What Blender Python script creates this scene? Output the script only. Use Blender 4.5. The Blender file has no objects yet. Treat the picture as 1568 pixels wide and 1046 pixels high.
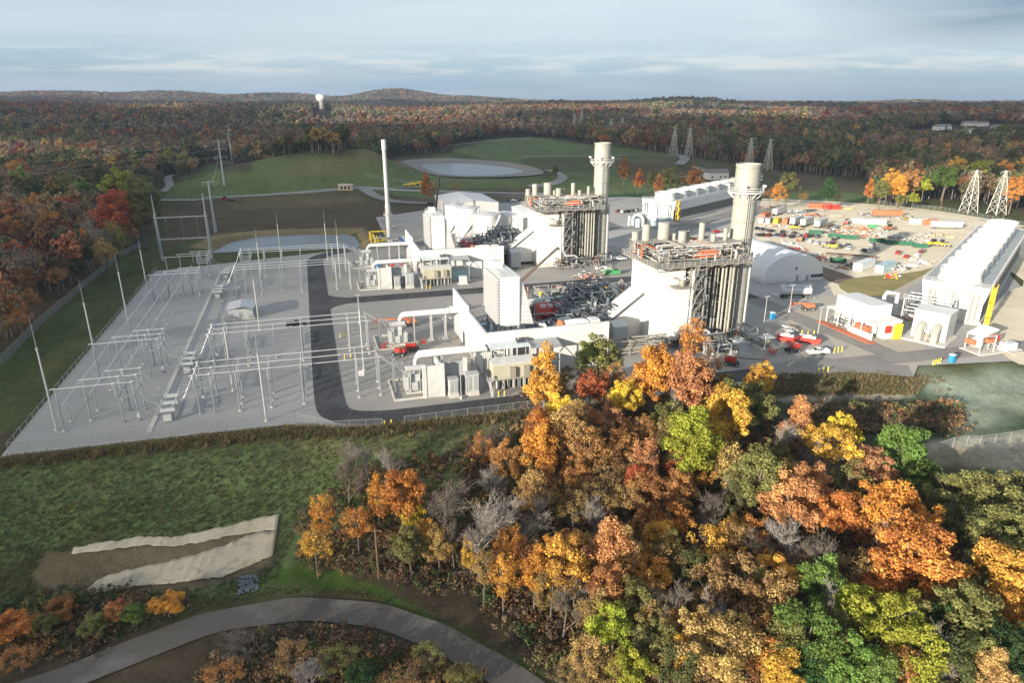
EXPO = 1.1; SUN_E = 5.0; CLOUDS = True; HAZE = 9e-5
import bpy, math, random
import numpy as np
from mathutils import Vector, Matrix
C = bpy.context.scene.collection
sc = bpy.context.scene
RND = random.Random(7)
NR = np.random.RandomState(11)
PI = math.pi
# ---------------------------------------------------------------- camera maths
F_PX, PITCH, CAM_H = 1045.0, math.radians(19.6), 65.0
U = (.9593, .2823); V = (-.2823, .9593); YAW = math.atan2(.2823, .9593)
def W(a, b):                      # plant grid -> world
    return (a*U[0]+b*V[0], 150+a*U[1]+b*V[1])
def AB(x, y):
    y = y-150
    return (x*U[0]+y*U[1], x*V[0]+y*V[1])
def ss(a, b, x):
    t = np.clip((x-a)/(b-a), 0, 1); return t*t*(3-2*t)
def vnoise(x, y, seed=0):         # smooth value noise, -1..1
    x = np.asarray(x, float); y = np.asarray(y, float)
    xi = np.floor(x).astype(np.int64); yi = np.floor(y).astype(np.int64)
    xf = x-xi; yf = y-yi
    def hsh(i, j):
        n = (i*374761393 + j*668265263 + seed*1442695) & 0x7fffffff
        n = ((n ^ (n >> 13))*1274126177) & 0x7fffffff
        return ((n ^ (n >> 16)) & 0xffff)/32767.5-1
    u = xf*xf*(3-2*xf); v = yf*yf*(3-2*yf)
    return (hsh(xi, yi)*(1-u)+hsh(xi+1, yi)*u)*(1-v)+(hsh(xi, yi+1)*(1-u)+hsh(xi+1, yi+1)*u)*v
def fbm(x, y, seed=0, n=4):
    s = 0; a = .5
    for k in range(n):
        s = s+a*vnoise(np.asarray(x)*2**k, np.asarray(y)*2**k, seed+k); a *= .5
    return s
def gs(x, y, cx, cy, sx, sy, rot=0):
    c, s = math.cos(rot), math.sin(rot)
    dx = x-cx; dy = y-cy
    return np.exp(-.5*(((dx*c+dy*s)/sx)**2+((-dx*s+dy*c)/sy)**2))
# near pond and far pond outlines (world)
POND = [(-137, 304), (-120, 309), (-96, 313), (-72, 313), (-72, 322), (-79, 343), (-84, 350), (-106, 350), (-126, 346), (-137, 330)]
def in_poly(x, y, P):
    x = np.asarray(x); y = np.asarray(y); r = np.zeros(x.shape, bool); n = len(P)
    for i in range(n):
        x1, y1 = P[i]; x2, y2 = P[(i+1) % n]
        if y1 == y2: continue
        c = ((y1 > y) != (y2 > y)) & (x < (x2-x1)*(y-y1)/(y2-y1)+x1)
        r ^= c
    return r
def dist_poly(x, y, P, closed=True):
    d = np.full(np.shape(x), 1e9); n = len(P)
    for i in range(n if closed else n-1):
        x1, y1 = P[i]; x2, y2 = P[(i+1) % n]
        dx, dy = x2-x1, y2-y1; L = dx*dx+dy*dy+1e-9
        t = np.clip(((x-x1)*dx+(y-y1)*dy)/L, 0, 1)
        d = np.minimum(d, np.hypot(x-x1-t*dx, y-y1-t*dy))
    return d
def ray(px, py):
    u = (px-784)/F_PX; v = (523-py)/F_PX
    return (u, math.cos(PITCH)+v*math.sin(PITCH), -math.sin(PITCH)+v*math.cos(PITCH))
def flat(px, py, z=0.):
    d = ray(px, py); t = (CAM_H-z)/-d[2]
    return (d[0]*t, d[1]*t)
FPZ = 6.
FPO = [flat(*p, FPZ+1) for p in [(612, 247), (636, 243), (700, 242), (770, 247), (815, 255), (836, 263), (825, 269), (760, 271.5), (700, 272), (655, 267), (628, 256)]]
FPI = [flat(*p, FPZ) for p in [(644, 254), (656, 249.5), (710, 250), (770, 255), (802, 261), (800, 265.5), (750, 269.6), (700, 269.8), (664, 264.5)]]
def terr(x, y):
    x = np.asarray(x, float); y = np.asarray(y, float)
    a = x*U[0]+(y-150)*U[1]; b = x*V[0]+(y-150)*V[1]
    r = np.hypot(x, y)
    edge = -5-9*ss(-50, -36, a)-2*ss(95, 130, a)
    s = edge-b
    dl = 9*ss(2, 42, s)+3*ss(70, 130, s)
    dr = 3.0*ss(2, 14, s)+6.5*ss(36, 75, s)+2*ss(80, 130, s)
    wr = ss(66, 84, a)
    z = -(dl*(1-wr)+dr*wr)
    z = z + .45*vnoise(x/9, y/9, 3)*ss(4, 14, s) + .9*vnoise(x/26, y/26, 5)*ss(8, 30, s)
    z = z - 2.0*ss(-105, -118, a)*ss(-40, 0, b+30) + .9*vnoise(x/40, y/40, 8)*ss(-118, -135, a)
    far = 27*ss(560, 1900, r)*(1+.15*ss(400, -1500, x)) + 11*fbm(x/620, y/620, 21, 3)*ss(650, 1500, r)*2 + 13*fbm(x/270, y/330, 23, 2)*ss(750, 1300, r)*(1-ss(4500, 7000, r))
    far = far - 10*ss(5000, 9000, r)
    z = z+far
    z = z + 23*gs(x, y, -152, 575, 66, 36, .12) + 12*gs(x, y, 640, 985, 140, 70) + 10*gs(x, y, -55, 590, 60, 30) + 5*gs(x, y, -270, 640, 60, 50)
    z = z + 9*gs(x, y, 60, 820, 190, 90) + 7*gs(x, y, 130, 660, 80, 60)
    th = np.arctan2(x, y)
    def hill(px, D, amp, w, dw):
        t0 = math.atan((px-784)/F_PX/math.cos(PITCH))
        return amp*np.exp(-.5*((th-t0)*D/w)**2-.5*((r-D)/dw)**2)
    z = z+hill(620, 5000, 66, 210, 420)+hill(700, 5200, 42, 420, 500)+hill(470, 5200, 56, 240, 420)+hill(250, 5600, 50, 560, 600)+hill(120, 5600, 38, 420, 600)+hill(345, 5600, 34, 220, 500)
    z = z+hill(820, 2500, 14, 190, 260)+hill(1060, 2600, 13, 420, 300)+hill(900, 9000, 12, 1500, 1200)+hill(60, 1900, 8, 300, 200)+hill(1500, 7000, 9, 900, 900)
    ipf = in_poly(x, y, FPO); df = dist_poly(x, y, FPO)
    kf = np.where(ipf, 1., ss(45, 0, df)); z = z*(1-kf)+(FPZ+1-np.where(ipf, 3.*ss(0, 14, df), 0))*kf
    ip = in_poly(x, y, POND); d = dist_poly(x, y, POND)
    z = z - np.where(ip, 2.2*ss(0, 6, d)+.7, .7*ss(4, 0, d)) + .9*ss(12, 5, d)*ss(0, 4, d)*(~ip)*ss(306, 318, y)
    return z
def at(px, py, up=0.):            # where the line of sight meets the terrain (raised by up)
    d = ray(px, py)
    t = np.geomspace(30, 9000, 4000)
    h = CAM_H+t*d[2]-terr(t*d[0], t*d[1])-up
    i = int(np.argmax(h < 0)) if (h < 0).any() else len(t)-1
    t0 = t[i-1]+(t[i]-t[i-1])*h[i-1]/(h[i-1]-h[i]+1e-9)
    return (t0*d[0], t0*d[1])
def at_many(px, py):
    px = np.asarray(px, float); py = np.asarray(py, float)
    u = (px-784)/F_PX; v = (523-py)/F_PX
    dy = math.cos(PITCH)+v*math.sin(PITCH); dz = -math.sin(PITCH)+v*math.cos(PITCH)
    z = np.full(px.shape, -4.)
    for _ in range(14):
        t = (CAM_H-z)/-dz; z = .5*z+.5*terr(t*u, t*dy)
    return t*u, t*dy
def H(x, y): return float(terr(np.array([x]), np.array([y]))[0])
# ---------------------------------------------------------------- mesh builder
class MB:
    def __init__(s): s.v = []; s.f = []; s.sm = []
    def add(s, vs, fs, smooth=False):
        o = len(s.v); s.v += [tuple(p) for p in vs]
        for f in fs: s.f.append(tuple(o+i for i in f)); s.sm.append(smooth)
        return s
    def box(s, x0, x1, y0, y1, z0, z1):
        return s.add([(x0, y0, z0), (x1, y0, z0), (x1, y1, z0), (x0, y1, z0), (x0, y0, z1), (x1, y0, z1), (x1, y1, z1), (x0, y1, z1)],
                     [(3, 2, 1, 0), (4, 5, 6, 7), (0, 1, 5, 4), (1, 2, 6, 5), (2, 3, 7, 6), (3, 0, 4, 7)])
    def hexa(s, lo, hi):          # 4 lower pts, 4 upper pts
        return s.add(list(lo)+list(hi), [(3, 2, 1, 0), (4, 5, 6, 7), (0, 1, 5, 4), (1, 2, 6, 5), (2, 3, 7, 6), (3, 0, 4, 7)])
    def tube(s, p0, p1, r0, r1=None, n=8, caps=True, smooth=True):
        r1 = r0 if r1 is None else r1
        p0 = Vector(p0); p1 = Vector(p1); d = (p1-p0)
        if d.length < 1e-6: return s
        d.normalize(); q = d.orthogonal().normalized(); w = d.cross(q)
        vs = []
        for p, r in ((p0, r0), (p1, r1)):
            for k in range(n):
                t = 2*PI*k/n; vs.append(p+(q*math.cos(t)+w*math.sin(t))*r)
        s.add(vs, [(k, (k+1) % n, n+(k+1) % n, n+k) for k in range(n)], smooth)
        if caps: s.add(vs, [tuple(range(n))[::-1], tuple(range(n, 2*n))])
        return s
    def path(s, pts, r, n=8, smooth=True, radii=None):
        pts = [Vector(p) for p in pts]; rings = []
        q = None
        for i, p in enumerate(pts):
            a = pts[max(i-1, 0)]; b = pts[min(i+1, len(pts)-1)]; d = (b-a).normalized()
            q = d.orthogonal().normalized() if q is None else (q-d*q.dot(d)).normalized()
            w = d.cross(q); rr = radii[i] if radii else r
            rings.append([p+(q*math.cos(2*PI*k/n)+w*math.sin(2*PI*k/n))*rr for k in range(n)])
        vs = [v for g in rings for v in g]; fs = []
        for i in range(len(pts)-1):
            fs += [(i*n+k, i*n+(k+1) % n, (i+1)*n+(k+1) % n, (i+1)*n+k) for k in range(n)]
        s.add(vs, fs, smooth)
        o = (len(pts)-1)*n
        s.add(vs, [tuple(range(n))[::-1], tuple(range(o, o+n))])
        return s
    def bar(s, p0, p1, w, h=None):  # square bar
        h = w if h is None else h
        p0 = Vector(p0); p1 = Vector(p1); d = (p1-p0)
        if d.length < 1e-6: return s
        d.normalize()
        q = Vector((0, 0, 1)).cross(d)
        q = Vector((1, 0, 0)) if q.length < 1e-3 else q.normalized()
        t = d.cross(q)
        def c(p): return [p-q*w/2-t*h/2, p+q*w/2-t*h/2, p+q*w/2+t*h/2, p-q*w/2+t*h/2]
        return s.hexa(c(p0), c(p1))
    def lathe(s, prof, cx=0, cy=0, n=16, smooth=True, axis='z', cap=True):
        vs = []; m = len(prof)
        for r, z in prof:
            for k in range(n):
                t = 2*PI*k/n; p = (r*math.cos(t), r*math.sin(t))
                vs.append((cx+p[0], cy+p[1], z) if axis == 'z' else ((z, cx+p[0], cy+p[1]) if axis == 'x' else (cx+p[0], z, cy+p[1])))
        fs = []
        for i in range(m-1):
            for k in range(n):
                f = (i*n+k, i*n+(k+1) % n, (i+1)*n+(k+1) % n, (i+1)*n+k)
                fs.append(f if axis != 'y' else f[::-1])
        s.add(vs, fs, smooth)
        if cap:
            t0 = tuple(range(n)); t1 = tuple(range((m-1)*n, m*n))
            s.add(vs, [t0[::-1] if axis != 'y' else t0, t1 if axis != 'y' else t1[::-1]])
        return s
    def prism(s, poly, z0, z1):
        n = len(poly)
        A = sum(poly[i][0]*poly[(i+1) % n][1]-poly[(i+1) % n][0]*poly[i][1] for i in range(n))
        if A < 0: poly = poly[::-1]
        vs = [(p[0], p[1], z0) for p in poly]+[(p[0], p[1], z1) for p in poly]
        return s.add(vs, [tuple(range(n))[::-1], tuple(range(n, 2*n))]+[(i, (i+1) % n, n+(i+1) % n, n+i) for i in range(n)])
    def extr(s, poly, y0, y1, ax='y'):   # profile in x-z extruded along y (or profile y-z along x)
        n = len(poly)
        if ax == 'y': vs = [(p[0], y0, p[1]) for p in poly]+[(p[0], y1, p[1]) for p in poly]
        else: vs = [(y0, p[0], p[1]) for p in poly]+[(y1, p[0], p[1]) for p in poly]
        return s.add(vs, [tuple(range(n)), tuple(range(n, 2*n))[::-1]]+[(i, n+i, n+(i+1) % n, (i+1) % n) for i in range(n)])
    def rail(s, pts, z, h=1.1, post=2.0, t=.05):
        for i in range(len(pts)-1):
            p = Vector((*pts[i], z)); q = Vector((*pts[i+1], z))
            for hh in (h, h*.5): s.bar(p+Vector((0, 0, hh)), q+Vector((0, 0, hh)), t)
            n = max(1, int((q-p).length/post))
            for k in range(n+1):
                a = p.lerp(q, k/n); s.bar(a, a+Vector((0, 0, h)), t)
        return s
    def mesh(s, name, mat):
        me = bpy.data.meshes.new(name); me.from_pydata(s.v, [], s.f); me.update()
        me.polygons.foreach_set('use_smooth', s.sm)
        if any(s.sm): me.set_sharp_from_angle(angle=.7)
        if mat: me.materials.append(mat)
        return me
    def build(s, name, mat, parent=None, loc=None, rz=0):
        o = bpy.data.objects.new(name, s.mesh(name, mat)); C.objects.link(o)
        if parent: o.parent = parent
        if loc: o.location = loc
        if rz: o.rotation_euler = (0, 0, rz)
        return o
def put(name, me, parent=None, loc=(0, 0, 0), rz=0, scale=1):
    o = bpy.data.objects.new(name, me); C.objects.link(o); o.parent = parent; o.location = loc
    o.rotation_euler = (0, 0, rz) if not isinstance(rz, tuple) else rz
    o.scale = (scale,)*3 if not isinstance(scale, tuple) else scale
    return o
def tag(o, label, cat, group=None):
    o['label'] = label; o['category'] = cat
    if group: o['group'] = group
    return o
def thing(name, label, cat, loc=(0, 0, 0), rz=0, group=None):
    o = bpy.data.objects.new(name, None); C.objects.link(o); o.empty_display_size = .5
    o.location = loc; o.rotation_euler = (0, 0, rz)
    return tag(o, label, cat, group)
def plant(name, label, cat, a, b, z=0, rz=0, group=None):   # thing standing on the plant grid
    x, y = W(a, b); return thing(name, label, cat, (x, y, z), YAW+rz, group)
KIDS = {}
def dup(o, loc=None, rz=None, label=None, group=None):
    kids = {}
    for q in bpy.data.objects:
        if q.parent: kids.setdefault(q.parent.name, []).append(q)
    def cp(q, par):
        c = q.copy(); C.objects.link(c); c.parent = par
        for ch in kids.get(q.name, []): cp(ch, c)
        return c
    n = cp(o, None)
    if loc: n.location = loc
    if rz is not None: n.rotation_euler = (0, 0, rz)
    if label: n['label'] = label
    if group: n['group'] = group
    return n
def struct(o): o['kind'] = 'structure'; return o
def stuff(o): o['kind'] = 'stuff'; return o
# ---------------------------------------------------------------- materials
class NT:
    def __init__(s, name):
        s.m = bpy.data.materials.new(name); s.m.use_nodes = True; s.t = s.m.node_tree; s.b = s.t.nodes['Principled BSDF']
    def n(s, typ, **k):
        q = s.t.nodes.new(typ)
        for a, v in k.items():
            if a.startswith('_'): q.inputs[int(a[1:])].default_value = v
            else: setattr(q, a, v)
        return q
    def l(s, a, b): s.t.links.new(a, b)
    def mix(s, fac, A, B, mode='MIX'):
        q = s.t.nodes.new('ShaderNodeMix'); q.data_type = 'RGBA'; q.blend_type = mode
        for inp, v in ((q.inputs[0], fac), (q.inputs[6], A), (q.inputs[7], B)):
            if hasattr(v, 'links'): s.l(v, inp)
            else: inp.default_value = v if not isinstance(v, tuple) or len(v) == 4 else (*v, 1)
        return q.outputs[2]
    def math(s, op, a, b=0.):
        q = s.t.nodes.new('ShaderNodeMath'); q.operation = op
        for i, v in ((0, a), (1, b)):
            if hasattr(v, 'links'): s.l(v, q.inputs[i])
            else: q.inputs[i].default_value = v
        return q.outputs[0]
    def noise(s, scale, detail=4, vec=None, rough=.55):
        q = s.n('ShaderNodeTexNoise'); q.inputs['Scale'].default_value = scale; q.inputs['Detail'].default_value = detail; q.inputs['Roughness'].default_value = rough
        s.l(vec if vec else s.coord(), q.inputs['Vector']); return q.outputs['Fac']
    def coord(s, kind='Object'):
        if not hasattr(s, '_tc'): s._tc = s.t.nodes.new('ShaderNodeTexCoord')
        return s._tc.outputs[kind]
    def ramp(s, fac, stops):
        q = s.t.nodes.new('ShaderNodeValToRGB'); e = q.color_ramp.elements
        while len(e) < len(stops): e.new(.5)
        for i, (p, c) in enumerate(stops): e[i].position = p; e[i].color = (*c, 1) if not isinstance(c, (int, float)) else (c, c, c, 1)
        s.l(fac, q.inputs[0]); return q.outputs[0]
def mat(name, col, rough=.6, metal=0., var=.12, scale=.6, seams=None, bump=0., bscale=8, stain=None, spec=.4):
    m = NT(name); b = m.b
    n = m.noise(scale, 5)
    lo = tuple(c*(1-var) for c in col); hi = tuple(min(1, c*(1+var)) for c in col)
    c = m.ramp(n, [(.3, lo), (.7, hi)])
    if stain:
        k = m.noise(stain[0], 6); k = m.ramp(k, [(stain[1], 0.), (stain[1]+.12, 1.)])
        c = m.mix(k, c, stain[2])
    if seams:                                   # seam lines: list of (axis, spacing, width, colour factor)
        sep = m.n('ShaderNodeSeparateXYZ'); m.l(m.coord(), sep.inputs[0])
        for ax, sp, wd, fac in seams:
            w = m.math('FRACT', m.math('ADD', m.math('DIVIDE', sep.outputs[ax], sp), 100.37)); w = m.math('LESS_THAN', w, wd/sp)
            c = m.mix(m.math('MULTIPLY', w, 1-fac), c, tuple(x*.25 for x in col))
    m.l(c, b.inputs['Base Color']); b.inputs['Roughness'].default_value = rough; b.inputs['Metallic'].default_value = metal
    b.inputs['Specular IOR Level'].default_value = spec
    if bump:
        q = m.n('ShaderNodeBump'); q.inputs['Strength'].default_value = bump; q.inputs['Distance'].default_value = .1
        m.l(m.noise(bscale, 4), q.inputs['Height']); m.l(q.outputs[0], b.inputs['Normal'])
    return m.m
M = {}
M['white'] = mat('white_panel', (.66, .65, .62), .45, var=.06, scale=.2, seams=[(0, 1.2, .08, .7), (1, 1.2, .08, .7)], stain=(.35, .62, (.55, .53, .48)))
M['white2'] = mat('white_paint', (.67, .665, .64), .45, var=.05, scale=.5)
M['roofw'] = mat('white_roof_metal', (.62, .61, .6), .4, var=.06, seams=[(0, .9, .07, .75)])
M['galv'] = mat('galvanised_steel', (.36, .38, .39), .4, .35, var=.1, scale=1.5)
M['galvw'] = mat('pale_galvanised', (.48, .49, .48), .42, .1, var=.08, scale=2)
M['alu'] = mat('aluminium_tube', (.6, .61, .61), .35, .25, var=.05)
M['porc'] = mat('grey_porcelain', (.36, .38, .4), .3, 0, var=.1)
M['grey'] = mat('grey_paint', (.36, .38, .38), .5, var=.1)
M['greyl'] = mat('light_grey_paint', (.5, .52, .51), .5, var=.08)
M['dark'] = mat('dark_steel', (.09, .1, .11), .5, .2, var=.25, scale=2)
M['steel'] = mat('blue_grey_steel', (.14, .165, .185), .5, .2, var=.2, scale=2)
M['black'] = mat('black_rubber', (.02, .02, .022), .7)
M['glass'] = mat('dark_glass', (.025, .03, .035), .08, var=.05, spec=.6)
M['beige'] = mat('beige_panel', (.48, .45, .34), .5, var=.05, seams=[(0, .6, .04, .85)])
M['beiges'] = mat('beige_steel', (.3, .285, .24), .5, var=.12, scale=1.2)
M['hrsg'] = mat('grey_beige_casing', (.17, .172, .165), .55, var=.12, scale=.6, seams=[(0, 3.2, .35, .5), (2, 4.2, .25, .55)])
M['stack'] = mat('stack_paint', (.35, .345, .295), .55, var=.07, scale=.35, seams=[(2, 4.9, .16, .5)])
M['red'] = mat('red_paint', (.5, .045, .03), .45, var=.15)
M['redd'] = mat('dark_red_grille', (.28, .02, .018), .5, var=.2, seams=[(2, .4, .12, .4), (0, .7, .1, .5)])
M['orange'] = mat('orange_paint', (.5, .17, .08), .5, var=.15)
M['rust'] = mat('red_oxide_steel', (.48, .14, .07), .6, var=.25, scale=2)
M['yellow'] = mat('yellow_paint', (.72, .52, .04), .5, var=.1)
M['green'] = mat('green_paint', (.03, .13, .075), .5, var=.12)
M['gbright'] = mat('bright_green_paint', (.08, .3, .12), .5, var=.12)
M['teal'] = mat('teal_plastic', (.03, .2, .19), .5)
M['blue'] = mat('blue_plastic', (.03, .25, .5), .5)
M['bluel'] = mat('pale_blue_metal', (.42, .58, .62), .5)
M['navy'] = mat('navy_paint', (.03, .07, .25), .5)
M['conc'] = mat('concrete', (.58, .56, .5), .85, var=.1, scale=.8, stain=(.5, .58, (.42, .4, .36)), bump=.1)
M['concg'] = mat('precast_grey', (.36, .37, .37), .8, var=.08, seams=[(2, 1.2, .06, .8)])
M['wood'] = mat('weathered_wood', (.2, .13, .08), .85, var=.25, scale=3)
M['lumber'] = mat('sawn_lumber', (.55, .4, .24), .8, var=.2, scale=3)
M['hood'] = mat('grey_louvre_hood', (.46, .46, .46), .5, var=.06)
M['tent'] = mat('white_fabric', (.8, .8, .79), .6, var=.03, seams=[(0, 4.5, .12, .8)])
M['boom'] = mat('dark_boom_paint', (.13, .1, .085), .5, var=.15)
M['louv'] = mat('louvre_wall', (.16, .17, .16), .6, var=.15, seams=[(0, 1.25, .3, 0.)])
M['bark'] = mat('tree_bark', (.16, .135, .11), .9, var=.3, scale=2)
M['barkl'] = mat('pale_bark', (.29, .26, .23), .9, var=.25, scale=2)
M['tan'] = mat('tan_siding', (.55, .47, .33), .7)
M['shingle'] = mat('roof_shingle', (.2, .19, .19), .9, var=.2, scale=2)
M['hydro'] = mat('porta_white', (.7, .72, .72), .5)
# ---------------------------------------------------------------- camera, light, sky
cam = bpy.data.cameras.new('camera'); co = bpy.data.objects.new('camera', cam); C.objects.link(co); sc.camera = co
cam.sensor_width = 36; cam.sensor_fit = 'HORIZONTAL'; cam.lens = 36*F_PX/1568; cam.clip_start = 1; cam.clip_end = 60000
co.location = (0, 0, CAM_H); co.rotation_euler = (PI/2-PITCH, 0, 0)
sc.view_settings.view_transform = 'Standard'; sc.view_settings.look = 'None'; sc.view_settings.exposure = EXPO; sc.view_settings.gamma = 1
sc.cycles.use_denoising = True
try: sc.cycles.denoiser = 'OPENIMAGEDENOISE'
except Exception: pass
sc.cycles.max_bounces = 5; sc.cycles.diffuse_bounces = 2; sc.cycles.glossy_bounces = 2; sc.cycles.transmission_bounces = 2; sc.cycles.transparent_max_bounces = 12
sc.cycles.volume_bounces = 0
sc.cycles.use_adaptive_sampling = True; sc.cycles.adaptive_threshold = .02
SAZ = (.66, .751)                       # direction shadows fall
SEL = math.radians(13.)
sun = bpy.data.lights.new('sun', 'SUN'); so = bpy.data.objects.new('sun', sun); C.objects.link(so)
sun.energy = SUN_E; sun.angle = math.radians(.55); sun.color = (1, .9, .76)
dl = Vector((SAZ[0]*math.cos(SEL), SAZ[1]*math.cos(SEL), -math.sin(SEL)))
so.rotation_euler = dl.to_track_quat('-Z', 'Y').to_euler(); so.location = (-300, -300, 200)
wd = bpy.data.worlds.new('World'); sc.world = wd; wd.use_nodes = True
wt = NT.__new__(NT); wt.t = wd.node_tree; wt.m = wd
bg = wt.t.nodes['Background']; bg.inputs[1].default_value = .12
sky = wt.n('ShaderNodeTexSky'); sky.sky_type = 'NISHITA'; sky.sun_disc = False; sky.sun_elevation = SEL
sky.sun_rotation = math.atan2(-SAZ[0], -SAZ[1]); sky.altitude = 200; sky.air_density = 1.0; sky.dust_density = 1.5
dirv = wt.coord('Generated')
sep = wt.n('ShaderNodeSeparateXYZ'); wt.l(dirv, sep.inputs[0]); X, Y, Z = sep.outputs
# project the view direction on a flat cloud layer so that the clouds flatten towards the horizon
zz = wt.math('ADD', wt.math('MAXIMUM', Z, 0.), .06)
cmb = wt.n('ShaderNodeCombineXYZ'); wt.l(wt.math('DIVIDE', X, zz), cmb.inputs[0]); wt.l(wt.math('DIVIDE', Y, zz), cmb.inputs[1])
cmb.inputs[2].default_value = 3.7
cv = cmb.outputs[0]
cn = wt.noise(.24, 4, cv, .48); cn2 = wt.noise(.42, 4, cv, .5)
K = 1/.12
def cc(r, g, b): return (r*K, g*K, b*K)
base = wt.ramp(Z, [(0., cc(.165, .27, .36)), (.035, cc(.175, .28, .37)), (.075, cc(.245, .325, .395)), (.115, cc(.275, .335, .39)), (.19, cc(.25, .29, .33)), (.5, cc(.225, .25, .28)), (1., cc(.21, .24, .275))])
lit = wt.ramp(cn, [(.36, 0.), (.66, 1.)])
c1 = wt.mix(wt.math('MULTIPLY', lit, .55), base, (*cc(.36, .385, .41), 1))
shade = wt.ramp(cn2, [(.34, 1.), (.6, 0.)])
c1 = wt.mix(wt.math('MULTIPLY', shade, .16), c1, (*cc(.135, .19, .245), 1))
# heavier blue-grey cloud to the right of the view, and a thin bright cumulus line low over the hills
az = wt.math('DIVIDE', X, wt.math('ADD', wt.math('ABSOLUTE', Y), .001))
rc = wt.ramp(wt.math('ADD', az, wt.math('MULTIPLY', cn2, .3)), [(.52, 0.), (.78, 1.)])
hi = wt.ramp(Z, [(.05, 0.), (.085, 1.), (.25, 1.), (.4, 0.)])
c1 = wt.mix(wt.math('MULTIPLY', wt.math('MULTIPLY', rc, hi), .95), c1, (*cc(.075, .125, .195), 1))
mp = wt.n('ShaderNodeMapping'); mp.inputs['Scale'].default_value = (7, 7, 62); wt.l(dirv, mp.inputs[0])
puff = wt.noise(1.6, 6, mp.outputs[0], .6)
mp2 = wt.n('ShaderNodeMapping'); mp2.inputs['Scale'].default_value = (3.5, 3.5, 40); wt.l(dirv, mp2.inputs[0])
streak = wt.noise(1.5, 5, mp2.outputs[0], .6)
band = wt.ramp(Z, [(.026, 0.), (.036, 1.), (.05, .8), (.064, 0.)])
pf = wt.math('MULTIPLY', wt.ramp(puff, [(.44, 0.), (.6, 1.)]), band)
c1 = wt.mix(wt.math('MULTIPLY', pf, .75), c1, (*cc(.42, .43, .435), 1))
bs = wt.math('MULTIPLY', wt.ramp(streak, [(.5, 0.), (.66, 1.)]), wt.ramp(Z, [(.05, 0.), (.07, 1.), (.13, 1.), (.2, 0.)]))
c1 = wt.mix(wt.math('MULTIPLY', bs, .1), c1, (*cc(.48, .485, .48), 1))
fin = wt.mix(.88, sky.outputs[0], c1)
wt.l(fin, bg.inputs[0])
# ---------------------------------------------------------------- unseen clouds shaped to shade the left, the foreground corner and the far country
CH = 1200.
TOWER = (1900*math.sin(math.atan((525-784)/F_PX/math.cos(PITCH))), 1900*math.cos(math.atan((525-784)/F_PX/math.cos(PITCH))))
OFF = CH/math.tan(SEL)
def lit_mask(x, y):               # 1 where the ground is in the sun
    LIT = [(-52, 20), (-56, 80), (-57, 112), (-58, 140), (-68, 200), (-76, 290), (-80, 335), (-35, 380), (0, 520), (70, 560), (150, 470), (235, 520), (330, 540), (560, 470), (900, 300), (900, -300), (-18, -300)]
    n = 14*vnoise(x/70., y/70., 31)+7*vnoise(x/24., y/24., 32)
    d = np.where(in_poly(x, y, LIT), 1, -1)*dist_poly(x, y, LIT)+n > 0
    r = np.hypot(x, y); th = np.arctan2(x, y)
    # breaks in the cloud over the far woods
    px = 784+np.tan(th)*F_PX*math.cos(PITCH)
    w = fbm(x/500, y/900, 41, 3)
    s1 = (np.abs(r-960-150*w) < 170) & (px < 240)
    w2 = fbm(x/260, y/420, 44, 3)
    s2 = (np.abs(r-1950-300*w) < 560) & (px > 880) & (px < 1310) & (w2 > -.12)
    s3 = (np.abs(r-2050-200*w) < 140) & (px > 360) & (px < 480)
    s4 = (np.abs(r-1750-250*w) < 420) & (px > 560) & (px < 870) & (w2 > -.1)
    s5 = (np.abs(r-800-150*w) < 70) & (px > 250) & (px < 420)
    tx, ty = TOWER[0]+SAZ[0]*235, TOWER[1]+SAZ[1]*235
    s5 = s5 | (np.hypot(x-tx, y-ty) < 75)  # gap cut in the unseen cloud to put sun on the water tower
    return d | s1 | s2 | s3 | s4 | s5
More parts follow.
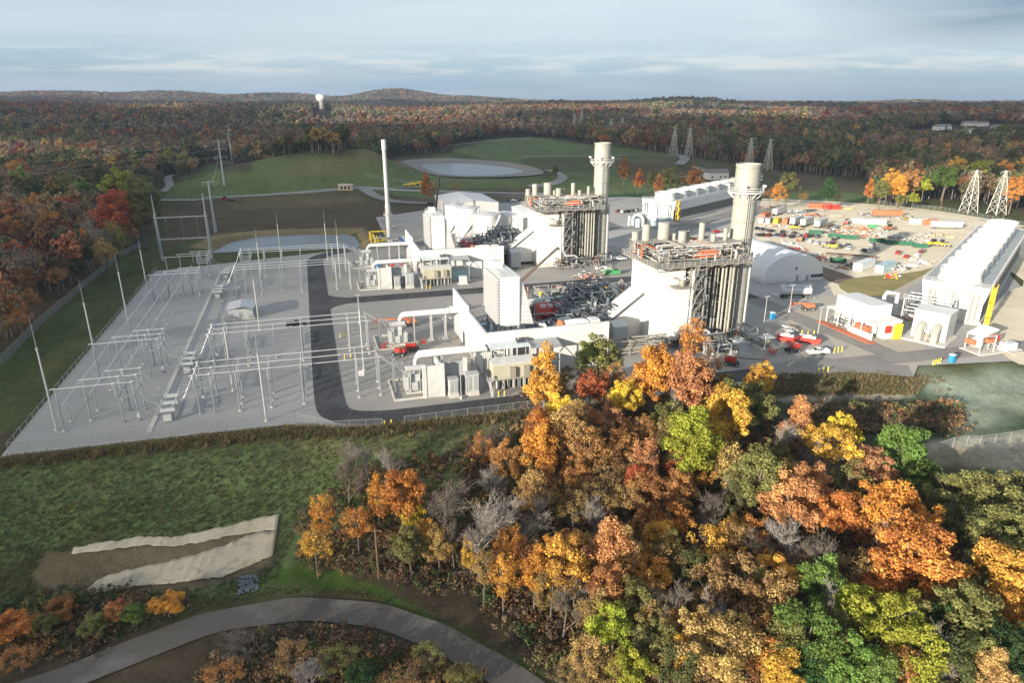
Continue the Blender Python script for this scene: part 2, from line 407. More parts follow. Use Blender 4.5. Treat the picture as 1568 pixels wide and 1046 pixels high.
def cloud(x0, x1, y0, y1, cell, name, label, skip=None, thick=5):
    nx = int((x1-x0)/cell); ny = int((y1-y0)/cell)
    gx, gy = np.meshgrid(x0+cell*(np.arange(nx)+.5), y0+cell*(np.arange(ny)+.5), indexing='ij')
    on = ~lit_mask(gx, gy)
    if skip: on &= ~((gx > skip[0]) & (gx < skip[1]) & (gy > skip[2]) & (gy < skip[3]))
    vx, vy = np.meshgrid(x0+cell*np.arange(nx+1), y0+cell*np.arange(ny+1), indexing='ij')
    px_, py_ = vx-SAZ[0]*OFF, vy-SAZ[1]*OFF
    zb = CH+2*vnoise(vx/90, vy/90, 51); zt = zb+5+thick*(.5+.5*vnoise(vx/160, vy/160, 52))
    nv = (nx+1)*(ny+1)
    vs = np.concatenate([np.stack([px_.ravel(), py_.ravel(), zb.ravel()], 1), np.stack([px_.ravel(), py_.ravel(), zt.ravel()], 1)])
    idx = lambda i, j: i*(ny+1)+j
    fs = []
    I, J = np.nonzero(on)
    for i, j in zip(I.tolist(), J.tolist()):
        a, b, c, d = idx(i, j), idx(i+1, j), idx(i+1, j+1), idx(i, j+1)
        fs.append((d, c, b, a)); fs.append((nv+a, nv+b, nv+c, nv+d))
        for (di, dj, p, q) in ((-1, 0, d, a), (1, 0, b, c), (0, -1, a, b), (0, 1, c, d)):
            ii, jj = i+di, j+dj
            if not (0 <= ii < nx and 0 <= jj < ny) or not on[ii, jj]: fs.append((p, q, nv+q, nv+p))
    me = bpy.data.meshes.new(name); me.from_pydata(vs.tolist(), [], fs); me.update()
    m = NT('cloud_vapour'); t = m.n('ShaderNodeBsdfTransparent'); t.inputs[0].default_value = (1, 1, 1, 1)
    di = m.n('ShaderNodeBsdfDiffuse'); di.inputs[0].default_value = (.85, .87, .9, 1); tl = m.n('ShaderNodeBsdfTranslucent'); tl.inputs[0].default_value = (.85, .87, .9, 1)
    a1 = m.n('ShaderNodeMixShader'); a1.inputs[0].default_value = .6; m.l(di.outputs[0], a1.inputs[1]); m.l(tl.outputs[0], a1.inputs[2])
    a2 = m.n('ShaderNodeMixShader'); a2.inputs[0].default_value = .66; m.l(t.outputs[0], a2.inputs[1]); m.l(a1.outputs[0], a2.inputs[2])
    m.l(a2.outputs[0], m.t.nodes['Material Output'].inputs[0])
    me.materials.append(m.m)
    o = bpy.data.objects.new(name, me); C.objects.link(o); o['label'] = label; return stuff(o)
if CLOUDS:
    cloud(-420, 700, -60, 780, 12, 'clouds', 'unseen broken grey cloud whose edge shades the substation')
    cloud(-2600, 2600, -300, 4200, 60, 'clouds', 'unseen wide grey cloud bank shading the far woods', skip=(-420, 700, -60, 780), thick=6)
# ---------------------------------------------------------------- ground zones
def P(*pts): return [at(*p) for p in pts]
EDGE_PX = [(0, 585), (60, 505), (120, 447), (180, 396), (218, 372), (243, 330), (236, 300), (262, 283), (310, 268), (318, 250), (345, 243), (420, 240), (520, 243), (600, 240), (690, 234), (694, 222), (742, 213), (812, 208), (900, 220), (960, 227), (1040, 236), (1085, 244), (1150, 254), (1200, 262), (1262, 268), (1322, 275), (1330, 300), (1345, 313), (1420, 307), (1470, 309), (1568, 322), (1700, 345)]
EDGE = [at(*p) for p in EDGE_PX]
CLEAR = [(-140, 20), (-128, 100)]+EDGE+[(430, 300), (430, -100), (-140, -100)]
ZON = []   # (polygon, colour, soft edge m, strength, noise)
GREEN = (.12, .16, .06); BROWN = (.1, .075, .048); OLIVE = (.17, .17, .07)
def zone(pts, col, soft=4, k=1.): ZON.append(([at(*p) for p in pts], col, soft, k))
zone([(250, 300), (300, 262), (345, 244), (430, 240), (560, 240), (690, 234), (720, 290), (640, 302), (540, 288), (330, 306), (255, 304)], GREEN, 8)
zone([(415, 262), (470, 243), (540, 236), (610, 243), (680, 262), (720, 278), (640, 262), (540, 262), (430, 268)], (.17, .15, .075), 6, .9)
zone([(330, 252), (380, 246), (388, 258), (340, 268)], (.07, .05, .035), 4, .8)
zone([(300, 310), (430, 298), (545, 296), (600, 318), (640, 312), (642, 345), (570, 352), (430, 352), (335, 358), (255, 378), (245, 325)], BROWN, 8)
zone([(345, 304), (430, 299), (545, 296), (570, 306), (480, 315), (350, 320)], (.15, .12, .06), 6, .8)
zone([(290, 378), (330, 358), (430, 350), (556, 348), (580, 372), (555, 384), (546, 362), (545, 356), (430, 359), (360, 370), (322, 384)], (.24, .19, .1), 3)
zone([(640, 285), (735, 275), (830, 272), (862, 270), (870, 285), (900, 300), (740, 305), (650, 305)], GREEN, 6)
zone([(690, 292), (780, 286), (860, 292), (860, 302), (700, 304)], BROWN, 5)
zone([(560, 297), (640, 303), (760, 300), (740, 306), (650, 312), (590, 308)], BROWN, 4)
zone([(690, 232), (745, 214), (812, 209), (905, 221), (1000, 232), (1045, 237), (1060, 290), (900, 300), (865, 280), (830, 258), (720, 238)], GREEN, 6)
zone([(800, 243), (930, 240), (940, 262), (850, 262), (800, 250)], (.08, .08, .035), 6, .8)
zone([(940, 245), (1060, 252), (1075, 278), (990, 280), (945, 270)], (.1, .07, .045), 6, .9)
zone([(960, 232), (1040, 238), (1042, 252), (960, 244)], (.1, .1, .045), 6, .8)
zone([(1050, 240), (1150, 254), (1262, 270), (1330, 285), (1330, 308), (1180, 308), (1075, 280)], (.1, .095, .05), 6)
zone([(1200, 265), (1322, 277), (1318, 290), (1230, 284)], (.12, .09, .06), 5, .8)
zone([(1170, 292), (1330, 296), (1345, 312), (1180, 306)], GREEN, 5)
zone([(1330, 308), (1440, 318), (1568, 345), (1640, 375), (1568, 354), (1430, 326), (1330, 314)], (.14, .16, .06), 2)
zone([(850, 300), (880, 298), (980, 296), (1000, 300), (990, 318), (940, 318), (850, 312)], (.035, .09, .055), 2)
# near ground
zone([(-400, 720), (0, 704), (230, 672), (430, 655), (830, 628), (830, 760), (560, 870), (420, 930), (-400, 1100)], GREEN, 2)
zone([(440, 665), (560, 655), (840, 625), (840, 670), (620, 690), (520, 700), (440, 720)], OLIVE, 4, .8)
zone([(-200, 1000), (0, 870), (60, 850), (140, 930), (400, 905), (520, 925), (0, 1060)], (.06, .05, .03), 3, .8)
zone([(45, 880), (65, 845), (130, 838), (340, 815), (420, 790), (428, 800), (420, 868), (300, 905), (125, 915), (60, 905)], (.15, .12, .075), 1)
zone([(0, 706), (430, 655), (560, 652), (830, 622), (830, 630), (560, 662), (430, 676), (0, 716)], (.11, .085, .05), 1, .85)
zone([(380, 895), (560, 905), (800, 1010), (860, 1046), (700, 960), (560, 890), (470, 860)], (.06, .11, .02), 2, .9)
zone([(0, 545), (215, 388), (222, 398), (120, 500), (0, 605)], (.06, .085, .03), 2)
zone([(-300, 700), (0, 480), (180, 380), (185, 390), (0, 540), (-300, 760)], (.09, .06, .035), 2, .9)
# right side: bank, basin floor, hydroseeded slope
zone([(1180, 600), (1300, 572), (1380, 577), (1430, 590), (1568, 560), (1800, 560), (1800, 760), (1568, 760), (1420, 690), (1200, 640)], (.05, .085, .045), 3)
zone([(1185, 600), (1300, 574), (1375, 579), (1372, 588), (1300, 590), (1190, 612)], (.07, .1, .028), 1)
zone([(1190, 610), (1300, 588), (1375, 590), (1400, 606), (1330, 612), (1200, 616)], (.3, .27, .22), 1.5)
zone([(1200, 618), (1330, 610), (1470, 618), (1470, 660), (1300, 670), (1210, 640)], (.07, .058, .035), 3)
zone([(1395, 585), (1568, 562), (1800, 560), (1800, 640), (1568, 640), (1470, 660), (1420, 600)], (.25, .29, .225), 10)
zone([(1400, 690), (1568, 660), (1800, 640), (1800, 700), (1568, 690), (1420, 700)], (.46, .42, .33), 2.5, .9)
zone([(1400, 700), (1568, 684), (1800, 670), (1800, 730), (1568, 730), (1400, 720)], (.3, .26, .19), 3, .9)
def zone_cols(x, y):
    n = len(x); a, b = AB(x, y)
    r = np.hypot(x, y)
    col = np.tile(np.array((.075, .058, .038)), (n, 1))          # leaf litter
    t = ss(2600, 4200, r)[:, None]
    mott = np.stack([.05+.03*fbm(x/90, y/160, 61), .042+.016*fbm(x/70, y/140, 62), .03+.006*fbm(x/90, y/140, 63)], 1)
    col = col*(1-t)+mott*t
    clear = in_poly(x, y, CLEAR) & (r > 165)
    col = np.where(clear[:, None], np.array((.075, .085, .035)), col)
    for poly, c, soft, k in ZON:
        p = np.array(poly); lo = p.min(0)-soft; hi = p.max(0)+soft
        sel = np.nonzero((x > lo[0]) & (x < hi[0]) & (y > lo[1]) & (y < hi[1]))[0]
        if not len(sel): continue
        xs, ys = x[sel], y[sel]
        d = np.where(in_poly(xs, ys, poly), 1, -1)*dist_poly(xs, ys, poly)+soft*.6*fbm(xs/(soft*1.5), ys/(soft*1.5), 71, 3)
        w = (ss(-soft*.5, soft*.5, d)*k)[:, None]
        col[sel] = col[sel]*(1-w)+np.array(c)*w
    f = (1+.28*fbm(x/14, y/14, 81)+.18*fbm(x/3.5, y/3.5, 82, 2))[:, None]
    return np.clip(col*f, .005, .9)
def build_ground():
    th = np.concatenate([np.linspace(-180, -48, 60)[:-1], np.linspace(-48, 48, 620), np.linspace(48, 180, 60)[1:]])*PI/180
    rr = np.concatenate([[.5, 15, 30, 42], np.linspace(52, 200, 150), np.linspace(201.5, 420, 120)[1:], np.geomspace(424, 30000, 190)])
    R, T = np.meshgrid(rr, th, indexing='ij')
    x = (R*np.sin(T)).ravel(); y = (R*np.cos(T)).ravel(); z = terr(x, y)-.1
    nt = len(th); nr = len(rr)
    i = np.arange(nr-1)[:, None]*nt; j = np.arange(nt-1)[None, :]
    q = np.stack([i+j, i+j+1, i+j+1+nt, i+j+nt], -1).reshape(-1, 4)[:, ::-1]
    me = bpy.data.meshes.new('ground')
    me.vertices.add(len(x)); me.vertices.foreach_set('co', np.stack([x, y, z], 1).astype(np.float32).ravel())
    me.loops.add(q.size); me.loops.foreach_set('vertex_index', q.astype(np.int32).ravel())
    me.polygons.add(len(q)); me.polygons.foreach_set('loop_start', np.arange(0, q.size, 4, dtype=np.int32)); me.polygons.foreach_set('loop_total', np.full(len(q), 4, np.int32))
    me.update(); me.validate()
    ca = me.attributes.new('col', 'FLOAT_COLOR', 'POINT')
    c = np.concatenate([zone_cols(x, y), np.ones((len(x), 1))], 1).astype(np.float32); ca.data.foreach_set('color', c.ravel())
    me.polygons.foreach_set('use_smooth', np.ones(len(q), bool))
    m = NT('grass_and_soil'); at_ = m.n('ShaderNodeAttribute'); at_.attribute_name = 'col'
    n1 = m.ramp(m.noise(.5, 6), [(.3, .8), (.7, 1.18)]); n2 = m.ramp(m.noise(2.3, 5, rough=.7), [(.32, .68), (.7, 1.28)])
    c = m.mix(1., at_.outputs['Color'], n1, 'MULTIPLY'); c = m.mix(1., c, n2, 'MULTIPLY')
    dry = m.ramp(m.noise(.16, 6), [(.5, 0.), (.72, .5)]); c = m.mix(dry, c, m.mix(.5, c, (.16, .13, .06)))
    m.l(c, m.b.inputs['Base Color']); m.b.inputs['Roughness'].default_value = .95; m.b.inputs['Specular IOR Level'].default_value = .1
    bp = m.n('ShaderNodeBump'); bp.inputs['Strength'].default_value = .6; bp.inputs['Distance'].default_value = .16; m.l(m.noise(1.3, 6, rough=.65), bp.inputs['Height']); m.l(bp.outputs[0], m.b.inputs['Normal'])
    me.materials.append(m.m)
    o = bpy.data.objects.new('ground', me); C.objects.link(o); struct(o)
build_ground()
# ---------------------------------------------------------------- flat sheets: gravel, asphalt, water
def sheet(name, poly, z, m, smooth=0):
    for _ in range(smooth): poly = [((1-t)*p[0]+t*q[0], (1-t)*p[1]+t*q[1]) for p, q in zip(poly, poly[1:]+poly[:1]) for t in (.25, .75)]
    import mathutils
    vs = [(p[0], p[1], z) for p in poly]
    tris = mathutils.geometry.tessellate_polygon([[Vector(v) for v in vs]])
    fs = []
    for t in tris:
        p, q, r = (vs[i] for i in t)
        fs.append(t if (q[0]-p[0])*(r[1]-p[1])-(q[1]-p[1])*(r[0]-p[0]) > 0 else t[::-1])
    b = MB(); b.add(vs, fs); return struct(b.build(name, m))
def smooth_line(pts, n=3):
    for _ in range(n):
        pts = [pts[0]]+[((1-t)*p[0]+t*q[0], (1-t)*p[1]+t*q[1]) for p, q in zip(pts, pts[1:]) for t in (.25, .75)]+[pts[-1]]
    return pts
def resample(pts, step):
    out = [pts[0]]; acc = 0
    for p, q in zip(pts, pts[1:]):
        L = math.hypot(q[0]-p[0], q[1]-p[1])
        k = max(1, int(L/step))
        for i in range(1, k+1): out.append((p[0]+(q[0]-p[0])*i/k, p[1]+(q[1]-p[1])*i/k))
    return out
def ribbon(name, pts, w, m, z=None, up=.12, n=3, step=2.5, curb=None):
    pts = resample(smooth_line(pts, n), step)
    b = MB(); vs = []; K_ = 4
    for i, p in enumerate(pts):
        a = pts[max(0, i-1)]; c = pts[min(len(pts)-1, i+1)]
        dx, dy = c[0]-a[0], c[1]-a[1]; L = math.hypot(dx, dy)+1e-9; nx, ny = -dy/L, dx/L
        ww = w(i/len(pts)) if callable(w) else w
        for k in range(K_+1):
            o = (k/K_-.5)*ww*(1 if 0 < k < K_ or z is not None else 1+.05*math.sin(i*.7+k))
            X_, Y_ = p[0]+nx*o, p[1]+ny*o
            vs.append((X_, Y_, (H(X_, Y_)+up) if z is None else z))
    fs = [(i*(K_+1)+k+1, i*(K_+1)+k, (i+1)*(K_+1)+k, (i+1)*(K_+1)+k+1) for i in range(len(pts)-1) for k in range(K_)]
    b.add(vs, fs, True); return struct(b.build(name, m))
def groundmat(name, col, stains, s1=.06, var=.12, tracks=None, rough=.9):
    m = NT(name)
    c = m.ramp(m.noise(s1, 6), [(.3, tuple(x*(1-var) for x in col)), (.7, tuple(min(1, x*(1+var)) for x in col))])
    for sc_, lo, hi, cc_, k in stains:
        f = m.ramp(m.noise(sc_, 7, rough=.65), [(lo, 0.), (hi, k)]); c = m.mix(f, c, cc_)
    c = m.mix(1., c, m.ramp(m.noise(3., 4, rough=.7), [(.3, .82), (.7, 1.15)]), 'MULTIPLY')
    if tracks:
        mp_ = m.n('ShaderNodeMapping'); mp_.inputs['Rotation'].default_value = (0, 0, tracks[0]); mp_.inputs['Scale'].default_value = (1.1, .03, 1); m.l(m.coord(), mp_.inputs[0])
        f = m.ramp(m.noise(.8, 4, mp_.outputs[0]), [(.45, 0.), (.7, tracks[2])]); c = m.mix(f, c, tracks[1])
    m.l(c, m.b.inputs['Base Color']); m.b.inputs['Roughness'].default_value = rough; m.b.inputs['Specular IOR Level'].default_value = .2
    bp = m.n('ShaderNodeBump'); bp.inputs['Strength'].default_value = .35; bp.inputs['Distance'].default_value = .05; m.l(m.noise(6, 3), bp.inputs['Height']); m.l(bp.outputs[0], m.b.inputs['Normal'])
    return m.m
G_GRAV = groundmat('grey_gravel', (.4, .385, .36), [(.02, .46, .66, (.37, .36, .355), .8), (.25, .56, .72, (.33, .31, .3), .5), (.07, .58, .68, (.5, .48, .46), .5)], tracks=(YAW, (.36, .35, .345), .6))
G_GRAV2 = groundmat('plant_gravel', (.36, .34, .31), [(.05, .48, .66, (.28, .27, .255), .8), (.2, .58, .7, (.46, .43, .38), .5)])
G_ASPH = groundmat('dark_asphalt', (.062, .062, .066), [(.08, .48, .7, (.12, .12, .12), .7), (.5, .6, .8, (.16, .15, .14), .5)], tracks=(YAW, (.12, .115, .115), .5))
G_ASPH2 = groundmat('dusty_asphalt', (.25, .24, .225), [(.06, .45, .65, (.32, .3, .26), .8), (.12, .55, .7, (.12, .12, .125), .6)])
G_TAN = groundmat('tan_gravel', (.76, .67, .5), [(.03, .5, .66, (.7, .61, .46), .7), (.1, .55, .7, (.48, .42, .33), .55)], tracks=(.7, (.5, .44, .35), .4))
G_DIRT = groundmat('brown_dirt', (.2, .155, .115), [(.1, .5, .7, (.14, .11, .085), .8)])
G_LANE = groundmat('old_road_surface', (.145, .13, .115), [(.12, .5, .66, (.23, .22, .2), .7), (.3, .58, .7, (.07, .065, .06), .6), (1.2, .6, .75, (.1, .085, .06), .5)])
G_PALE = groundmat('pale_road_gravel', (.3, .29, .27), [(.05, .5, .7, (.24, .22, .2), .6)])
def FL(*pts): return [flat(*p) for p in pts]
sheet('gravel_yard', [W(-104, -4.6), W(-75, -5), W(-50, -6), W(-43, -11), W(-38, -12.6), W(-20, -13.8), W(10, -14), W(46, -14.4), W(78, -14.6), W(98, -15), W(112, -17.5), W(140, -22), W(160, -24), W(190, -20), W(200, 30), W(270, 110), W(250, 260), W(170, 300), W(60, 300), W(-6, 260), W(-8, 178), W(-60, 164), W(-104, 152)], 0, G_GRAV)
sheet('plant_gravel', [W(-38.6, -4.8), W(-34, -5.2), W(96, -5.2), W(110, 20), W(92, 150), W(60, 230), W(-5, 250), W(-6, 172), W(-38.6, 160)], .02, G_GRAV2)
sheet('laydown_yard', FL((1166, 306), (1240, 309), (1330, 314), (1440, 325), (1568, 350), (1700, 385), (1800, 470), (1568, 560), (1545, 520), (1568, 430), (1500, 380), (1430, 408), (1330, 462), (1280, 458), (1265, 430), (1230, 400), (1175, 376), (1150, 360)), .03, G_TAN)
sheet('dirt_bank', FL((1168, 379), (1235, 400), (1290, 418), (1316, 428), (1300, 440), (1266, 430), (1246, 412), (1165, 386)), .05, G_DIRT)
G_DRY = groundmat('dry_grass', (.3, .25, .11), [(.1, .45, .65, (.2, .2, .07), .8), (.4, .55, .7, (.38, .32, .18), .6)])
sheet('grass_patch', FL((1282, 434), (1312, 424), (1400, 418), (1443, 405), (1405, 426), (1355, 452), (1325, 458), (1290, 446)), .06, G_DRY, 1)
G_DUST = groundmat('dusty_hardstand', (.46, .42, .35), [(.06, .48, .66, (.36, .34, .3), .8), (.2, .58, .7, (.54, .5, .42), .6)], tracks=(.5, (.38, .36, .32), .5))
sheet('tan_track', FL((1180, 492), (1250, 458), (1290, 450), (1335, 459), (1420, 415), (1500, 372), (1512, 380), (1430, 424), (1390, 440), (1385, 462), (1420, 520), (1400, 575), (1300, 556), (1255, 500)), .04, G_DUST)
sheet('dirt_shoulder', FL((1490, 500), (1568, 428), (1800, 380), (1800, 560), (1568, 562), (1540, 548)), .05, G_TAN, 1)
# perimeter and inner roads
ribbon('perimeter_road', [W(-27, 170), W(-36, 166), W(-42.3, 158), W(-42.3, 140), W(-42.3, 90), W(-42.3, 40), W(-42.3, 6), W(-41.5, -4), W(-34, -8.0), W(-20, -8.2), W(20, -8.6), W(50, -9.2), W(72, -9.4)], 6.6, G_ASPH, z=.08)
ribbon('junction_road', [W(70, -9.4), W(96, -9.8), W(150, -13)], 7, G_ASPH2, z=.075, n=1)
ribbon('inner_road', [W(-39, 87), W(-20, 87), W(40, 87), W(84, 87), W(96, 80), W(100, 60), W(101, 46)], 7.5, G_ASPH, z=.06)
ribbon('bend_asphalt', [W(100.9, 50), W(101.5, 30), W(103, 8), W(104, -8)], 7.5, G_ASPH2, z=.062, n=1)
sheet('road_fillet', [W(-39.2, 78), W(-37, 81), W(-33, 83.4), W(-33, 90.6), W(-37, 93), W(-39.2, 96)], .1, G_ASPH)
ribbon('back_road', [W(-27, 170), W(0, 178), W(60, 182), W(110, 190), W(150, 180), W(230, 230)], 8, G_ASPH2, z=.06)
ribbon('cooling_road', [W(95, 90), W(125, 150), W(160, 190), W(235, 236)], 8, G_ASPH2, z=.07)
sheet('dusty_junction', FL((1165, 562), (1250, 545), (1300, 556), (1390, 560), (1400, 578), (1300, 570), (1200, 578)), .1, G_ASPH2)
sheet('trench_cover', [W(-79.1, -1.8), W(-78.1, -1.8), W(-78.1, 146), W(-79.1, 146)], .1, M['conc'])
# the lane in the foreground and the far tracks
LANE = P((-150, 1116), (80, 1048), (250, 980), (380, 940), (500, 932), (600, 948), (680, 980), (780, 1036), (860, 1096), (960, 1186))
ribbon('lane', LANE, 4.9, G_LANE, up=.12)
ribbon('country_road', P((238, 306), (330, 303), (450, 296), (530, 289), (556, 287), (640, 293), (760, 296), (860, 296)), 7, G_PALE, up=.3, step=6)
ribbon('access_road', P((556, 288), (575, 300), (600, 309), (660, 312), (735, 310), (790, 309)), 8, G_PALE, up=.3, step=6)
ribbon('farm_track', P((250, 294), (262, 283), (255, 274), (263, 268)), 6, G_PALE, up=.4, step=8)
ribbon('ridge_track', P((690, 222), (740, 217), (815, 213)), 9, G_PALE, up=.5, step=12)
ribbon('ridge_road', P((800, 240), (900, 240), (1000, 238), (1042, 240), (1048, 246)), 6, G_PALE, up=.5, step=12)
ribbon('bend_road', P((1032, 236), (1050, 240), (1048, 246), (1040, 252)), 9, G_PALE, up=.5, step=10)
ribbon('valley_track', P((1066, 256), (1082, 264), (1090, 270), (1050, 270), (1000, 278)), 7, G_PALE, up=.5, step=10)
ribbon('pond_track', P((838, 260), (862, 268), (862, 276), (845, 283), (810, 286)), 7, G_PALE, up=.4, step=8)
ribbon('boundary_track', P((1166, 305), (1240, 308), (1330, 313), (1440, 324), (1568, 348)), 7, G_TAN, up=.25, step=6)
# water
m = NT('pond_water'); m.b.inputs['Base Color'].default_value = (.13, .165, .19, 1); m.b.inputs['Roughness'].default_value = .3
bp = m.n('ShaderNodeBump'); bp.inputs['Strength'].default_value = .06; m.l(m.noise(.9, 3), bp.inputs['Height']); m.l(bp.outputs[0], m.b.inputs['Normal'])
WATER = m.m
cxp = sum(p[0] for p in POND)/len(POND); cyp = sum(p[1] for p in POND)/len(POND)
sheet('pond_water', [(cxp+(p[0]-cxp)*1.06, cyp+(p[1]-cyp)*1.06) for p in POND], -.85, WATER)
def around(poly, n=72):
    cx = sum(p[0] for p in FPI)/len(FPI); cy = sum(p[1] for p in FPI)/len(FPI)
    q = resample(smooth_line(poly+[poly[0]], 2), 4.); out = []
    for k in range(n):
        t = 2*PI*k/n
        out.append(min(q, key=lambda p: abs((math.atan2((p[1]-cy)*2, p[0]-cx)-t+PI) % (2*PI)-PI)))
    return out
ro, ri = around(FPO), around(FPI)
b = MB(); n = len(ro)
b.add([(p[0], p[1], FPZ+1.3) for p in ro]+[(p[0], p[1], FPZ+.1) for p in ri], [(k, (k+1) % n, n+(k+1) % n, n+k) for k in range(n)])
G_RIP = groundmat('riprap_stone', (.3, .27, .24), [(.3, .45, .65, (.2, .18, .16), .8)])
struct(b.build('pond_bank', G_RIP))
sheet('far_pond_water', [(p[0], p[1]) for p in ri], FPZ+.25, WATER)
# ================================================================ switchyard
ORD = 'first second third fourth fifth sixth seventh eighth ninth tenth eleventh twelfth thirteenth fourteenth fifteenth sixteenth seventeenth eighteenth nineteenth twentieth'.split()
ROWS = [(4.2, 'front'), (32.4, 'second'), (103.2, 'third'), (131.4, 'rear')]
def post_meshes(h, ins=1.7, r=.17):
    b = MB(); b.tube((0, 0, .25), (0, 0, h-ins), r, r*.85, 8); p = b.mesh('post', M['galv'])
    b = MB(); b.lathe([(.42, 0), (.42, .25), (.3, .26)], n=10); f = b.mesh('footing', M['conc'])
    b = MB(); pr = []
    n = 7
    for k in range(n): z = h-ins+ins*k/n; pr += [(.09, z), (.17, z+.06), (.09, z+.15)]
    b.lathe(pr+[(.08, h)], n=8); i = b.mesh('insulator', M['porc'])
    return p, f, i
PM9 = post_meshes(9.4, 2.2); PM5 = post_meshes(5.0, 1.4, .14)
def bus_post(a, b_, pm, label, grp):
    t = plant('bus_post', label, 'bus support', a, b_, group=grp)
    put('post', pm[0], t); put('footing', pm[1], t); put('insulator', pm[2], t)
LOWB = [(-95.5, 'outer'), (-91.5, 'middle'), (-87.5, 'inner')]
for q, (a, w) in enumerate(LOWB):
    b0 = 6+q*4.5
    m = MB(); m.tube((0, 0, 0), (0, 127-b0, 0), .13, n=8)
    for k in range(0, 11): m.tube((0, 3+k*11.6, -.1), (0, 3.5+k*11.6, -.1), .22, n=8)
    o = m.build('bus_tube', M['alu']); x, y = W(a, b0); o.location = (x, y, 5.1); o.rotation_euler = (0, 0, YAW)
    tag(o, f'long {w} low bus tube running the depth of the switchyard', 'bus tube', 'low bus tubes')
    for k in range(10): bus_post(a, b0+3+k*11.6, PM5, f'steel post under the {w} low bus tube, {ORD[k]} from the front', 'posts of the low bus')
def switch_proto():
    t = thing('disconnect_switch', '', 'disconnect switch')
    for sx in (-1.5, 1.5):
        for sy in (-3, 3):
            b = MB(); b.tube((sx, sy, .2), (sx, sy, 6.2), .17, .14, 8); b.lathe([(.42, 0), (.42, .22)], sx, sy, 10); b.build('leg', M['galv'], t)
    b = MB()
    for sx in (-1.5, 1.5): b.bar((sx, -4.6, 6.3), (sx, 4.6, 6.3), .25)
    for sy in (-4.6, -3.6, -.5, .5, 3.6, 4.6): b.bar((-1.9, sy, 6.5), (1.9, sy, 6.5), .18)
    b.build('frame', M['galv'], t); b = MB(); b.bar((1.5, -3, .9), (1.5, 3, .9), .12); b.build('brace', M['galv'], t)
    for sy in (-4.05, 0, 4.05):
        for sx in (-1.7, 1.7):
            b = MB(); pr = []
            for k in range(8): z = 6.6+2.5*k/8; pr += [(.1, z), (.2, z+.07), (.1, z+.18)]
            b.lathe(pr, sx, sy, 8)
            b.tube((sx-.3, sy, 6.6), (sx-.3, sy, 9.0), .06, n=6); i = b.build('insulator', M['porc'], t)
            b = MB(); b.lathe([(.3, 9.3), (.46, 9.42), (.46, 9.5), (.3, 9.62)], sx, sy, 12); b.build('corona_ring', M['alu'], t)
        b = MB(); b.tube((-2.4, sy, 9.4), (2.4, sy, 9.4), .1, n=8); b.build('switch_blade', M['alu'], t)
    b = MB(); b.box(1.2, 1.8, -3.4, -2.7, .9, 1.9); b.build('operator_box', M['greyl'], t)
    return t
def breaker_proto():
    t = thing('circuit_breaker', '', 'circuit breaker')
    b = MB(); b.box(-1.5, 1.5, -5.2, 5.2, .0, .2); b.build('slab', M['concg'], t)
    b = MB()
    for sy in (-4, 0, 4):
        for sx in (-.9, .9): b.box(sx-.08, sx+.08, sy-.08, sy+.08, .25, 1.5)
    b.box(-1, 1, -4.4, 4.4, 1.4, 1.55); b.build('frame', M['galv'], t)
    b = MB(); b.box(-.8, .8, -5.8, -5.0, .3, 1.7); c = b.build('control_cabinet', M['greyl'], t)
    for sy in (-4, 0, 4):
        b = MB(); b.lathe([(.1, -1.5), (.5, -1.45), (.5, 1.45), (.1, 1.5)], sy, 2.1, 12, axis='x'); b.build('tank', M['greyl'], t)
        for sg in (-1, 1):
            b = MB(); p0 = Vector((sg*.9, sy, 2.4)); d = Vector((sg*.55, 0, 1)).normalized()
            for k in range(7): b.tube(p0+d*(.3*k), p0+d*(.3*k+.14), .27-.015*k, .19-.012*k, 8); b.tube(p0+d*(.3*k+.14), p0+d*(.3*k+.3), .15, n=8)
            b.build('bushing', M['porc'], t)
            tip = p0+d*2.3
            e = Vector((sg*6.0, sy+.1, 9.4)); pts = []
            for k in range(9):
                u = k/8; p = tip.lerp(e, u); p.z -= 1.7*math.sin(PI*u)*(.6+.6*(1-u)); p.x += sg*.8*math.sin(PI*u)*(.5-u)
                pts.append(p)
            b = MB(); b.path(pts, .045, 5); b.build('lead', M['alu'], t)
    return t
SW = switch_proto(); BR = breaker_proto(); first = [True, True, True]
def place(proto, k, a, b_, label, grp, rz=0):
    x, y = W(a, b_)
    if first[k]: o = proto; first[k] = False
    else: o = dup(proto)
    o.location = (x, y, 0); o.rotation_euler = (0, 0, YAW+rz); o['label'] = label; o['group'] = grp
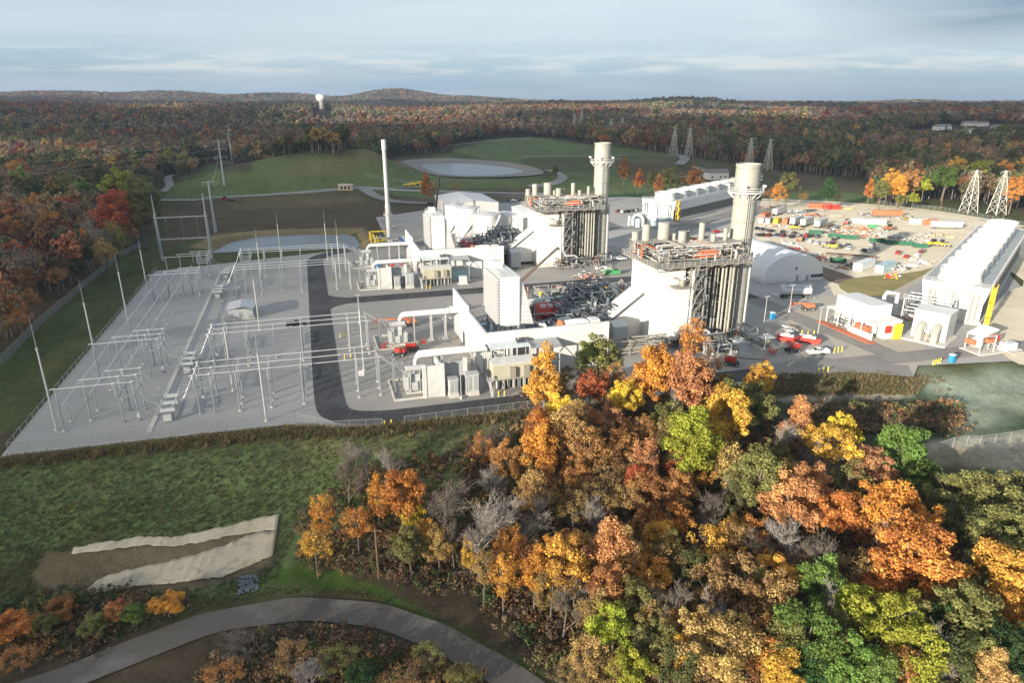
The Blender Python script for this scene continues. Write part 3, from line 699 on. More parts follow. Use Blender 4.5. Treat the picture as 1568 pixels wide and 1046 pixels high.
for ri_, (b0, w) in enumerate(ROWS):
    place(SW, 0, -83, b0+4.05, f'six-insulator disconnect switch left of the {w} circuit breaker', 'disconnect switches')
    place(SW, 0, -68, b0+4.05, f'six-insulator disconnect switch right of the {w} circuit breaker', 'disconnect switches', PI)
    place(BR, 1, -75.6, b0+4.05, f'grey circuit breaker with six slanted bushings in the {w} bay', 'circuit breakers')
    for k in range(3):
        b_ = b0+k*4.05; pw = ('front', 'middle', 'rear')[k]
        m = MB(); m.tube((-96.4+k*4, 0, 0), (-85.2, 0, 0), .1, n=8)
        m.tube((-95.5+k*4, 0, 0), (-95.5+k*4, 0, -4.3), .07, n=6)
        o = m.build('bus_tube', M['alu']); x, y = W(0, b_); o.location = (x, y, 9.45); o.rotation_euler = (0, 0, YAW)
        tag(o, f'short {pw} cross bus tube left of the switch in the {w} bay', 'bus tube', 'short cross bus tubes')
        m = MB(); m.tube((-65.8, 0, 0), (-29.5-1.2*k, 0, 0), .1, n=8)
        o = m.build('bus_tube', M['alu']); o.location = (x, y, 9.45); o.rotation_euler = (0, 0, YAW)
        tag(o, f'long {pw} bus tube of the {w} bay crossing above the perimeter road', 'bus tube', 'long cross bus tubes')
        if k < 2: bus_post(-95.5+k*4, b_, PM9, f'tall {pw} end post of the {w} bay beside the low bus', 'tall bus posts')
        for a, aw in ((-61.2, 'beside the right switch'), (-54.6, 'in the open gravel'), (-47.6, 'left of the perimeter road'), (-35.4, 'right of the perimeter road'), (-30.5, 'nearest the transformer')):
            if a == -54.6 and ri_ in (1, 2) and k != 1: continue
            bus_post(a, b_, PM9, f'tall {pw} bus post of the {w} bay {aw}', 'tall bus posts')
def mast(a, b_, h, label):
    t = plant('lightning_mast', label, 'lightning mast', a, b_, group='lightning masts')
    b = MB(); b.lathe([(.5, 0), (.5, .3), (.3, .31)], n=10); b.build('footing', M['conc'], t)
    b = MB(); b.tube((0, 0, .3), (0, 0, h*.72), .24, .15, 8); b.build('pole', M['galvw'], t)
    b = MB(); b.tube((0, 0, h*.72), (0, 0, h*.74), .26, n=8); b.tube((0, 0, h*.74), (0, 0, h), .07, .02, 6); b.build('spike', M['galv'], t)
for a, b_, h, l in ((-97.2, 5.3, 24.6, 'slim lightning mast nearest the camera on the outer yard edge'), (-98.6, 43, 23, 'slim lightning mast second along the outer yard edge'),
                    (-98.9, 79.8, 22, 'slim lightning mast third along the outer yard edge'), (-99.5, 113.7, 21.5, 'slim lightning mast farthest along the outer yard edge'),
                    (-55.5, -2.6, 21, 'pale lightning mast standing at the front gravel edge'), (-63.7, 16.3, 21, 'pale lightning mast behind the front right switch'),
                    (-60, 62, 21, 'pale lightning mast in front of the control building'), (-62, 118, 21, 'grey lightning mast between the third and rear bays'),
                    (-56, 157, 21, 'grey lightning mast before the near pond'), (-33, 21, 22, 'tall lightning mast right of the perimeter road bend'),
                    (-33.5, 120, 22, 'grey lightning mast behind the inner road fork'), (-37, 153, 21, 'grey lightning mast at the far bend of the perimeter road')):
    mast(a, b_, h, l)
# control building
t = plant('control_building', 'low grey switchyard control building between the second and third bays', 'building', -66, 79)
b = MB(); b.box(-3.6, 3.6, -4.2, 4.2, .3, 3.4); b.build('wall', M['greyl'], t)
b = MB(); b.extr([(-4.1, 3.4), (0, 4.0), (4.1, 3.4), (4.1, 3.55), (0, 4.18), (-4.1, 3.55)], -4.7, 4.7); b.build('roof', mat('grey_metal_roof', (.5, .51, .52), .45, seams=[(1, .9, .06, .8)]), t)
for s_ in (-1.6, 1.6):
    b = MB(); b.box(3.62, 4.3, s_-.6, s_+.6, .9, 2.4); b.build('air_conditioner', M['grey'], t)
b = MB(); b.box(-.5, .5, -4.26, -4.21, .35, 2.45); b.build('door', M['grey'], t)
b = MB(); b.box(-3.9, 3.9, -4.5, 4.5, 0, .3); b.build('base', M['conc'], t)
# dead-end gantry and the single-pole towers
t = plant('dead_end_gantry', 'tall grey steel H frame gantry at the rear corner of the switchyard', 'gantry', -94.5, 170)
for s_ in (-9.7, 9.7):
    b = MB(); b.tube((s_, 0, 0), (s_, 0, 20), .75, .5, 10); b.tube((s_, 0, 20), (s_, 0, 28), .3, .12, 8); b.build('column', M['galv'], t)
for z_ in (18.4, 9.3):
    b = MB(); b.bar((-10.5, 0, z_), (10.5, 0, z_), .6, .5); b.build('beam', M['galv'], t)
for k in range(3):
    b = MB(); s_ = -6+6*k
    for j in range(8): b.lathe([(.05, 18-.18*j), (.2, 17.95-.18*j), (.05, 17.88-.18*j)], s_, 0, 8)
    b.tube((s_, 0, 16.5), (s_, 0, 9.5), .04, n=5); b.build('insulator', M['porc'], t)
def monopole(px, py, h, label, arms):
    x, y = at(px, py); t = thing('transmission_pole', label, 'power pole', (x, y, H(x, y)), .5, group='steel transmission poles')
    b = MB(); b.tube((0, 0, 0), (0, 0, h), .85, .35, 10); b.build('pole', M['galvw'], t)
    for z_, l_ in arms:
        b = MB(); b.bar((-l_, 0, h*z_), (l_, 0, h*z_+.3), .3); b.build('crossarm', M['galvw'], t)
        for s_ in (-.9, .9):
            b = MB(); b.tube((l_*s_, 0, h*z_), (l_*s_, 0, h*z_-1.8), .15, n=6); b.build('insulator', M['porc'], t)
    return t
monopole(330, 356, 26, 'thick steel power pole left of the near pond', [(.98, 3)])
monopole(344, 285, 33, 'steel power pole with staggered arms on the green slope', [(.97, 4.5), (.8, 4.5), (.63, 4.5)])
monopole(356, 250, 30, 'far steel power pole on the green slope before the woods', [(.95, 2.5)])
def wire(p0, p1, sag, r, label, grp):
    p0 = Vector(p0); p1 = Vector(p1); pts = []
    for k in range(21):
        u = k/20; p = p0.lerp(p1, u); p.z -= sag*4*u*(1-u); pts.append(p)
    b = MB(); b.path(pts, r, 4); tag(b.build('power_line', M['alu']), label, 'power line', grp)
xa, ya = at(344, 285); za = H(xa, ya)
for k, (zz_, w) in enumerate(((.8, 'middle'), (.97, 'top'), (.63, 'lowest'))):
    wire((xa-3, ya-2, za+33*zz_), (-620, 430-30*k, 16+5*k), 10, .05, f'{w} power line sweeping left over the woods from the armed pole', 'power lines')
xb, yb = at(330, 356); zb_ = H(xb, yb)
for k, (zz_, w) in enumerate(((.8, 'middle'), (.97, 'upper'), (.63, 'lower'))):
    wire((xa, ya, za+33*zz_), (xb-2+2*k, yb, zb_+24), 6, .04, f'{w} power line between the two armed steel poles', 'power lines')
# fences
def fence(pts, label, h=2.2, step=3.2, zf=None, dens=.16, name='chain_link_fence'):
    m = NT('chain_link_mesh'); tr = m.n('ShaderNodeBsdfTransparent'); mx = m.n('ShaderNodeMixShader'); mx.inputs[0].default_value = dens
    m.b.inputs['Base Color'].default_value = (.22, .24, .23, 1); m.l(tr.outputs[0], mx.inputs[1]); m.l(m.b.outputs[0], mx.inputs[2]); m.l(mx.outputs[0], m.t.nodes['Material Output'].inputs[0])
    L = sum(math.dist(p, q) for p, q in zip(pts, pts[1:])); step = max(step, L/60)
    pts = resample(pts, step); x0, y0 = pts[0]; Z = (lambda p: zf) if zf is not None else (lambda p: H(*p))
    t = thing(name, label, 'fence', (x0, y0, 0))
    b = MB(); b.tube((0, 0, 0), (0, 0, h), .045, n=6); pm = b.mesh('post', M['grey'])
    for p in pts[:99]: put('post', pm, t, (p[0]-x0, p[1]-y0, Z(p)))
    b = MB(); r = MB()
    for p, q in zip(pts, pts[1:]):
        zp, zq = Z(p), Z(q); P0 = (p[0]-x0, p[1]-y0, zp+.05); P1 = (q[0]-x0, q[1]-y0, zq+.05)
        b.add([P0, P1, (P1[0], P1[1], zq+h-.05), (P0[0], P0[1], zp+h-.05)], [(0, 1, 2, 3)])
        r.bar((P0[0], P0[1], zp+h), (P1[0], P1[1], zq+h), .05)
    b.build('mesh_panel', m.m, t); r.build('top_rail', M['grey'], t)
    return t
fence([W(-103, 150), W(-103, -3.2), W(-60, -4.3), W(-50, -5)], 'thin chain link fence round the left and front switchyard edge', zf=0)
fence([W(-49, -5.4), W(-42, -11.4), W(-32, -13)], 'short chain link fence at the bend of the perimeter road', zf=0, dens=.2)
fence([W(-27.5, -13.3), W(10, -13.2), W(46, -13.6)], 'chain link fence along the front perimeter road behind the trees', zf=0)
fence([flat(0, 548), flat(60, 490), flat(120, 438), flat(182, 388), flat(216, 372)], 'grey slatted fence between the grass strip and left woods', h=2.6, dens=.6, name='boundary_fence')
fence(P((1436, 693), (1500, 682), (1568, 672), (1640, 662)), 'chain link fence on the green slope at right', dens=.2)
fence(P((1345, 312), (1440, 322), (1568, 346)), 'wire fence between the laydown yard and the pylons', dens=.15)
fence(P((590, 312), (700, 304), (800, 302)), 'long wire fence along the access road behind the tanks', dens=.25)
fence(P((560, 270), (640, 283), (760, 280)), 'wire fence round the far gas valve station', dens=.25)
# ================================================================ generating unit (built once, copied 99 m further back)
UNIT = []
def up(*a, **k): t = plant(*a, **k); UNIT.append(t); return t
R4 = random.Random(5)
def zig(b, p, q, r, n=6):            # rounded right-angled pipe run
    p = Vector(p); q = Vector(q); o = [0, 1, 2]; R4.shuffle(o); pts = [p.copy()]; c = p.copy()
    for ax in o:
        c = c.copy(); c[ax] = q[ax]
        if (c-pts[-1]).length > r*2: pts.append(c)
    for s_, e in zip(pts, pts[1:]): b.tube(s_, e, r, n=n)
    for c in pts[1:-1]: b.lathe([(0.01, c.z-r), (r*.9, c.z-r*.45), (r*1.02, c.z), (r*.9, c.z+r*.45), (.01, c.z+r)], c.x, c.y, 6, cap=False)
def pipes(par, n, bx, rr, mats, name='pipe'):
    x0, x1, y0, y1, z0, z1 = bx
    for k in range(n):
        b = MB()
        p = (R4.uniform(x0, x1), R4.uniform(y0, y1), R4.uniform(z0, z1)); q = (R4.uniform(x0, x1), R4.uniform(y0, y1), R4.uniform(z0, z1))
        zig(b, p, q, R4.choice(rr)); b.build(name, M[R4.choice(mats)], par)
def pipework(par, n, bx, rr, m):
    x0, x1, y0, y1, z0, z1 = bx; b = MB()
    for k in range(n):
        p = (R4.uniform(x0, x1), R4.uniform(y0, y1), R4.uniform(z0, z1)); q = (min(x1, max(x0, p[0]+R4.gauss(0, 3))), min(y1, max(y0, p[1]+R4.gauss(0, 3))), min(z1, max(z0, p[2]+R4.gauss(0, 2))))
        zig(b, p, q, R4.choice(rr), 5)
    stuff(b.build('pipework', M[m], par))
def frame(par, xs, ys, zs, w=.3, m='galv', brace=True):
    for x in xs:
        for y in ys:
            b = MB(); b.bar((x, y, zs[0]), (x, y, zs[-1]), w); b.build('column', M[m], par)
    for z in zs[1:]:
        b = MB()
        for y in ys: b.bar((xs[0], y, z), (xs[-1], y, z), w*.8)
        for x in xs: b.bar((x, ys[0], z), (x, ys[-1], z), w*.8)
        if brace:
            for x, x2 in zip(xs, xs[1:]):
                b.bar((x, ys[0], z-(zs[1]-zs[0])), (x2, ys[0], z), w*.5); b.bar((x2, ys[-1], z-(zs[1]-zs[0])), (x, ys[-1], z), w*.5)
        b.build('beam', M[m], par)
def vessels(par, n, bx, rr, hh, mats, name='vessel'):
    x0, x1, y0, y1, z0 = bx
    for k in range(n):
        r = R4.uniform(*rr); h = R4.uniform(*hh); b = MB()
        b.lathe([(r*.3, 0), (r, .15*r), (r, h-r*.3), (r*.6, h), (.1, h+.1*r)], 0, 0, 10)
        b.build(name, M[R4.choice(mats)], par, (R4.uniform(x0, x1), R4.uniform(y0, y1), z0))
# --- noise wall
t = up('noise_wall', 'white L shaped panel wall round the nearer turbine yard', 'wall', 0, 0)
b = MB(); b.box(-4.5, -4.05, 27, 46, 0, 12.8); b.box(-4.5, -4.05, 7.9, 27, 0, 11.5); b.build('side_panel', M['white'], t)
b = MB(); b.box(-4.5, 28, 7.4, 7.9, 0, 11.5); b.build('front_panel', M['white'], t)
b = MB()
for k in range(11): y = 9+k*3.6; z = 12.6 if y > 27 else 11.3; b.bar((-3.7, y, 0), (-3.7, y, z), .3); b.bar((-3.7, y, z-.3), (-1.6, y, .2), .2)
for k in range(9): x = -2+k*3.6; b.bar((x, 8.3, 0), (x, 8.3, 11.3), .3)
b.bar((-3.7, 8.3, 11.2), (28, 8.3, 11.2), .3); b.bar((-3.7, 8.3, 11.2), (-3.7, 27, 11.2), .3); b.bar((-3.7, 27, 12.5), (-3.7, 46, 12.5), .3); b.build('back_frame', M['dark'], t)
b = MB(); b.box(-4.62, -4.5, 31, 33.2, 0, 4); b.build('door', M['dark'], t)
b = MB(); b.box(-4.56, -4.0, 27, 46, 12.8, 12.95); b.box(-4.56, -4, 7.35, 27, 11.5, 11.65); b.box(-4, 28, 7.35, 7.95, 11.5, 11.65); b.build('coping', M['greyl'], t)
# --- inlet filter house
t = up('filter_house', 'tall white louvred air filter house over the nearer turbine yard', 'filter house', 4, 24, rz=0)
b = MB(); b.box(-2.2, 3, -7, 7, 10, 22.4); b.build('housing', M['white2'], t)
for k in range(15):
    z = 10.3+k*.8; b = MB(); b.extr([(-2.2, z+.3), (-3.15, z-.12), (-3.15, z+.02), (-2.2, z+.46)], -6.9, 6.9); b.build('louvre', M['hood'], t)
b = MB(); b.hexa([(3, -6.8, 10), (7.2, -6.0, 9.2), (7.2, 6.0, 9.2), (3, 6.8, 10)], [(3, -6.8, 22.2), (4.3, -6.3, 20.2), (4.3, 6.3, 20.2), (3, 6.8, 22.2)]); b.build('hood', mat('ribbed_white_panel', (.72, .72, .71), .5, seams=[(2, 1.1, .1, .6)]), t)
b = MB(); b.box(-2.4, 3.1, -7.2, 7.2, 9.6, 10); b.build('base_frame', M['galvw'], t); b = MB(); b.box(-2.4, 3.1, -7.1, 7.1, 22.4, 22.6); b.build('roof', M['white2'], t)
b = MB(); b.box(-2.26, -2.2, -6.9, 6.9, 10.1, 22.3); b.build('gap_shade_panel', M['dark'], t)  # dark backing stands in for the shade between the louvre hoods
for x in (-2, 2.8):
    for y in (-6.6, 0, 6.6):
        b = MB(); b.bar((x, y, 0), (x, y, 9.6), .35); b.build('leg', M['galvw'], t)
b = MB(); b.path([(6.5, 4, 14), (8.5, 4, 12), (8.6, 2, 9), (8.6, -1, 8), (11, -4, 8), (11, -6.5, 7)], .45, 8); b.build('vent_duct', M['white2'], t)
b = MB(); b.rail([(-2.1, -6.8), (-2.1, 6.8), (2.9, 6.8)], 22.6); b.box(-1, 1.5, 3.5, 6.3, 22.6, 24.3); b.build('roof_hatch', M['white2'], t)
# --- turbine yard equipment
t = up('turbine_enclosure', 'red turbine enclosure with round white roof fans in the nearer yard', 'enclosure', 21.8, 36.5)
b = MB(); b.box(-3.6, 3.6, -3.6, 1.6, 3.0, 6.4); b.build('grille_wall', M['redd'], t)
b = MB(); b.extr([(-3.6, 6.4), (1.6, 6.4), (1.6, 8.2), (0, 9.0), (-2.4, 8.1)], -3.6, 3.6, 'x'); b.build('roof', M['red'], t)
for x in (-2.2, 0, 2.2):
    b = MB(); b.lathe([(.85, 8.2), (.85, 8.9), (.7, 8.92), (.65, 8.6), (.1, 8.6)], x, -1.6, 14); b.build('fan', M['white2'], t)
b = MB(); b.lathe([(.85, 8.7), (.85, 9.6), (.7, 9.6), (.1, 9.3)], 0, .6, 14); b.build('fan', M['white2'], t)
b = MB(); b.box(-4.4, 4.4, -4.4, 2.6, 2.4, 3); b.rail([(-4.3, -4.3), (4.3, -4.3)], 3); b.build('deck', M['galv'], t)
for x in (-4, 4):
    for y in (-4, 2.2):
        b = MB(); b.bar((x, y, 0), (x, y, 2.4), .3); b.build('leg', M['steel'], t)
t = up('exhaust_silencer', 'long horizontal grey silencer lying behind the red enclosure of the nearer unit', 'silencer', 23, 43)
b = MB(); b.lathe([(.3, -6), (1.5, -5.6), (1.5, 5.6), (.3, 6)], 0, 7.2, 14, axis='x'); b.build('shell', M['galvw'], t)
b = MB(); b.lathe([(.8, 2), (.8, 8.4), (1, 8.5), (.2, 8.6)], 5, -3, 12); b.build('stub_stack', M['stack'], t)
for x in (-4, 4):
    b = MB(); b.box(x-.3, x+.3, -.8, .8, 0, 6.2); b.build('saddle', M['steel'], t)
t = up('generator_building', 'pale grey equipment box with dark roof slots in the nearer turbine yard', 'equipment box', 30.5, 33)
b = MB(); b.box(-5, 5, -3.6, 3.6, 1.5, 6.6); b.build('wall', M['greyl'], t)
b = MB(); b.extr([(-5.2, 6.6), (0, 7.2), (5.2, 6.6), (5.2, 6.75), (0, 7.4), (-5.2, 6.75)], -3.8, 3.8); b.build('roof', M['roofw'], t)
for y in (-1.9, 1.7):
    b = MB(); b.box(-3.4, -1.2, y-.8, y+.8, 7.0, 7.35); b.build('roof_slot', M['dark'], t)
b = MB(); b.box(-1.8, -1.1, -3.72, -3.6, 1.5, 4); b.build('door', M['red'], t)
b = MB(); b.bar((2.2, -3.75, 1.5), (2.2, -3.75, 7.6), .12); b.bar((2.7, -3.75, 1.5), (2.7, -3.75, 7.6), .12)
for k in range(14): b.bar((2.2, -3.75, 1.8+k*.42), (2.7, -3.75, 1.8+k*.42), .06)
b.build('ladder', M['galv'], t)
t = up('steam_turbine_casing', 'white rounded turbine casing just behind the front wall of the nearer yard', 'turbine', 21, 13)
b = MB(); b.lathe([(.5, -3.5), (1.7, -3.1), (1.9, -1), (1.9, 2.2), (1.5, 3.4), (.5, 3.8)], 0, 9.4, 14, axis='x'); b.build('casing', M['white2'], t)
b = MB(); b.lathe([(1.2, -4.6), (1.95, -4.5), (1.95, -3.9), (1.2, -3.8)], 0, 9.4, 14, axis='x'); b.build('flange', M['orange'], t)
b = MB(); b.box(-1, 5.4, -2.3, 2.3, 7.4, 8.8); b.box(3.8, 6.2, -1.6, 1.4, 8.8, 11.0); b.build('side_box', M['white2'], t)
b = MB(); b.box(-6, 7, -3.5, 3, 0, 7.4); b.build('pedestal', M['conc'], t)
b = MB(); b.rail([(-6, -3.2), (7, -3.2)], 7.4); b.build('railing', M['red'], t)
t = up('turbine_deck', 'dark pipe filled turbine deck in the middle of the nearer yard', 'pipe deck', 20, 24)
b = MB(); b.box(-8, 16, -5.5, 5.5, 5.6, 5.9); b.build('floor', M['steel'], t)
b = MB(); b.rail([(-8, -5.4), (16, -5.4), (16, 5.4)], 5.9); b.build('railing', M['galv'], t)
pipes(t, 40, (-7.5, 15.5, -5, 5, 6.1, 8.6), (.12, .18, .3), ('steel', 'dark', 'galv', 'steel'))
vessels(t, 6, (-6, 15, -4, 4, 5.9), (.4, .8), (1.2, 2.4), ('steel', 'galvw', 'grey'))
for x in (-7, 0, 8, 15):
    for y in (-5, 5):
        b = MB(); b.bar((x, y, 0), (x, y, 5.6), .4); b.build('leg', M['steel'], t)
t = up('pipe_rack', 'dark steel pipe rack tower at the back of the nearer turbine yard', 'pipe rack', 38, 40)
frame(t, (-4, 0, 4), (-7, 0, 7), (0, 4, 8, 12), .32, 'steel')
pipes(t, 58, (-7, 6.5, -11, 11, 1, 12), (.14, .2, .32, .42), ('steel', 'galv', 'dark', 'steel', 'galvw'))
b = MB(); b.path([(-3, -9, 4), (-3, -9, 7.5), (-2, -8.5, 8.2), (3, -8, 8.2), (4.2, -7, 8)], .45, 8); b.build('pipe', M['alu'], t)
b = MB(); b.path([(2, 8, 3), (2, 8, 9), (3, 8.2, 10), (8, 9, 10), (9, 9, 9), (9, 9, 4)], .45, 8); b.build('pipe', M['alu'], t)
t = up('yellow_pipe_skid', 'yellow painted gas piping at the back of the nearer yard', 'pipe skid', 31, 56)
pipes(t, 9, (-7, 8, -3, 3, .6, 5), (.16, .24, .34), ('yellow',))
b = MB(); b.lathe([(.3, 0), (.42, .2), (.42, 6), (.55, 6.1), (.55, 6.6), (.1, 6.8)], -5, 0, 10); b.build('riser', M['yellow'], t)
t = up('process_skid', 'cluttered beige process skid with small pipes behind the nearer yard', 'process skid', 36, 58)
frame(t, (-9, -3, 3, 9), (-4, 4), (0, 2.6, 5.2), .25, 'beiges')
pipes(t, 44, (-12, 14, -6, 8, .5, 6.5), (.1, .16, .22), ('beiges', 'galvw', 'alu', 'rust', 'beiges'))
vessels(t, 9, (-9, 9, -4, 4, 0), (.5, 1.0), (1.5, 4), ('beiges', 'galvw', 'white2', 'grey'))
t = up('lube_oil_skid', 'low grey skid behind the side wall of the nearer yard', 'equipment skid', 3, 40)
b = MB(); b.box(-3, 3, -4, 4, .3, 2.2); b.box(-2, 1, -3, 0, 2.2, 3.8); b.build('base', M['bluel'], t)
pipes(t, 8, (-3, 3, -4, 4, 1, 4.5), (.12, .2), ('galv', 'dark', 'galvw')); vessels(t, 3, (-2, 3, -3, 4, 2), (.5, .8), (1, 2.2), ('red', 'grey', 'galvw'))
# --- heat recovery steam generator
t = up('steam_generator', 'tall heat recovery boiler with white front and pipe covered side, nearer unit', 'boiler', 45, 15)
b = MB(); b.box(0, 8.4, 0.3, 15.5, 1.5, 22.6); b.build('inlet_casing', M['white'], t)
b = MB(); b.box(.2, 8.2, .6, 15.2, 0, 1.5); b.build('plinth', M['conc'], t)
b = MB(); b.box(3.6, 8.6, -2.2, .28, 2.6, 17.0); b.build('side_box', M['white'], t)
b = MB(); b.hexa([(-10.5, 7.2, 1.2), (0, 7.2, 1.2), (0, 15.4, 1.2), (-10.5, 15.4, 1.2)], [(-10.5, 7.2, 6.2), (0, 7.2, 13.8), (0, 15.4, 13.8), (-10.5, 15.4, 6.2)]); b.build('transition_duct', M['white'], t)
b = MB(); b.bar((-10.6, 7.0, 6.2), (-.1, 7.0, 13.8), .25, .5); b.bar((-10.6, 15.5, 6.2), (-.1, 15.5, 13.8), .25, .5); b.build('duct_edge', M['dark'], t)
b = MB(); b.extr([(1.0, .5), (7.0, .5), (7.0, 6.8), (4.0, 7.8), (1.0, 6.8)], -11.5, -7.4, 'x'); b.build('duct_hood', M['greyl'], t)
b = MB(); b.box(-12.4, -10.55, 5.0, 15.8, 1, 6.8); b.build('expansion_joint', M['dark'], t)
for k in range(3):
    b = MB(); b.box(-.12, 0.0, 12.4-k*2.7, 14.4-k*2.7, 14.1, 14.9); b.build('vent', M['greyl'], t)
b = MB(); b.box(8.4, 24.6, 3, 15.2, 2, 22.8); b.build('main_casing', M['hrsg'], t)
for k in range(6):
    b = MB(); x = 9.6+k*2.9; b.box(x, x+.35, 2.4, 3, 1, 22.8); b.build('buckstay', M['beiges'], t)
for k in range(9):
    x = 14.2+k*1.22; r = (.38, .26, .34)[k % 3]; b = MB(); b.tube((x, 1.2-.3*(k % 2), 1.6), (x, 1.2-.3*(k % 2), 22.6), r, n=10); b.build('downcomer', M['stack'], t)
for z in (6, 11.3, 16.8, 21.4):
    b = MB(); b.bar((13.6, 1.5, z), (25, 1.5, z), .25); b.build('pipe_support', M['beiges'], t)
for i, z in enumerate((4.6, 8.2, 11.9, 15.5, 19.2)):   # valve platforms between casing and downcomers
    b = MB(); b.box(8.8, 13.4, -1.8, 3, z, z+.14); b.rail([(8.8, -1.7), (13.4, -1.7)], z+.14, post=1.5); b.build('platform', M['beiges'], t)
    pipes(t, 5, (9, 13.2, -1.5, 2.4, z+.3, z+2.8), (.1, .16, .24), ('beiges', 'galvw', 'rust', 'alu', 'stack'))
    vessels(t, 2, (9.3, 13, -1.2, 2, z+.14), (.22, .42), (.9, 1.9), ('beiges', 'galvw', 'white2'))
for x in (8.9, 13.4):
    b = MB(); b.bar((x, -1.8, 0), (x, -1.8, 22.4), .32); b.build('column', M['beiges'], t)
for i in range(5):                                       # stair tower on the white face
    z = 2.5+i*3.9; b = MB(); b.box(8.8, 10.6, -3.4, -1.9, z, z+.12); b.rail([(8.8, -3.3), (10.6, -3.3)], z+.12, post=.9); b.bar((8.9, -2.7, z), (10.5, -2.7, z+3.9), .5, .1); b.build('stair', M['beiges'], t)
b = MB(); b.path([(9.2, -2.6, 22), (9.2, -2.6, 7), (10.4, -3.0, 5), (14, -3.4, 5), (15, -3.4, 4.4), (15, -3.4, 1)], .42, 9); b.build('steam_pipe', M['alu'], t)
b = MB(); b.box(-2.6, 26.6, -3.6, 17.4, 23.2, 23.45); b.build('roof_deck', M['beiges'], t)
b = MB(); b.rail([(-2.6, 17.3), (-2.6, -3.5), (26.6, -3.5), (26.6, 17.3), (-2.6, 17.3)], 23.45, post=1.6, t=.07); b.build('roof_railing', M['galvw'], t)
b = MB()
for x in (-2, 2, 6, 10, 14, 18, 22, 26): b.bar((x, -3.4, 23.05), (x, .3, 21.4), .16); b.bar((x, -3.5, 23.05), (x, 17.2, 23.05), .3, .34)
b.build('deck_beam', M['beiges'], t)
b = MB(); b.box(3.4, 9.6, -3.6, .2, 17.4, 17.6); b.rail([(3.4, -3.5), (9.6, -3.5)], 17.6); b.build('platform', M['beiges'], t)
pipes(t, 6, (3.6, 8.6, -2.8, 0, 17.8, 20.5), (.12, .2), ('white2', 'beiges')); vessels(t, 2, (4, 8, -2.4, -.6, 17.6), (.5, .8), (1.4, 2.2), ('white2', 'beiges'))
# rooftop steel, drums, silencers
for xs, ys, zt in (((-1, 2.5, 6), (8.5, 15.5), 27.6), ((7.5, 11), (5.5, 11), 27.4), ((17, 21.5, 25.5), (2, 9), 27.8)):
    frame(t, xs, ys, (23.4, 25.6, zt), .22, 'beiges'); b = MB(); b.box(xs[0]-.4, xs[-1]+.4, ys[0]-.4, ys[-1]+.4, zt, zt+.14); b.build('platform', M['beiges'], t)
    b = MB(); b.rail([(xs[0]-.4, ys[0]-.4), (xs[-1]+.4, ys[0]-.4)], zt+.14, post=1.3); b.build('railing', M['beiges'], t)
for x, y, r, z0, z1 in ((-.6, 13.5, 1.0, 27.5, 29.9), (2.0, 12.2, 1.15, 27.6, 32.0), (7.6, 12.4, 1.7, 27.5, 32.3), (9.6, 10.0, .5, 27.4, 29.4), (10.4, 7.0, 1.15, 27.4, 30.6), (17.2, 8.4, .85, 27.8, 32.4), (18.6, 4.6, .7, 27.8, 29.8), (22.6, 5.0, .62, 27.8, 31.2), (13.4, 9, .35, 23.4, 30.2)):
    b = MB(); b.lathe([(r*.45, 24.2), (r*.45, z0-.5), (r, z0), (r, z1), (r*1.06, z1+.02), (r*1.06, z1+.15), (r*.8, z1+.2), (.05, z1+.05)], x, y, 16); b.build('silencer', M['stack'], t)
for x, z in ((4.5, 25.2), (12.5, 25.3), (19.5, 25)):
    b = MB(); b.lathe([(.2, 2.0), (.9, 2.4), (1.05, 3.2), (1.05, 12.8), (.9, 13.6), (.2, 14)], x, z, 14, axis='y'); b.build('steam_drum', M['galvw'], t)
pipes(t, 56, (-2, 26, -2.6, 16.4, 23.7, 28.0), (.1, .15, .22, .3), ('beiges', 'galvw', 'stack', 'rust', 'beiges', 'white2', 'galvw'))
for k in range(7):
    b = MB(); x = -1.8+k*4.2; y = R4.uniform(-2, 12); b.tube((x, y, 23.4), (x, y, 27.6), .22, n=8); b.tube((x+.8, y+1, 23.4), (x+.8, y+1, 26.8), .16, n=8); b.build('vent_pipe', M['rust' if k % 2 == 0 else 'stack'], t)
b = MB(); b.box(12.2, 18.4, -.6, 1.8, 24.6, 26.4); b.box(12.4, 18.2, -.4, 1.6, 26.4, 26.6); b.build('duct_burner_skid', M['rust'], t)
b = MB(); b.bar((11.5, 3.4, 27.2), (19.5, 1.2, 27.2), .7, .3); b.build('cable_tray', M['galvw'], t)
for m_, n_ in (('beiges', 90), ('galv', 70), ('dark', 60), ('rust', 16)): pipework(t, n_, (-2, 26, -3.2, 17, 23.6, 27.0), (.05, .08, .12), m_)
for m_, n_ in (('beiges', 60), ('galv', 50), ('dark', 60), ('rust', 12)): pipework(t, n_, (8.6, 14.5, -2.6, 2.8, .5, 22), (.06, .1, .15), m_)
for m_, n_ in (('galv', 60), ('dark', 50), ('beiges', 40)): pipework(t, n_, (6, 30, -6, 2.5, .3, 4.2), (.07, .12, .18), m_)
for k in range(5):
    z = 5+k*3.9; b = MB(); b.box(9, 12.6, -3.2, -1.9, z, z+.1); b.rail([(9, -3.1), (12.6, -3.1)], z+.1, post=1, t=.05); b.bar((9.2, -2.5, z), (12.4, -2.5, z+3.9), .5, .08); b.build('stair', M['galv'], t)
pipes(t, 12, (6, 27, -5, 2, .4, 4.5), (.14, .25, .35), ('galvw', 'beiges', 'dark', 'rust'))
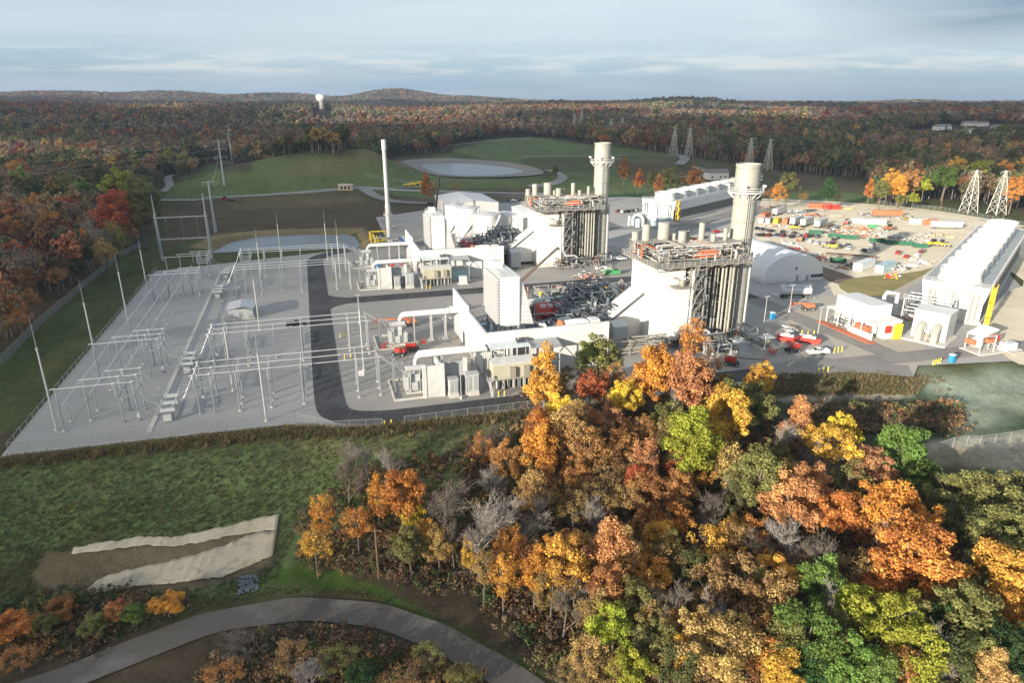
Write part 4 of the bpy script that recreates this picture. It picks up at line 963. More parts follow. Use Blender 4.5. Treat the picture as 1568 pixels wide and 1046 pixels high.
# --- exhaust stack with ring platform
t = up('exhaust_stack', 'tall beige steel stack with ring platform beside the nearer boiler', 'chimney', 74.0, 22)
b = MB(); b.lathe([(3.1, 0), (3.1, 41.5), (3.3, 41.6), (3.3, 47.7), (3.42, 47.75), (3.42, 48.3), (3.1, 48.3), (3.05, 44)], 0, 0, 32, cap=False); b.lathe([(.05, 44.1), (3.06, 44)], 0, 0, 32, cap=False); b.build('shaft', M['stack'], t)
b = MB(); b.lathe([(3.3, 40.6), (4.9, 40.6), (4.9, 40.85), (3.3, 40.85)], 0, 0, 24, cap=False)
for k in range(12):
    u = 2*PI*k/12; c, s_ = math.cos(u), math.sin(u); b.bar((3.2*c, 3.2*s_, 39), (4.8*c, 4.8*s_, 40.6), .18)
b.build('ring_platform', M['white2'], t)
b = MB(); pr = [(4.85*math.cos(2*PI*k/24), 4.85*math.sin(2*PI*k/24)) for k in range(25)]; b.rail(pr, 40.85, 1.2, 1.2, .08); b.build('railing', M['white2'], t)
for k in range(5):
    u = 2*PI*k/5+.3; b = MB(); b.tube((4.6*math.cos(u), 4.6*math.sin(u), 40.85), (4.6*math.cos(u), 4.6*math.sin(u), 43), .1, n=6); b.tube((4.6*math.cos(u), 4.6*math.sin(u), 42.6), (5.5*math.cos(u), 5.5*math.sin(u), 42.6), .3, n=8); b.build('monitor', M['white2'], t)
b = MB()
for z in range(3, 48, 5): b.lathe([(3.1, z), (3.24, z+.04), (3.24, z+.26), (3.1, z+.3)], 0, 0, 32, cap=False)
b.build('stiffener_ring', M['stack'], t)
b = MB(); b.bar((-1.2, -3.3, 1), (-1.2, -3.3, 40.6), .12); b.bar((-.6, -3.3, 1), (-.6, -3.3, 40.6), .12); b.tube((2.2, -2.9, 0), (2.2, -2.9, 24), .3, n=8); b.tube((3.2, -1.8, 0), (3.2, -1.8, 24), .3, n=8); b.build('ladder', M['galvw'], t)
# --- transformers, firewalls, ducts and the electrical buildings on the left
def transformer(a, b_, label):
    t = up('power_transformer', label, 'transformer', a, b_)
    b = MB(); b.box(-2.2, 2.2, -3, 3, 0, .5); b.build('pad', M['conc'], t)
    b = MB(); b.box(-1.4, 1.4, -2.2, 2.2, .5, 4.4); b.box(-1.5, 1.5, -2.3, 2.3, 4.4, 4.6); b.build('tank', M['greyl'], t)
    for s_ in (-1, 1):
        b = MB()
        for k in range(9): y = -2.4+k*.55; b.box(s_*1.5-.02 if s_ > 0 else -2.3, 2.3 if s_ > 0 else -1.48, y, y+.3, .9, 4.1)
        b.build('radiator', M['greyl'], t)
    b = MB(); b.lathe([(.1, -2.2), (.75, -2.1), (.75, 2.1), (.1, 2.2)], -2.6, 6.3, 14, axis='x'); b.box(-1.2, -1, -2.9, -2.3, .5, 5.7); b.box(1, 1.2, -2.9, -2.3, .5, 5.7); b.build('conservator', M['galvw'], t)
    for k in range(3):
        b = MB(); x = -1.2; y = -1.4+k*1.4; p = Vector((x, y, 4.6)); d = Vector((-.5, 0, 1)).normalized()
        for j in range(8): b.tube(p+d*(.27*j), p+d*(.27*j+.1), .26-.015*j, .15, 8); b.tube(p+d*(.27*j+.1), p+d*(.27*j+.27), .13, n=6)
        b.build('bushing', M['porc'], t)
        b = MB(); q = p+d*2.2; pts = []
        e = Vector((-7.0-.9*k, -1.2+k*2, 9.4))
        for j in range(9): u = j/8; c = q.lerp(e, u); c.z -= 1.2*math.sin(PI*u); pts.append(c)
        b.path(pts, .045, 5); b.build('lead', M['alu'], t)
    b = MB(); b.box(1.5, 2.6, -2.9, -1.4, .5, 3.6); b.box(-.8, .6, -2.9, -2.25, .8, 2.8); b.build('cabinet', M['greyl'], t)
    b = MB(); b.bar((-4.6, -1.8, 8.2), (-2, -1.8, 4), .25); b.bar((-4.6, 1.8, 8.2), (-2, 1.8, 4), .25); b.bar((-4.6, -1.8, 0), (-4.6, -1.8, 8.2), .25); b.bar((-4.6, 1.8, 0), (-4.6, 1.8, 8.2), .25); b.bar((-4.6, -2.2, 8.2), (-4.6, 2.2, 8.2), .3); b.build('strut', M['galv'], t)
    return t
transformer(-22.6, 5.6, 'grey transformer left of the panel firewall, nearer unit')
transformer(-22.2, 39.6, 'grey transformer under the white bus duct into the yard wall, nearer unit')
def moat(a, b_, w, d, label):
    t = up('containment_kerb', label, 'kerb', a, b_)
    b = MB()
    for x0, x1, y0, y1 in ((-w, w, -d, -d+.35), (-w, w, d-.35, d), (-w, -w+.35, -d+.35, d-.35), (w-.35, w, -d+.35, d-.35)): b.box(x0, x1, y0, y1, 0.02, .5)
    b.build('kerb', M['conc'], t)
moat(-23, 5.7, 5, 6.2, 'pale concrete kerb round the firewall transformer, nearer unit')
moat(-22.6, 40, 5.6, 6.2, 'pale concrete kerb round the bus duct transformer, nearer unit')
t = up('fire_wall', 'pale precast firewall beside the front transformer, nearer unit', 'wall', -17, 0)
pc = mat('pale_precast', (.6, .6, .57), .8, seams=[(2, 1.3, .05, .85)])
b = MB(); b.box(-3.8, .3, -.6, -.1, 0, 7.8); b.build('front_panel', pc, t)
b = MB(); b.box(-.4, .1, -.1, 9.4, 0, 7.8); b.build('cross_panel', pc, t)
b = MB(); b.box(.1, 6, 1.7, 2.2, 0, 7.4); b.build('recessed_panel', M['concg'], t)  # darker grey than the other panels: shade of the recess put into its colour
for x in (-3.9, .3, 6.1):
    b = MB(); b.box(x-.4, x+.4, -.75 if x < 1 else 1.4, 0.0 if x < 1 else 2.4, 0, 8.1); b.build('pillar', pc, t)
t = up('bus_duct', 'triple white bus duct from the front transformer to the canopy, nearer unit', 'bus duct', -17, 5.4)
for k in range(3):
    b = MB(); y = -1.0+k*1.1; b.path([(-5.2+.3*k, y, 4.6), (-5.2+.3*k, y, 7.6), (-4.7+.3*k, y, 8.4), (-3.9, y, 8.7), (12, y, 8.7)], .48, 10); b.build('tube', M['white2'], t)
for x in (1, 9, 12):
    b = MB(); b.bar((x, -1.8, 0), (x, -1.8, 8.1), .3); b.bar((x, 2, 0), (x, 2, 8.1), .3); b.bar((x, -1.9, 8.1), (x, 2.1, 8.1), .25); b.build('support', M['galvw'], t)
t = up('bus_duct', 'single run of white bus duct entering the side wall, nearer unit', 'bus duct', -14, 38.6)
for k in range(3):
    b = MB(); y = -1.0+k*1.0; b.path([(-7.4+.2*k, y, 4.6), (-7.4+.2*k, y, 7.4), (-6.8+.2*k, y, 8.2), (-6, y, 8.4), (9.5, y, 8.4)], .5, 10); b.build('tube', M['white2'], t)
for x in (-3.5, 1.5, 5.5):
    b = MB(); b.bar((x, -1.2, .3), (x, -1.2, 7.8), .28); b.bar((x, 1.2, .3), (x, 1.2, 7.8), .28); b.bar((x, -1.4, 7.8), (x, 1.4, 7.8), .25); b.box(x-.8, x+.8, -1.8, 1.8, 0, .3); b.build('support', M['galvw'], t)
for a, h, w, l in ((-14.5, 3.4, 1.1, 'small grey electrical cabinet on a white plinth, nearer unit'), (-10.1, 4.2, 1.5, 'large grey electrical cabinet on a white plinth, nearer unit')):
    t = up('electrical_cabinet', l, 'cabinet', a, -1.2)
    b = MB(); b.box(-w, w, -1.2, 1.2, 0, 1); b.build('plinth', M['conc'], t)
    b = MB(); b.box(-w+.1, w-.1, -1, 1, 1, 1+h); b.build('housing', M['greyl'], t)
    b = MB(); b.box(-w-.05, w+.05, -1.15, 1.15, 1+h, 1.2+h); b.build('roof', M['galvw'], t)
    for k in (-1, 1):
        b = MB(); b.box(k*w*.45-.35, k*w*.45+.35, -1.05, -1.0, 1.3, .7+h); b.build('door', M['grey'], t)
t = up('switchgear_building', 'long beige switchgear building raised on stilts, nearer unit', 'building', .2, .4)
b = MB(); b.box(-5.2, 5.2, -1.9, 1.9, 3.0, 6.6); b.build('wall', M['beige'], t)
b = MB(); b.extr([(-2.1, 6.6), (2.1, 6.9), (2.1, 7.05), (-2.1, 6.75)], -5.4, 5.4, 'x'); b.build('roof', mat('pale_beige_roof', (.66, .65, .6), .45, seams=[(0, .8, .06, .8)]), t)
for x in (-.6, 2.8):
    b = MB(); b.box(x-.7, x+.7, -2.7, -1.92, 3.4, 5.9); b.build('air_conditioner', M['beiges'], t)
b = MB(); b.box(-4.9, -4.4, -1.96, -1.9, 3.2, 4); b.build('panel', M['dark'], t)
b = MB(); b.box(-5.3, 5.3, -2, 2, 2.7, 3.0); b.build('skid', M['beiges'], t)
for x in (-5, -2.5, 0, 2.5, 5):
    for y in (-1.8, 1.8):
        b = MB(); b.bar((x, y, 0), (x, y, 2.7), .22); b.build('leg', M['beiges'], t)
b = MB(); b.box(-6.6, -5.3, -2.6, 0, 2.8, 3); b.rail([(-6.6, 0), (-6.6, -2.6), (-5.3, -2.6)], 3, post=.8); b.bar((-6.2, -2.6, 2.9), (-6.2, -5, .1), .7, .1); b.build('stair', M['galvw'], t)
b = MB()
for k in range(7): b.box(-4+k*1.3, -3.5+k*1.3, -1, 1, .1, 2.6)
b.build('cable_riser', M['greyl'], t)
t = up('canopy', 'pale blue roofed open canopy with three dark vents before the yard wall, nearer unit', 'canopy', .6, 4.6)
b = MB(); b.extr([(-1.6, 8.8), (2.2, 9.2), (2.2, 9.35), (-1.6, 8.95)], -5, 5, 'x'); b.build('roof', mat('pale_blue_roof', (.6, .66, .68), .45, seams=[(0, 1, .06, .8)]), t)
for k in range(3):
    b = MB(); b.hexa([(2.2+k*.9, .2, 9.25), (2.7+k*.9, .2, 9.25), (2.7+k*.9, 2.1, 9.4), (2.2+k*.9, 2.1, 9.4)], [(2.2+k*.9, 1.2, 9.9), (2.7+k*.9, 1.2, 9.9), (2.7+k*.9, 2.1, 10), (2.2+k*.9, 2.1, 10)]); b.build('vent', M['dark'], t)
for x in (-4.8, -1.6, 1.6, 4.8):
    for y in (-1.4, 2.0):
        b = MB(); b.bar((x, y, 0), (x, y, 8.8), .25); b.build('column', M['galvw'], t)
b = MB(); b.box(-3.2, -1, -.9, 1.6, 0, 6.4); b.box(-.4, .8, -.6, 1.4, 0, 8.6); b.box(1.4, 4.4, -.8, 1.6, 0, 5.6); b.build('cabinet', M['greyl'], t)
t = up('canopy', 'shaded blue lean-to roof on lattice posts against the front yard wall, nearer unit', 'canopy', 9.6, 4.8)
b = MB(); b.extr([(-1.6, 8.0), (2.4, 8.8), (2.4, 8.95), (-1.6, 8.15)], -3.6, 4, 'x'); b.build('roof', M['galv'], t)
for x in (-3.2, 3.6):
    b = MB(); b.bar((x, -1.4, 0), (x, -1.4, 8), .22); b.bar((x, -1.4, 4), (0, -1.4, 8), .15); b.build('column', M['galvw'], t)
b = MB(); b.box(-3, 3.4, 0, 1.8, 0, 3.4); b.build('cabinet', M['bluel'], t)
t = up('equipment_box', 'small white equipment box right of the switchgear building, nearer unit', 'equipment box', 9.8, -1.2)
b = MB(); b.box(-1.3, 1.3, -1, 1, .3, 3); b.build('housing', M['white2'], t); b = MB(); b.box(-1.8, 1.8, -1.4, 1.4, 0, .3); b.build('plinth', M['conc'], t)
t = up('pipe_manifold', 'beige pipe manifold in front of the white boiler duct, nearer unit', 'pipe rack', 38, 12.4)
frame(t, (-8, -2, 4, 9), (-1.4, 1.4), (0, 2.2, 4.4), .22, 'beiges', False)
for k in range(7):
    b = MB(); z = 1+k*.55; b.tube((-8.5, -1.2+.4*k, z), (9.5, -1.2+.4*k, z), .18, n=7); b.build('pipe', M['beiges' if k % 2 else 'stack'], t)
t = up('pump_skid', 'low dark pump skid in a pale frame at the nearer boiler foot', 'pump skid', 62, 5.5)
b = MB(); b.box(-6, 6, -2.2, 2.2, 0, .3); b.build('base', M['conc'], t); frame(t, (-5.6, 0, 5.6), (-2, 2), (0.3, 3.4), .25, 'galvw', False)
b = MB(); b.box(2.6, 5.4, -1.8, 1.8, .3, 3.2); b.build('cabinet', M['greyl'], t); b = MB(); b.lathe([(.3, -5), (1.2, -4.8), (1.2, 1.4), (.3, 1.7)], 0, 1.7, 12, axis='x'); b.build('pump', M['dark'], t)
pipes(t, 8, (-6, 5, -2.4, 2.4, .5, 3.6), (.12, .2), ('galvw', 'dark', 'beiges'))
t = up('pipe_bridge', 'pale pipe bridge running beside the boiler casing, nearer unit', 'pipe rack', 58, 40)
frame(t, (-10, -3, 4, 11), (-2, 2), (0, 4.5, 8.5), .3, 'beiges'); pipes(t, 36, (-12, 12, -3.5, 3.5, .6, 9), (.14, .22, .34), ('beiges', 'galvw', 'stack', 'galv', 'rust')); vessels(t, 7, (-11, 11, -4, 4, 0), (.6, 1.2), (2, 5), ('beiges', 'white2', 'galvw', 'grey'))
t = up('valve_skid', 'beige valve and tank cluster between the yard and the boiler, nearer unit', 'equipment skid', 50, 54)
pipes(t, 22, (-8, 8, -5, 5, .4, 4), (.12, .2, .3), ('beiges', 'galvw', 'dark', 'rust')); vessels(t, 8, (-8, 8, -5, 5, 0), (.5, 1.3), (1.5, 4), ('beiges', 'white2', 'galvw', 'grey'))
t = up('yard_pipework', 'tangle of grey pipes across the back of the turbine yard, nearer unit', 'pipework', 34, 30)
for m_, n_ in (('steel', 110), ('dark', 90), ('galv', 70), ('beiges', 30)): pipework(t, n_, (-12, 7, -5, 18, 3.0, 9.5), (.08, .13, .2, .3), m_)
frame(t, (-8, -2, 4, 9), (-2, 6, 14), (0, 4.5, 8.8), .28, 'steel')
t = up('ground_pipework', 'low beige and yellow pipe clutter between yard and road, nearer unit', 'pipework', 40, 64)
for m_, n_ in (('beiges', 80), ('galv', 70), ('yellow', 14), ('rust', 14), ('dark', 40)): pipework(t, n_, (-18, 22, -7, 9, .3, 4.6), (.07, .12, .18, .25), m_)
LAMPS = []
def lamp(a, b_, label, h=9.):
    t = plant('yard_light', label, 'street lamp', a, b_, group='yard light poles')
    b = MB(); b.lathe([(.35, 0), (.35, .7), (.12, .72)], n=10); b.build('base', M['conc'], t)
    b = MB(); b.tube((0, 0, .7), (0, 0, h), .11, .07, 7); b.build('pole', M['galvw'], t)
    b = MB(); b.bar((-.5, 0, h), (.5, 0, h), .08); b.box(-.75, -.3, -.18, .18, h, h+.16); b.box(.3, .75, -.18, .18, h, h+.16); b.build('lamp_head', M['greyl'], t)
for a, b_, l in ((-13.1, -3.2, 'yard light between the two cabinets at the front road'), (65, -6, 'yard light at the front road before the boom lifts'), (87, 24, 'yard light left of the fuel trailers'), (95, 10, 'yard light by the yellow bollards of the road bend'), (103, 33, 'yard light at the corner of the trailer pad'), (-31, 60, 'yard light in the gravel between the two units'), (74, 62, 'yard light behind the nearer exhaust stack')):
    lamp(a, b_, l)
for o in list(UNIT):
    l = o['label'].replace('nearer', 'farther')
    l = l if 'farther' in l else l+' of the farther unit'
    if o.name.split('.')[0] in ('pump_skid', 'pipe_manifold'): continue
    x, y = o.location.x+99*V[0], o.location.y+99*V[1]
    dup(o, (x, y, 0), None, l)
# ================================================================ cooling towers
def cooling_tower(a, b_, rz, Wd, L, hc, label, ncell, stair_l=True):
    t = plant('cooling_tower', label, 'cooling tower', a, b_, rz=rz)
    b = MB(); b.box(-.6, L+.6, -.8, Wd+.8, 0, .9); b.build('basin', M['conc'], t)
    b = MB(); b.box(0.02, L, 0, Wd, .9, hc*.52); b.build('louvre_wall', M['louv'], t)
    b = MB(); n = int(L/2.5)
    for k in range(n+1):
        x = k*L/n
        b.box(x-.08, x+.08, -.12, 0, .9, hc*.52)
        if k < n and k % 2 == 0: b.bar((x, -.07, .9), (x+2*L/n if k+2 <= n else x, -.07, hc*.5), .08)
    for z in (2.2, 3.6, 5.0): b.box(0, L, -.1, 0, z, z+.12)
    b.build('louvre_frame', M['beiges'], t)
    b = MB(); b.hexa([(0, -.15, hc*.52), (L, -.15, hc*.52), (L, Wd+.15, hc*.52), (0, Wd+.15, hc*.52)], [(0, -1.2, hc), (L, -1.2, hc), (L, Wd+1.2, hc), (0, Wd+1.2, hc)]); b.build('upper_casing', mat('white_ribbed_casing', (.76, .77, .78), .5, seams=[(0, 2, .08, .8)], var=.03), t)
    b = MB(); b.box(.3, L-.3, -.9, Wd+.9, hc, hc+.05); b.build('deck', M['grey'], t)
    b = MB(); b.box(-.35, 0, -.2, Wd+.2, .5, hc+.02); b.build('end_wall', M['white'], t)
    b = MB(); b.rail([(0, -1.1), (L, -1.1)], hc, 1.1, 2.5, .06); b.rail([(L, Wd+1.1), (0, Wd+1.1), (0, -1.1)], hc, 1.1, 2.5, .06); b.build('deck_railing', M['white2'], t)
    p = L/ncell; r = p*.44
    me = MB(); me.lathe([(r, hc), (r*.99, hc+.5), (r*.93, hc+1.6), (r*.93, hc+2.4), (r*.97, hc+3.9), (r*.94, hc+3.9), (r*.9, hc+2.4), (r*.9, hc+1.2)], 0, 0, 36, cap=False); fan = me.mesh('fan_cowl', M['white2'])
    fb = MB(); fb.lathe([(.05, hc+1.9), (.7, hc+1.7), (.7, hc+1.2), (.05, hc+1.1)], 0, 0, 10)
    for k in range(6):
        u = 2*PI*k/6; c, s_ = math.cos(u), math.sin(u)
        fb.hexa([(c*.5-s_*.3, s_*.5+c*.3, hc+1.4), (c*.5+s_*.3, s_*.5-c*.3, hc+1.5), (c*r*.86+s_*.35, s_*r*.86-c*.35, hc+1.5), (c*r*.86-s_*.35, s_*r*.86+c*.35, hc+1.4)],
                [(c*.5-s_*.3, s_*.5+c*.3, hc+1.5), (c*.5+s_*.3, s_*.5-c*.3, hc+1.6), (c*r*.86+s_*.35, s_*r*.86-c*.35, hc+1.6), (c*r*.86-s_*.35, s_*r*.86+c*.35, hc+1.5)])
    fm = fb.mesh('fan', M['grey'])
    for k in range(ncell):
        o = put('fan_cowl', fan, t, (p*(k+.5), Wd/2, 0)); put('fan', fm, o)
    for y in (1.2, 2.6, Wd*.5, Wd-3, Wd-1.6):
        b = MB(); b.tube((-.75, y, .5), (-.75, y, hc*.78), .28, n=8); b.build('riser_pipe', M['steel' if Wd > 18 else 'beiges'], t)
    b = MB(); b.bar((-.75, .6, hc*.8), (-.75, Wd-.8, hc*.8), .4); b.build('header_pipe', M['steel' if Wd > 18 else 'beiges'], t)
    b = MB()
    for k in range(5):
        xa, xb = ((.5, 2.6) if k % 2 == 0 else (2.6, .5)); z0, z1 = k*hc/5, (k+1)*hc/5
        b.bar((xa, -2.1, z0), (xb, -2.1, z1), .8, .1); b.bar((xa, -2.6, z0+1), (xb, -2.6, z1+1), .08); b.box(.1, 3.0, -2.7, -1.5, z1-.06, z1)
    for x in (.1, 3):
        for y in (-2.7, -1.5): b.bar((x, y, 0), (x, y, hc+1.1), .12)
    b.build('stair', M['yellow'], t)
    return t
cooling_tower(152.5, 198.7, math.atan2(.53, .85), 19.4, 112, 11.0, 'long far cooling tower with a row of white fan cowls behind the stack', 8)
cooling_tower(149.3, 5.5, math.atan2(.56, .83), 15.6, 124, 11.6, 'long near cooling tower with white fan cowls running off the right edge', 9)
t = plant('pipe_gallery', 'white steel pipe gallery standing against the near cooling tower end', 'pipe rack', 131, 8, rz=math.atan2(.56, .83))
frame(t, (-1, 3, 7), (-6, 0, 6), (0, 5, 8.6), .3, 'galvw')
b = MB(); b.path([(-1, 8, 3), (-1, 8, 9.5), (-1, 11, 9.5), (-1, 11.5, 8), (-1, 11.5, 1)], .6, 9); b.build('pipe', M['white2'], t)
b = MB(); b.rail([(-1, -6.4), (-1, 6.4)], 8.6, 1.1, 1.2, .07); b.build('railing', M['galvw'], t)
pipes(t, 8, (-2, 6, 7, 12, .5, 6), (.2, .3), ('galvw', 'white2', 'galv'))
t = plant('pump_house', 'white pump house box with two fat curved pipes in front', 'pump house', 121.0, 2.7, rz=math.atan2(-7.9, 4.2))
b = MB(); b.box(0, 8.8, 0, 8, .4, 8.2); b.build('wall', M['white'], t)
b = MB(); b.box(-.15, 8.95, -.15, 8.15, 8.2, 8.45); b.build('roof', M['white2'], t)
b = MB(); b.box(-2, 10, -4, 9, 0, .4); b.build('base', M['conc'], t)
for x in (2.6, 6.6):
    b = MB(); b.path([(x, .3, 4.6), (x, -1.0, 4.5), (x, -2.0, 3.9), (x, -2.6, 2.8), (x, -2.8, 1.4), (x, -2.8, .4)], 1.05, 14); b.build('pipe', M['stack'], t)
pipes(t, 7, (3, 6.5, -2, -.3, 1, 5), (.15, .22), ('galvw', 'beiges')); vessels(t, 2, (3.4, 5.6, -2, -.8, .4), (.4, .6), (1.5, 2.5), ('beiges', 'galvw'))
t = plant('pump_house', 'pale pump house with grey curved pipes at the far cooling tower', 'pump house', 133, 190, rz=math.atan2(.53, .85))
b = MB(); b.box(0, 8, -9, -1, .3, 4.2); b.build('wall', M['bluel'], t); b = MB(); b.box(-.3, 8.3, -9.3, -.7, 4.2, 4.5); b.build('roof', M['white2'], t)
for x in (-3, -6):
    b = MB(); b.path([(x, 6, .3), (x, 6, 4.5), (x, 4.8, 6), (x, 3, 6.4), (x, 1, 6), (x, -.2, 4.6), (x, -.4, .3)], 1.0, 12); b.build('pipe', M['grey'], t)
vessels(t, 4, (-8, -1, 1, 8, 0), (.8, 1.2), (3, 6), ('bluel', 'grey'))
t = plant('yellow_crane', 'yellow boom machine standing behind the farther stack', 'boom lift', 83, 146)
b = MB(); b.box(-1.5, 1.5, -2.5, 2.5, .6, 2.2); b.build('chassis', M['yellow'], t); b = MB(); b.bar((0, 0, 2.2), (-1, 0, 15), .7); b.build('boom', M['yellow'], t); b = MB(); b.bar((-1, 0, 15), (0, 0, 9), .5); b.build('jib', M['yellow'], t)
for x in (-1.4, 1.4):
    for y in (-1.7, 1.7):
        b = MB(); b.lathe([(.55, x-.2), (.6, x), (.55, x+.2)], y, .6, 12, axis='x'); b.build('wheel', M['black'], t)
# ================================================================ buildings round the plant
def hall(name, label, a, b_, w, d, h, hr, rz=0, wallm='white2', roofm='roofw', doors=2):
    t = plant(name, label, 'building', a, b_, rz=rz)
    b = MB(); b.extr([(-w/2, 0), (w/2, 0), (w/2, h), (0, h+hr-.05), (-w/2, h)], -d/2, d/2); b.build('wall', M[wallm], t)
    b = MB(); b.extr([(-w/2-.4, h-.05), (0, h+hr), (w/2+.4, h-.05), (w/2+.4, h+.15), (0, h+hr+.2), (-w/2-.4, h+.15)], -d/2-.4, d/2+.4); b.build('roof', M[roofm], t)
    for k in range(doors):
        x = -w/4+k*w/2; b = MB(); b.box(x-1.5, x+1.5, -d/2-.08, -d/2, .1, 3.6); b.build('door', M['greyl'], t)
    return t
hall('warehouse', 'wide white warehouse with shallow roof behind the storage tanks', 48, 262, 30, 40, 8.2, 1.8)
hall('annexe', 'low white annexe against the left wall of the warehouse', 28.5, 246, 9, 12, 3.6, .5, doors=1)
hall('workshop', 'white workshop hall right of the storage tanks', 71, 188, 18, 46, 10.2, 1.6)
hall('office', 'flat white office block between tanks and workshop', 58.5, 205, 6, 16, 7.5, .3, doors=1)
def tank(a, b_, r, h, label):
    t = plant('storage_tank', label, 'tank', a, b_, group='white storage tanks')
    b = MB(); b.lathe([(r, 0), (r, h), (r*.98, h+.15), (.1, h+r*.16)], 0, 0, 36); b.build('shell', mat('white_tank_paint', (.56, .56, .55), .4, var=.04, scale=.3, seams=[(2, 2.4, .06, .85)]), t)
    b = MB(); pr = [(r*.99*math.cos(2*PI*k/24), r*.99*math.sin(2*PI*k/24)) for k in range(25)]; b.rail(pr, h, 1.1, 1.5, .06); b.build('railing', M['galvw'], t)
    b = MB()
    for k in range(24):
        u0, u1 = -2.2+k*.06, -2.2+(k+1)*.06
        b.bar(((r+.5)*math.cos(u0), (r+.5)*math.sin(u0), k*h/24), ((r+.5)*math.cos(u1), (r+.5)*math.sin(u1), (k+1)*h/24), .7, .12)
    b.build('stair', M['white2'], t)
tank(37, 168, 6.6, 14.0, 'front large white storage tank beside the workshop'); tank(32.5, 189, 6.2, 14.2, 'middle white storage tank behind the front large one'); tank(28.5, 203, 5.6, 14.0, 'rear white storage tank nearest the warehouse')
# tall slim vent stack at the back left
t = plant('vent_stack', 'very tall slim grey vent stack standing before the green hill', 'chimney', -7.2, 182.4)
b = MB(); b.tube((0, 0, 0), (0, 0, 17.6), 1.25, 1.2, 20); b.tube((0, 0, 17.6), (0, 0, 19.2), 1.2, .95, 20, caps=False); b.tube((0, 0, 19.2), (0, 0, 44.5), .95, .9, 20); b.build('shaft', M['galvw'], t)
b = MB(); b.tube((0, 0, 44), (0, 0, 47.5), 1.05, n=16); b.tube((0, 0, 43.2), (0, 0, 43.6), 1.3, n=16); b.build('cap', M['white2'], t)
b = MB(); b.lathe([(1.2, 13.4), (2.2, 13.4), (2.2, 13.6), (1.2, 13.6)], n=16, cap=False); b.rail([(2.1*math.cos(PI*k/6), 2.1*math.sin(PI*k/6)) for k in range(13)], 13.6, 1.1, 1.2); b.build('platform', M['galvw'], t)
b = MB(); b.box(-4, 4, -3, 3, 0, .4); b.build('base', M['conc'], t)
pipes(t, 10, (-9, 7, -4, 4, .5, 3.4), (.2, .3), ('galvw', 'white2', 'galv'))
t = plant('yellow_pipe_skid', 'yellow gas pipe frame left of the slim vent stack', 'pipe skid', -12, 184)
for k in range(3):
    b = MB(); b.path([(-4+1.6*k, -4, .3), (-4+1.6*k, -4, 5-1.1*k), (-4+1.6*k, 3, 5-1.1*k), (-4+1.6*k, 4, .3)], .3, 8); b.build('pipe', M['yellow'], t)
b = MB(); b.path([(-4, 3, 5), (3.5, 3, 5), (3.5, 3, .3)], .34, 8); b.build('pipe', M['yellow'], t)
pipes(t, 5, (-5, 4, -4, 4, .4, 3), (.2,), ('yellow',))
t = thing('gas_valve_station', 'yellow gas valve station inside the far wire fence', 'pipe skid', (*at(632, 285), H(*at(632, 285))))
for k in range(2):
    b = MB(); b.path([(-7+4*k, 0, .3), (-6+4*k, 0, 1.4+k), (2+3*k, 0, 1.4+k), (4+2*k, 0, 3.4), (5+2*k, 0, 3.4), (6+2*k, 0, .3)], .45, 8); b.build('pipe', M['yellow'], t)
b = MB(); b.box(-14, 10, -5, 5, -.2, .05); b.build('base', G_PALE, t)
x, y = at(530, 291); t = thing('gatehouse', 'small tan gatehouse beside the country road', 'hut', (x, y, H(x, y)))
b = MB(); b.box(-5, 5, -2.5, 2.5, 0, 4); b.build('wall', M['tan'], t); b = MB(); b.box(-5.4, 5.4, -2.9, 2.9, 4, 4.3); b.build('roof', M['white2'], t)
for k in (-2.6, 0, 2.6):
    b = MB(); b.box(k-.7, k+.7, -2.56, -2.5, 1, 3); b.build('window', M['glass'], t)
# tent
t = plant('storage_tent', 'large white arched fabric storage tent behind the nearer stack', 'tent', 130, 66)
prof = []
for k in range(21): u = PI*k/20; prof.append((-12.8*math.cos(u), 2.2+8.2*math.sin(u)**.85))
n = len(prof); b = MB(); vs = [(p[0], y, p[1]) for y in (0, 46) for p in prof]
b.add(vs, [(k, k+1, n+k+1, n+k) for k in range(n-1)], True); b.add([(-12.8, 0, 0), (-12.8, 46, 0), (-12.8, 46, 2.2), (-12.8, 0, 2.2), (12.8, 0, 0), (12.8, 46, 0), (12.8, 46, 2.2), (12.8, 0, 2.2)], [(0, 3, 2, 1), (4, 5, 6, 7)]); b.build('roof', mat('white_tent_fabric', (.8, .8, .79), .6, var=.02, seams=[(1, 4.6, .1, .85)]), t)
b = MB(); g = [(-12.75, 0)]+[(p[0]*.995, p[1]*.995) for p in prof]+[(12.75, 0)]; b.extr(g, .05, .2); b.build('gable', M['tent'], t)
for x in (1.5, 6):
    b = MB(); b.box(x-.6, x+.6, -.05, .05, 0, 2.3); b.build('door', M['grey'], t)
b = MB(); b.box(.2, 1, -.03, .05, 4.6, 5.5); b.build('window', M['glass'], t)
for k in range(6):
    b = MB(); b.box(7.6+k*.9, 8.3+k*.9, -.05, .06, 1, 2.2); b.build('window', M['glass'], t)
b = MB(); b.rail([(-13.5, 30), (-13.5, -1.5), (-4, -1.5)], 0, 1.6, 2.2, .06); b.build('guard_rail', M['galv'], t)
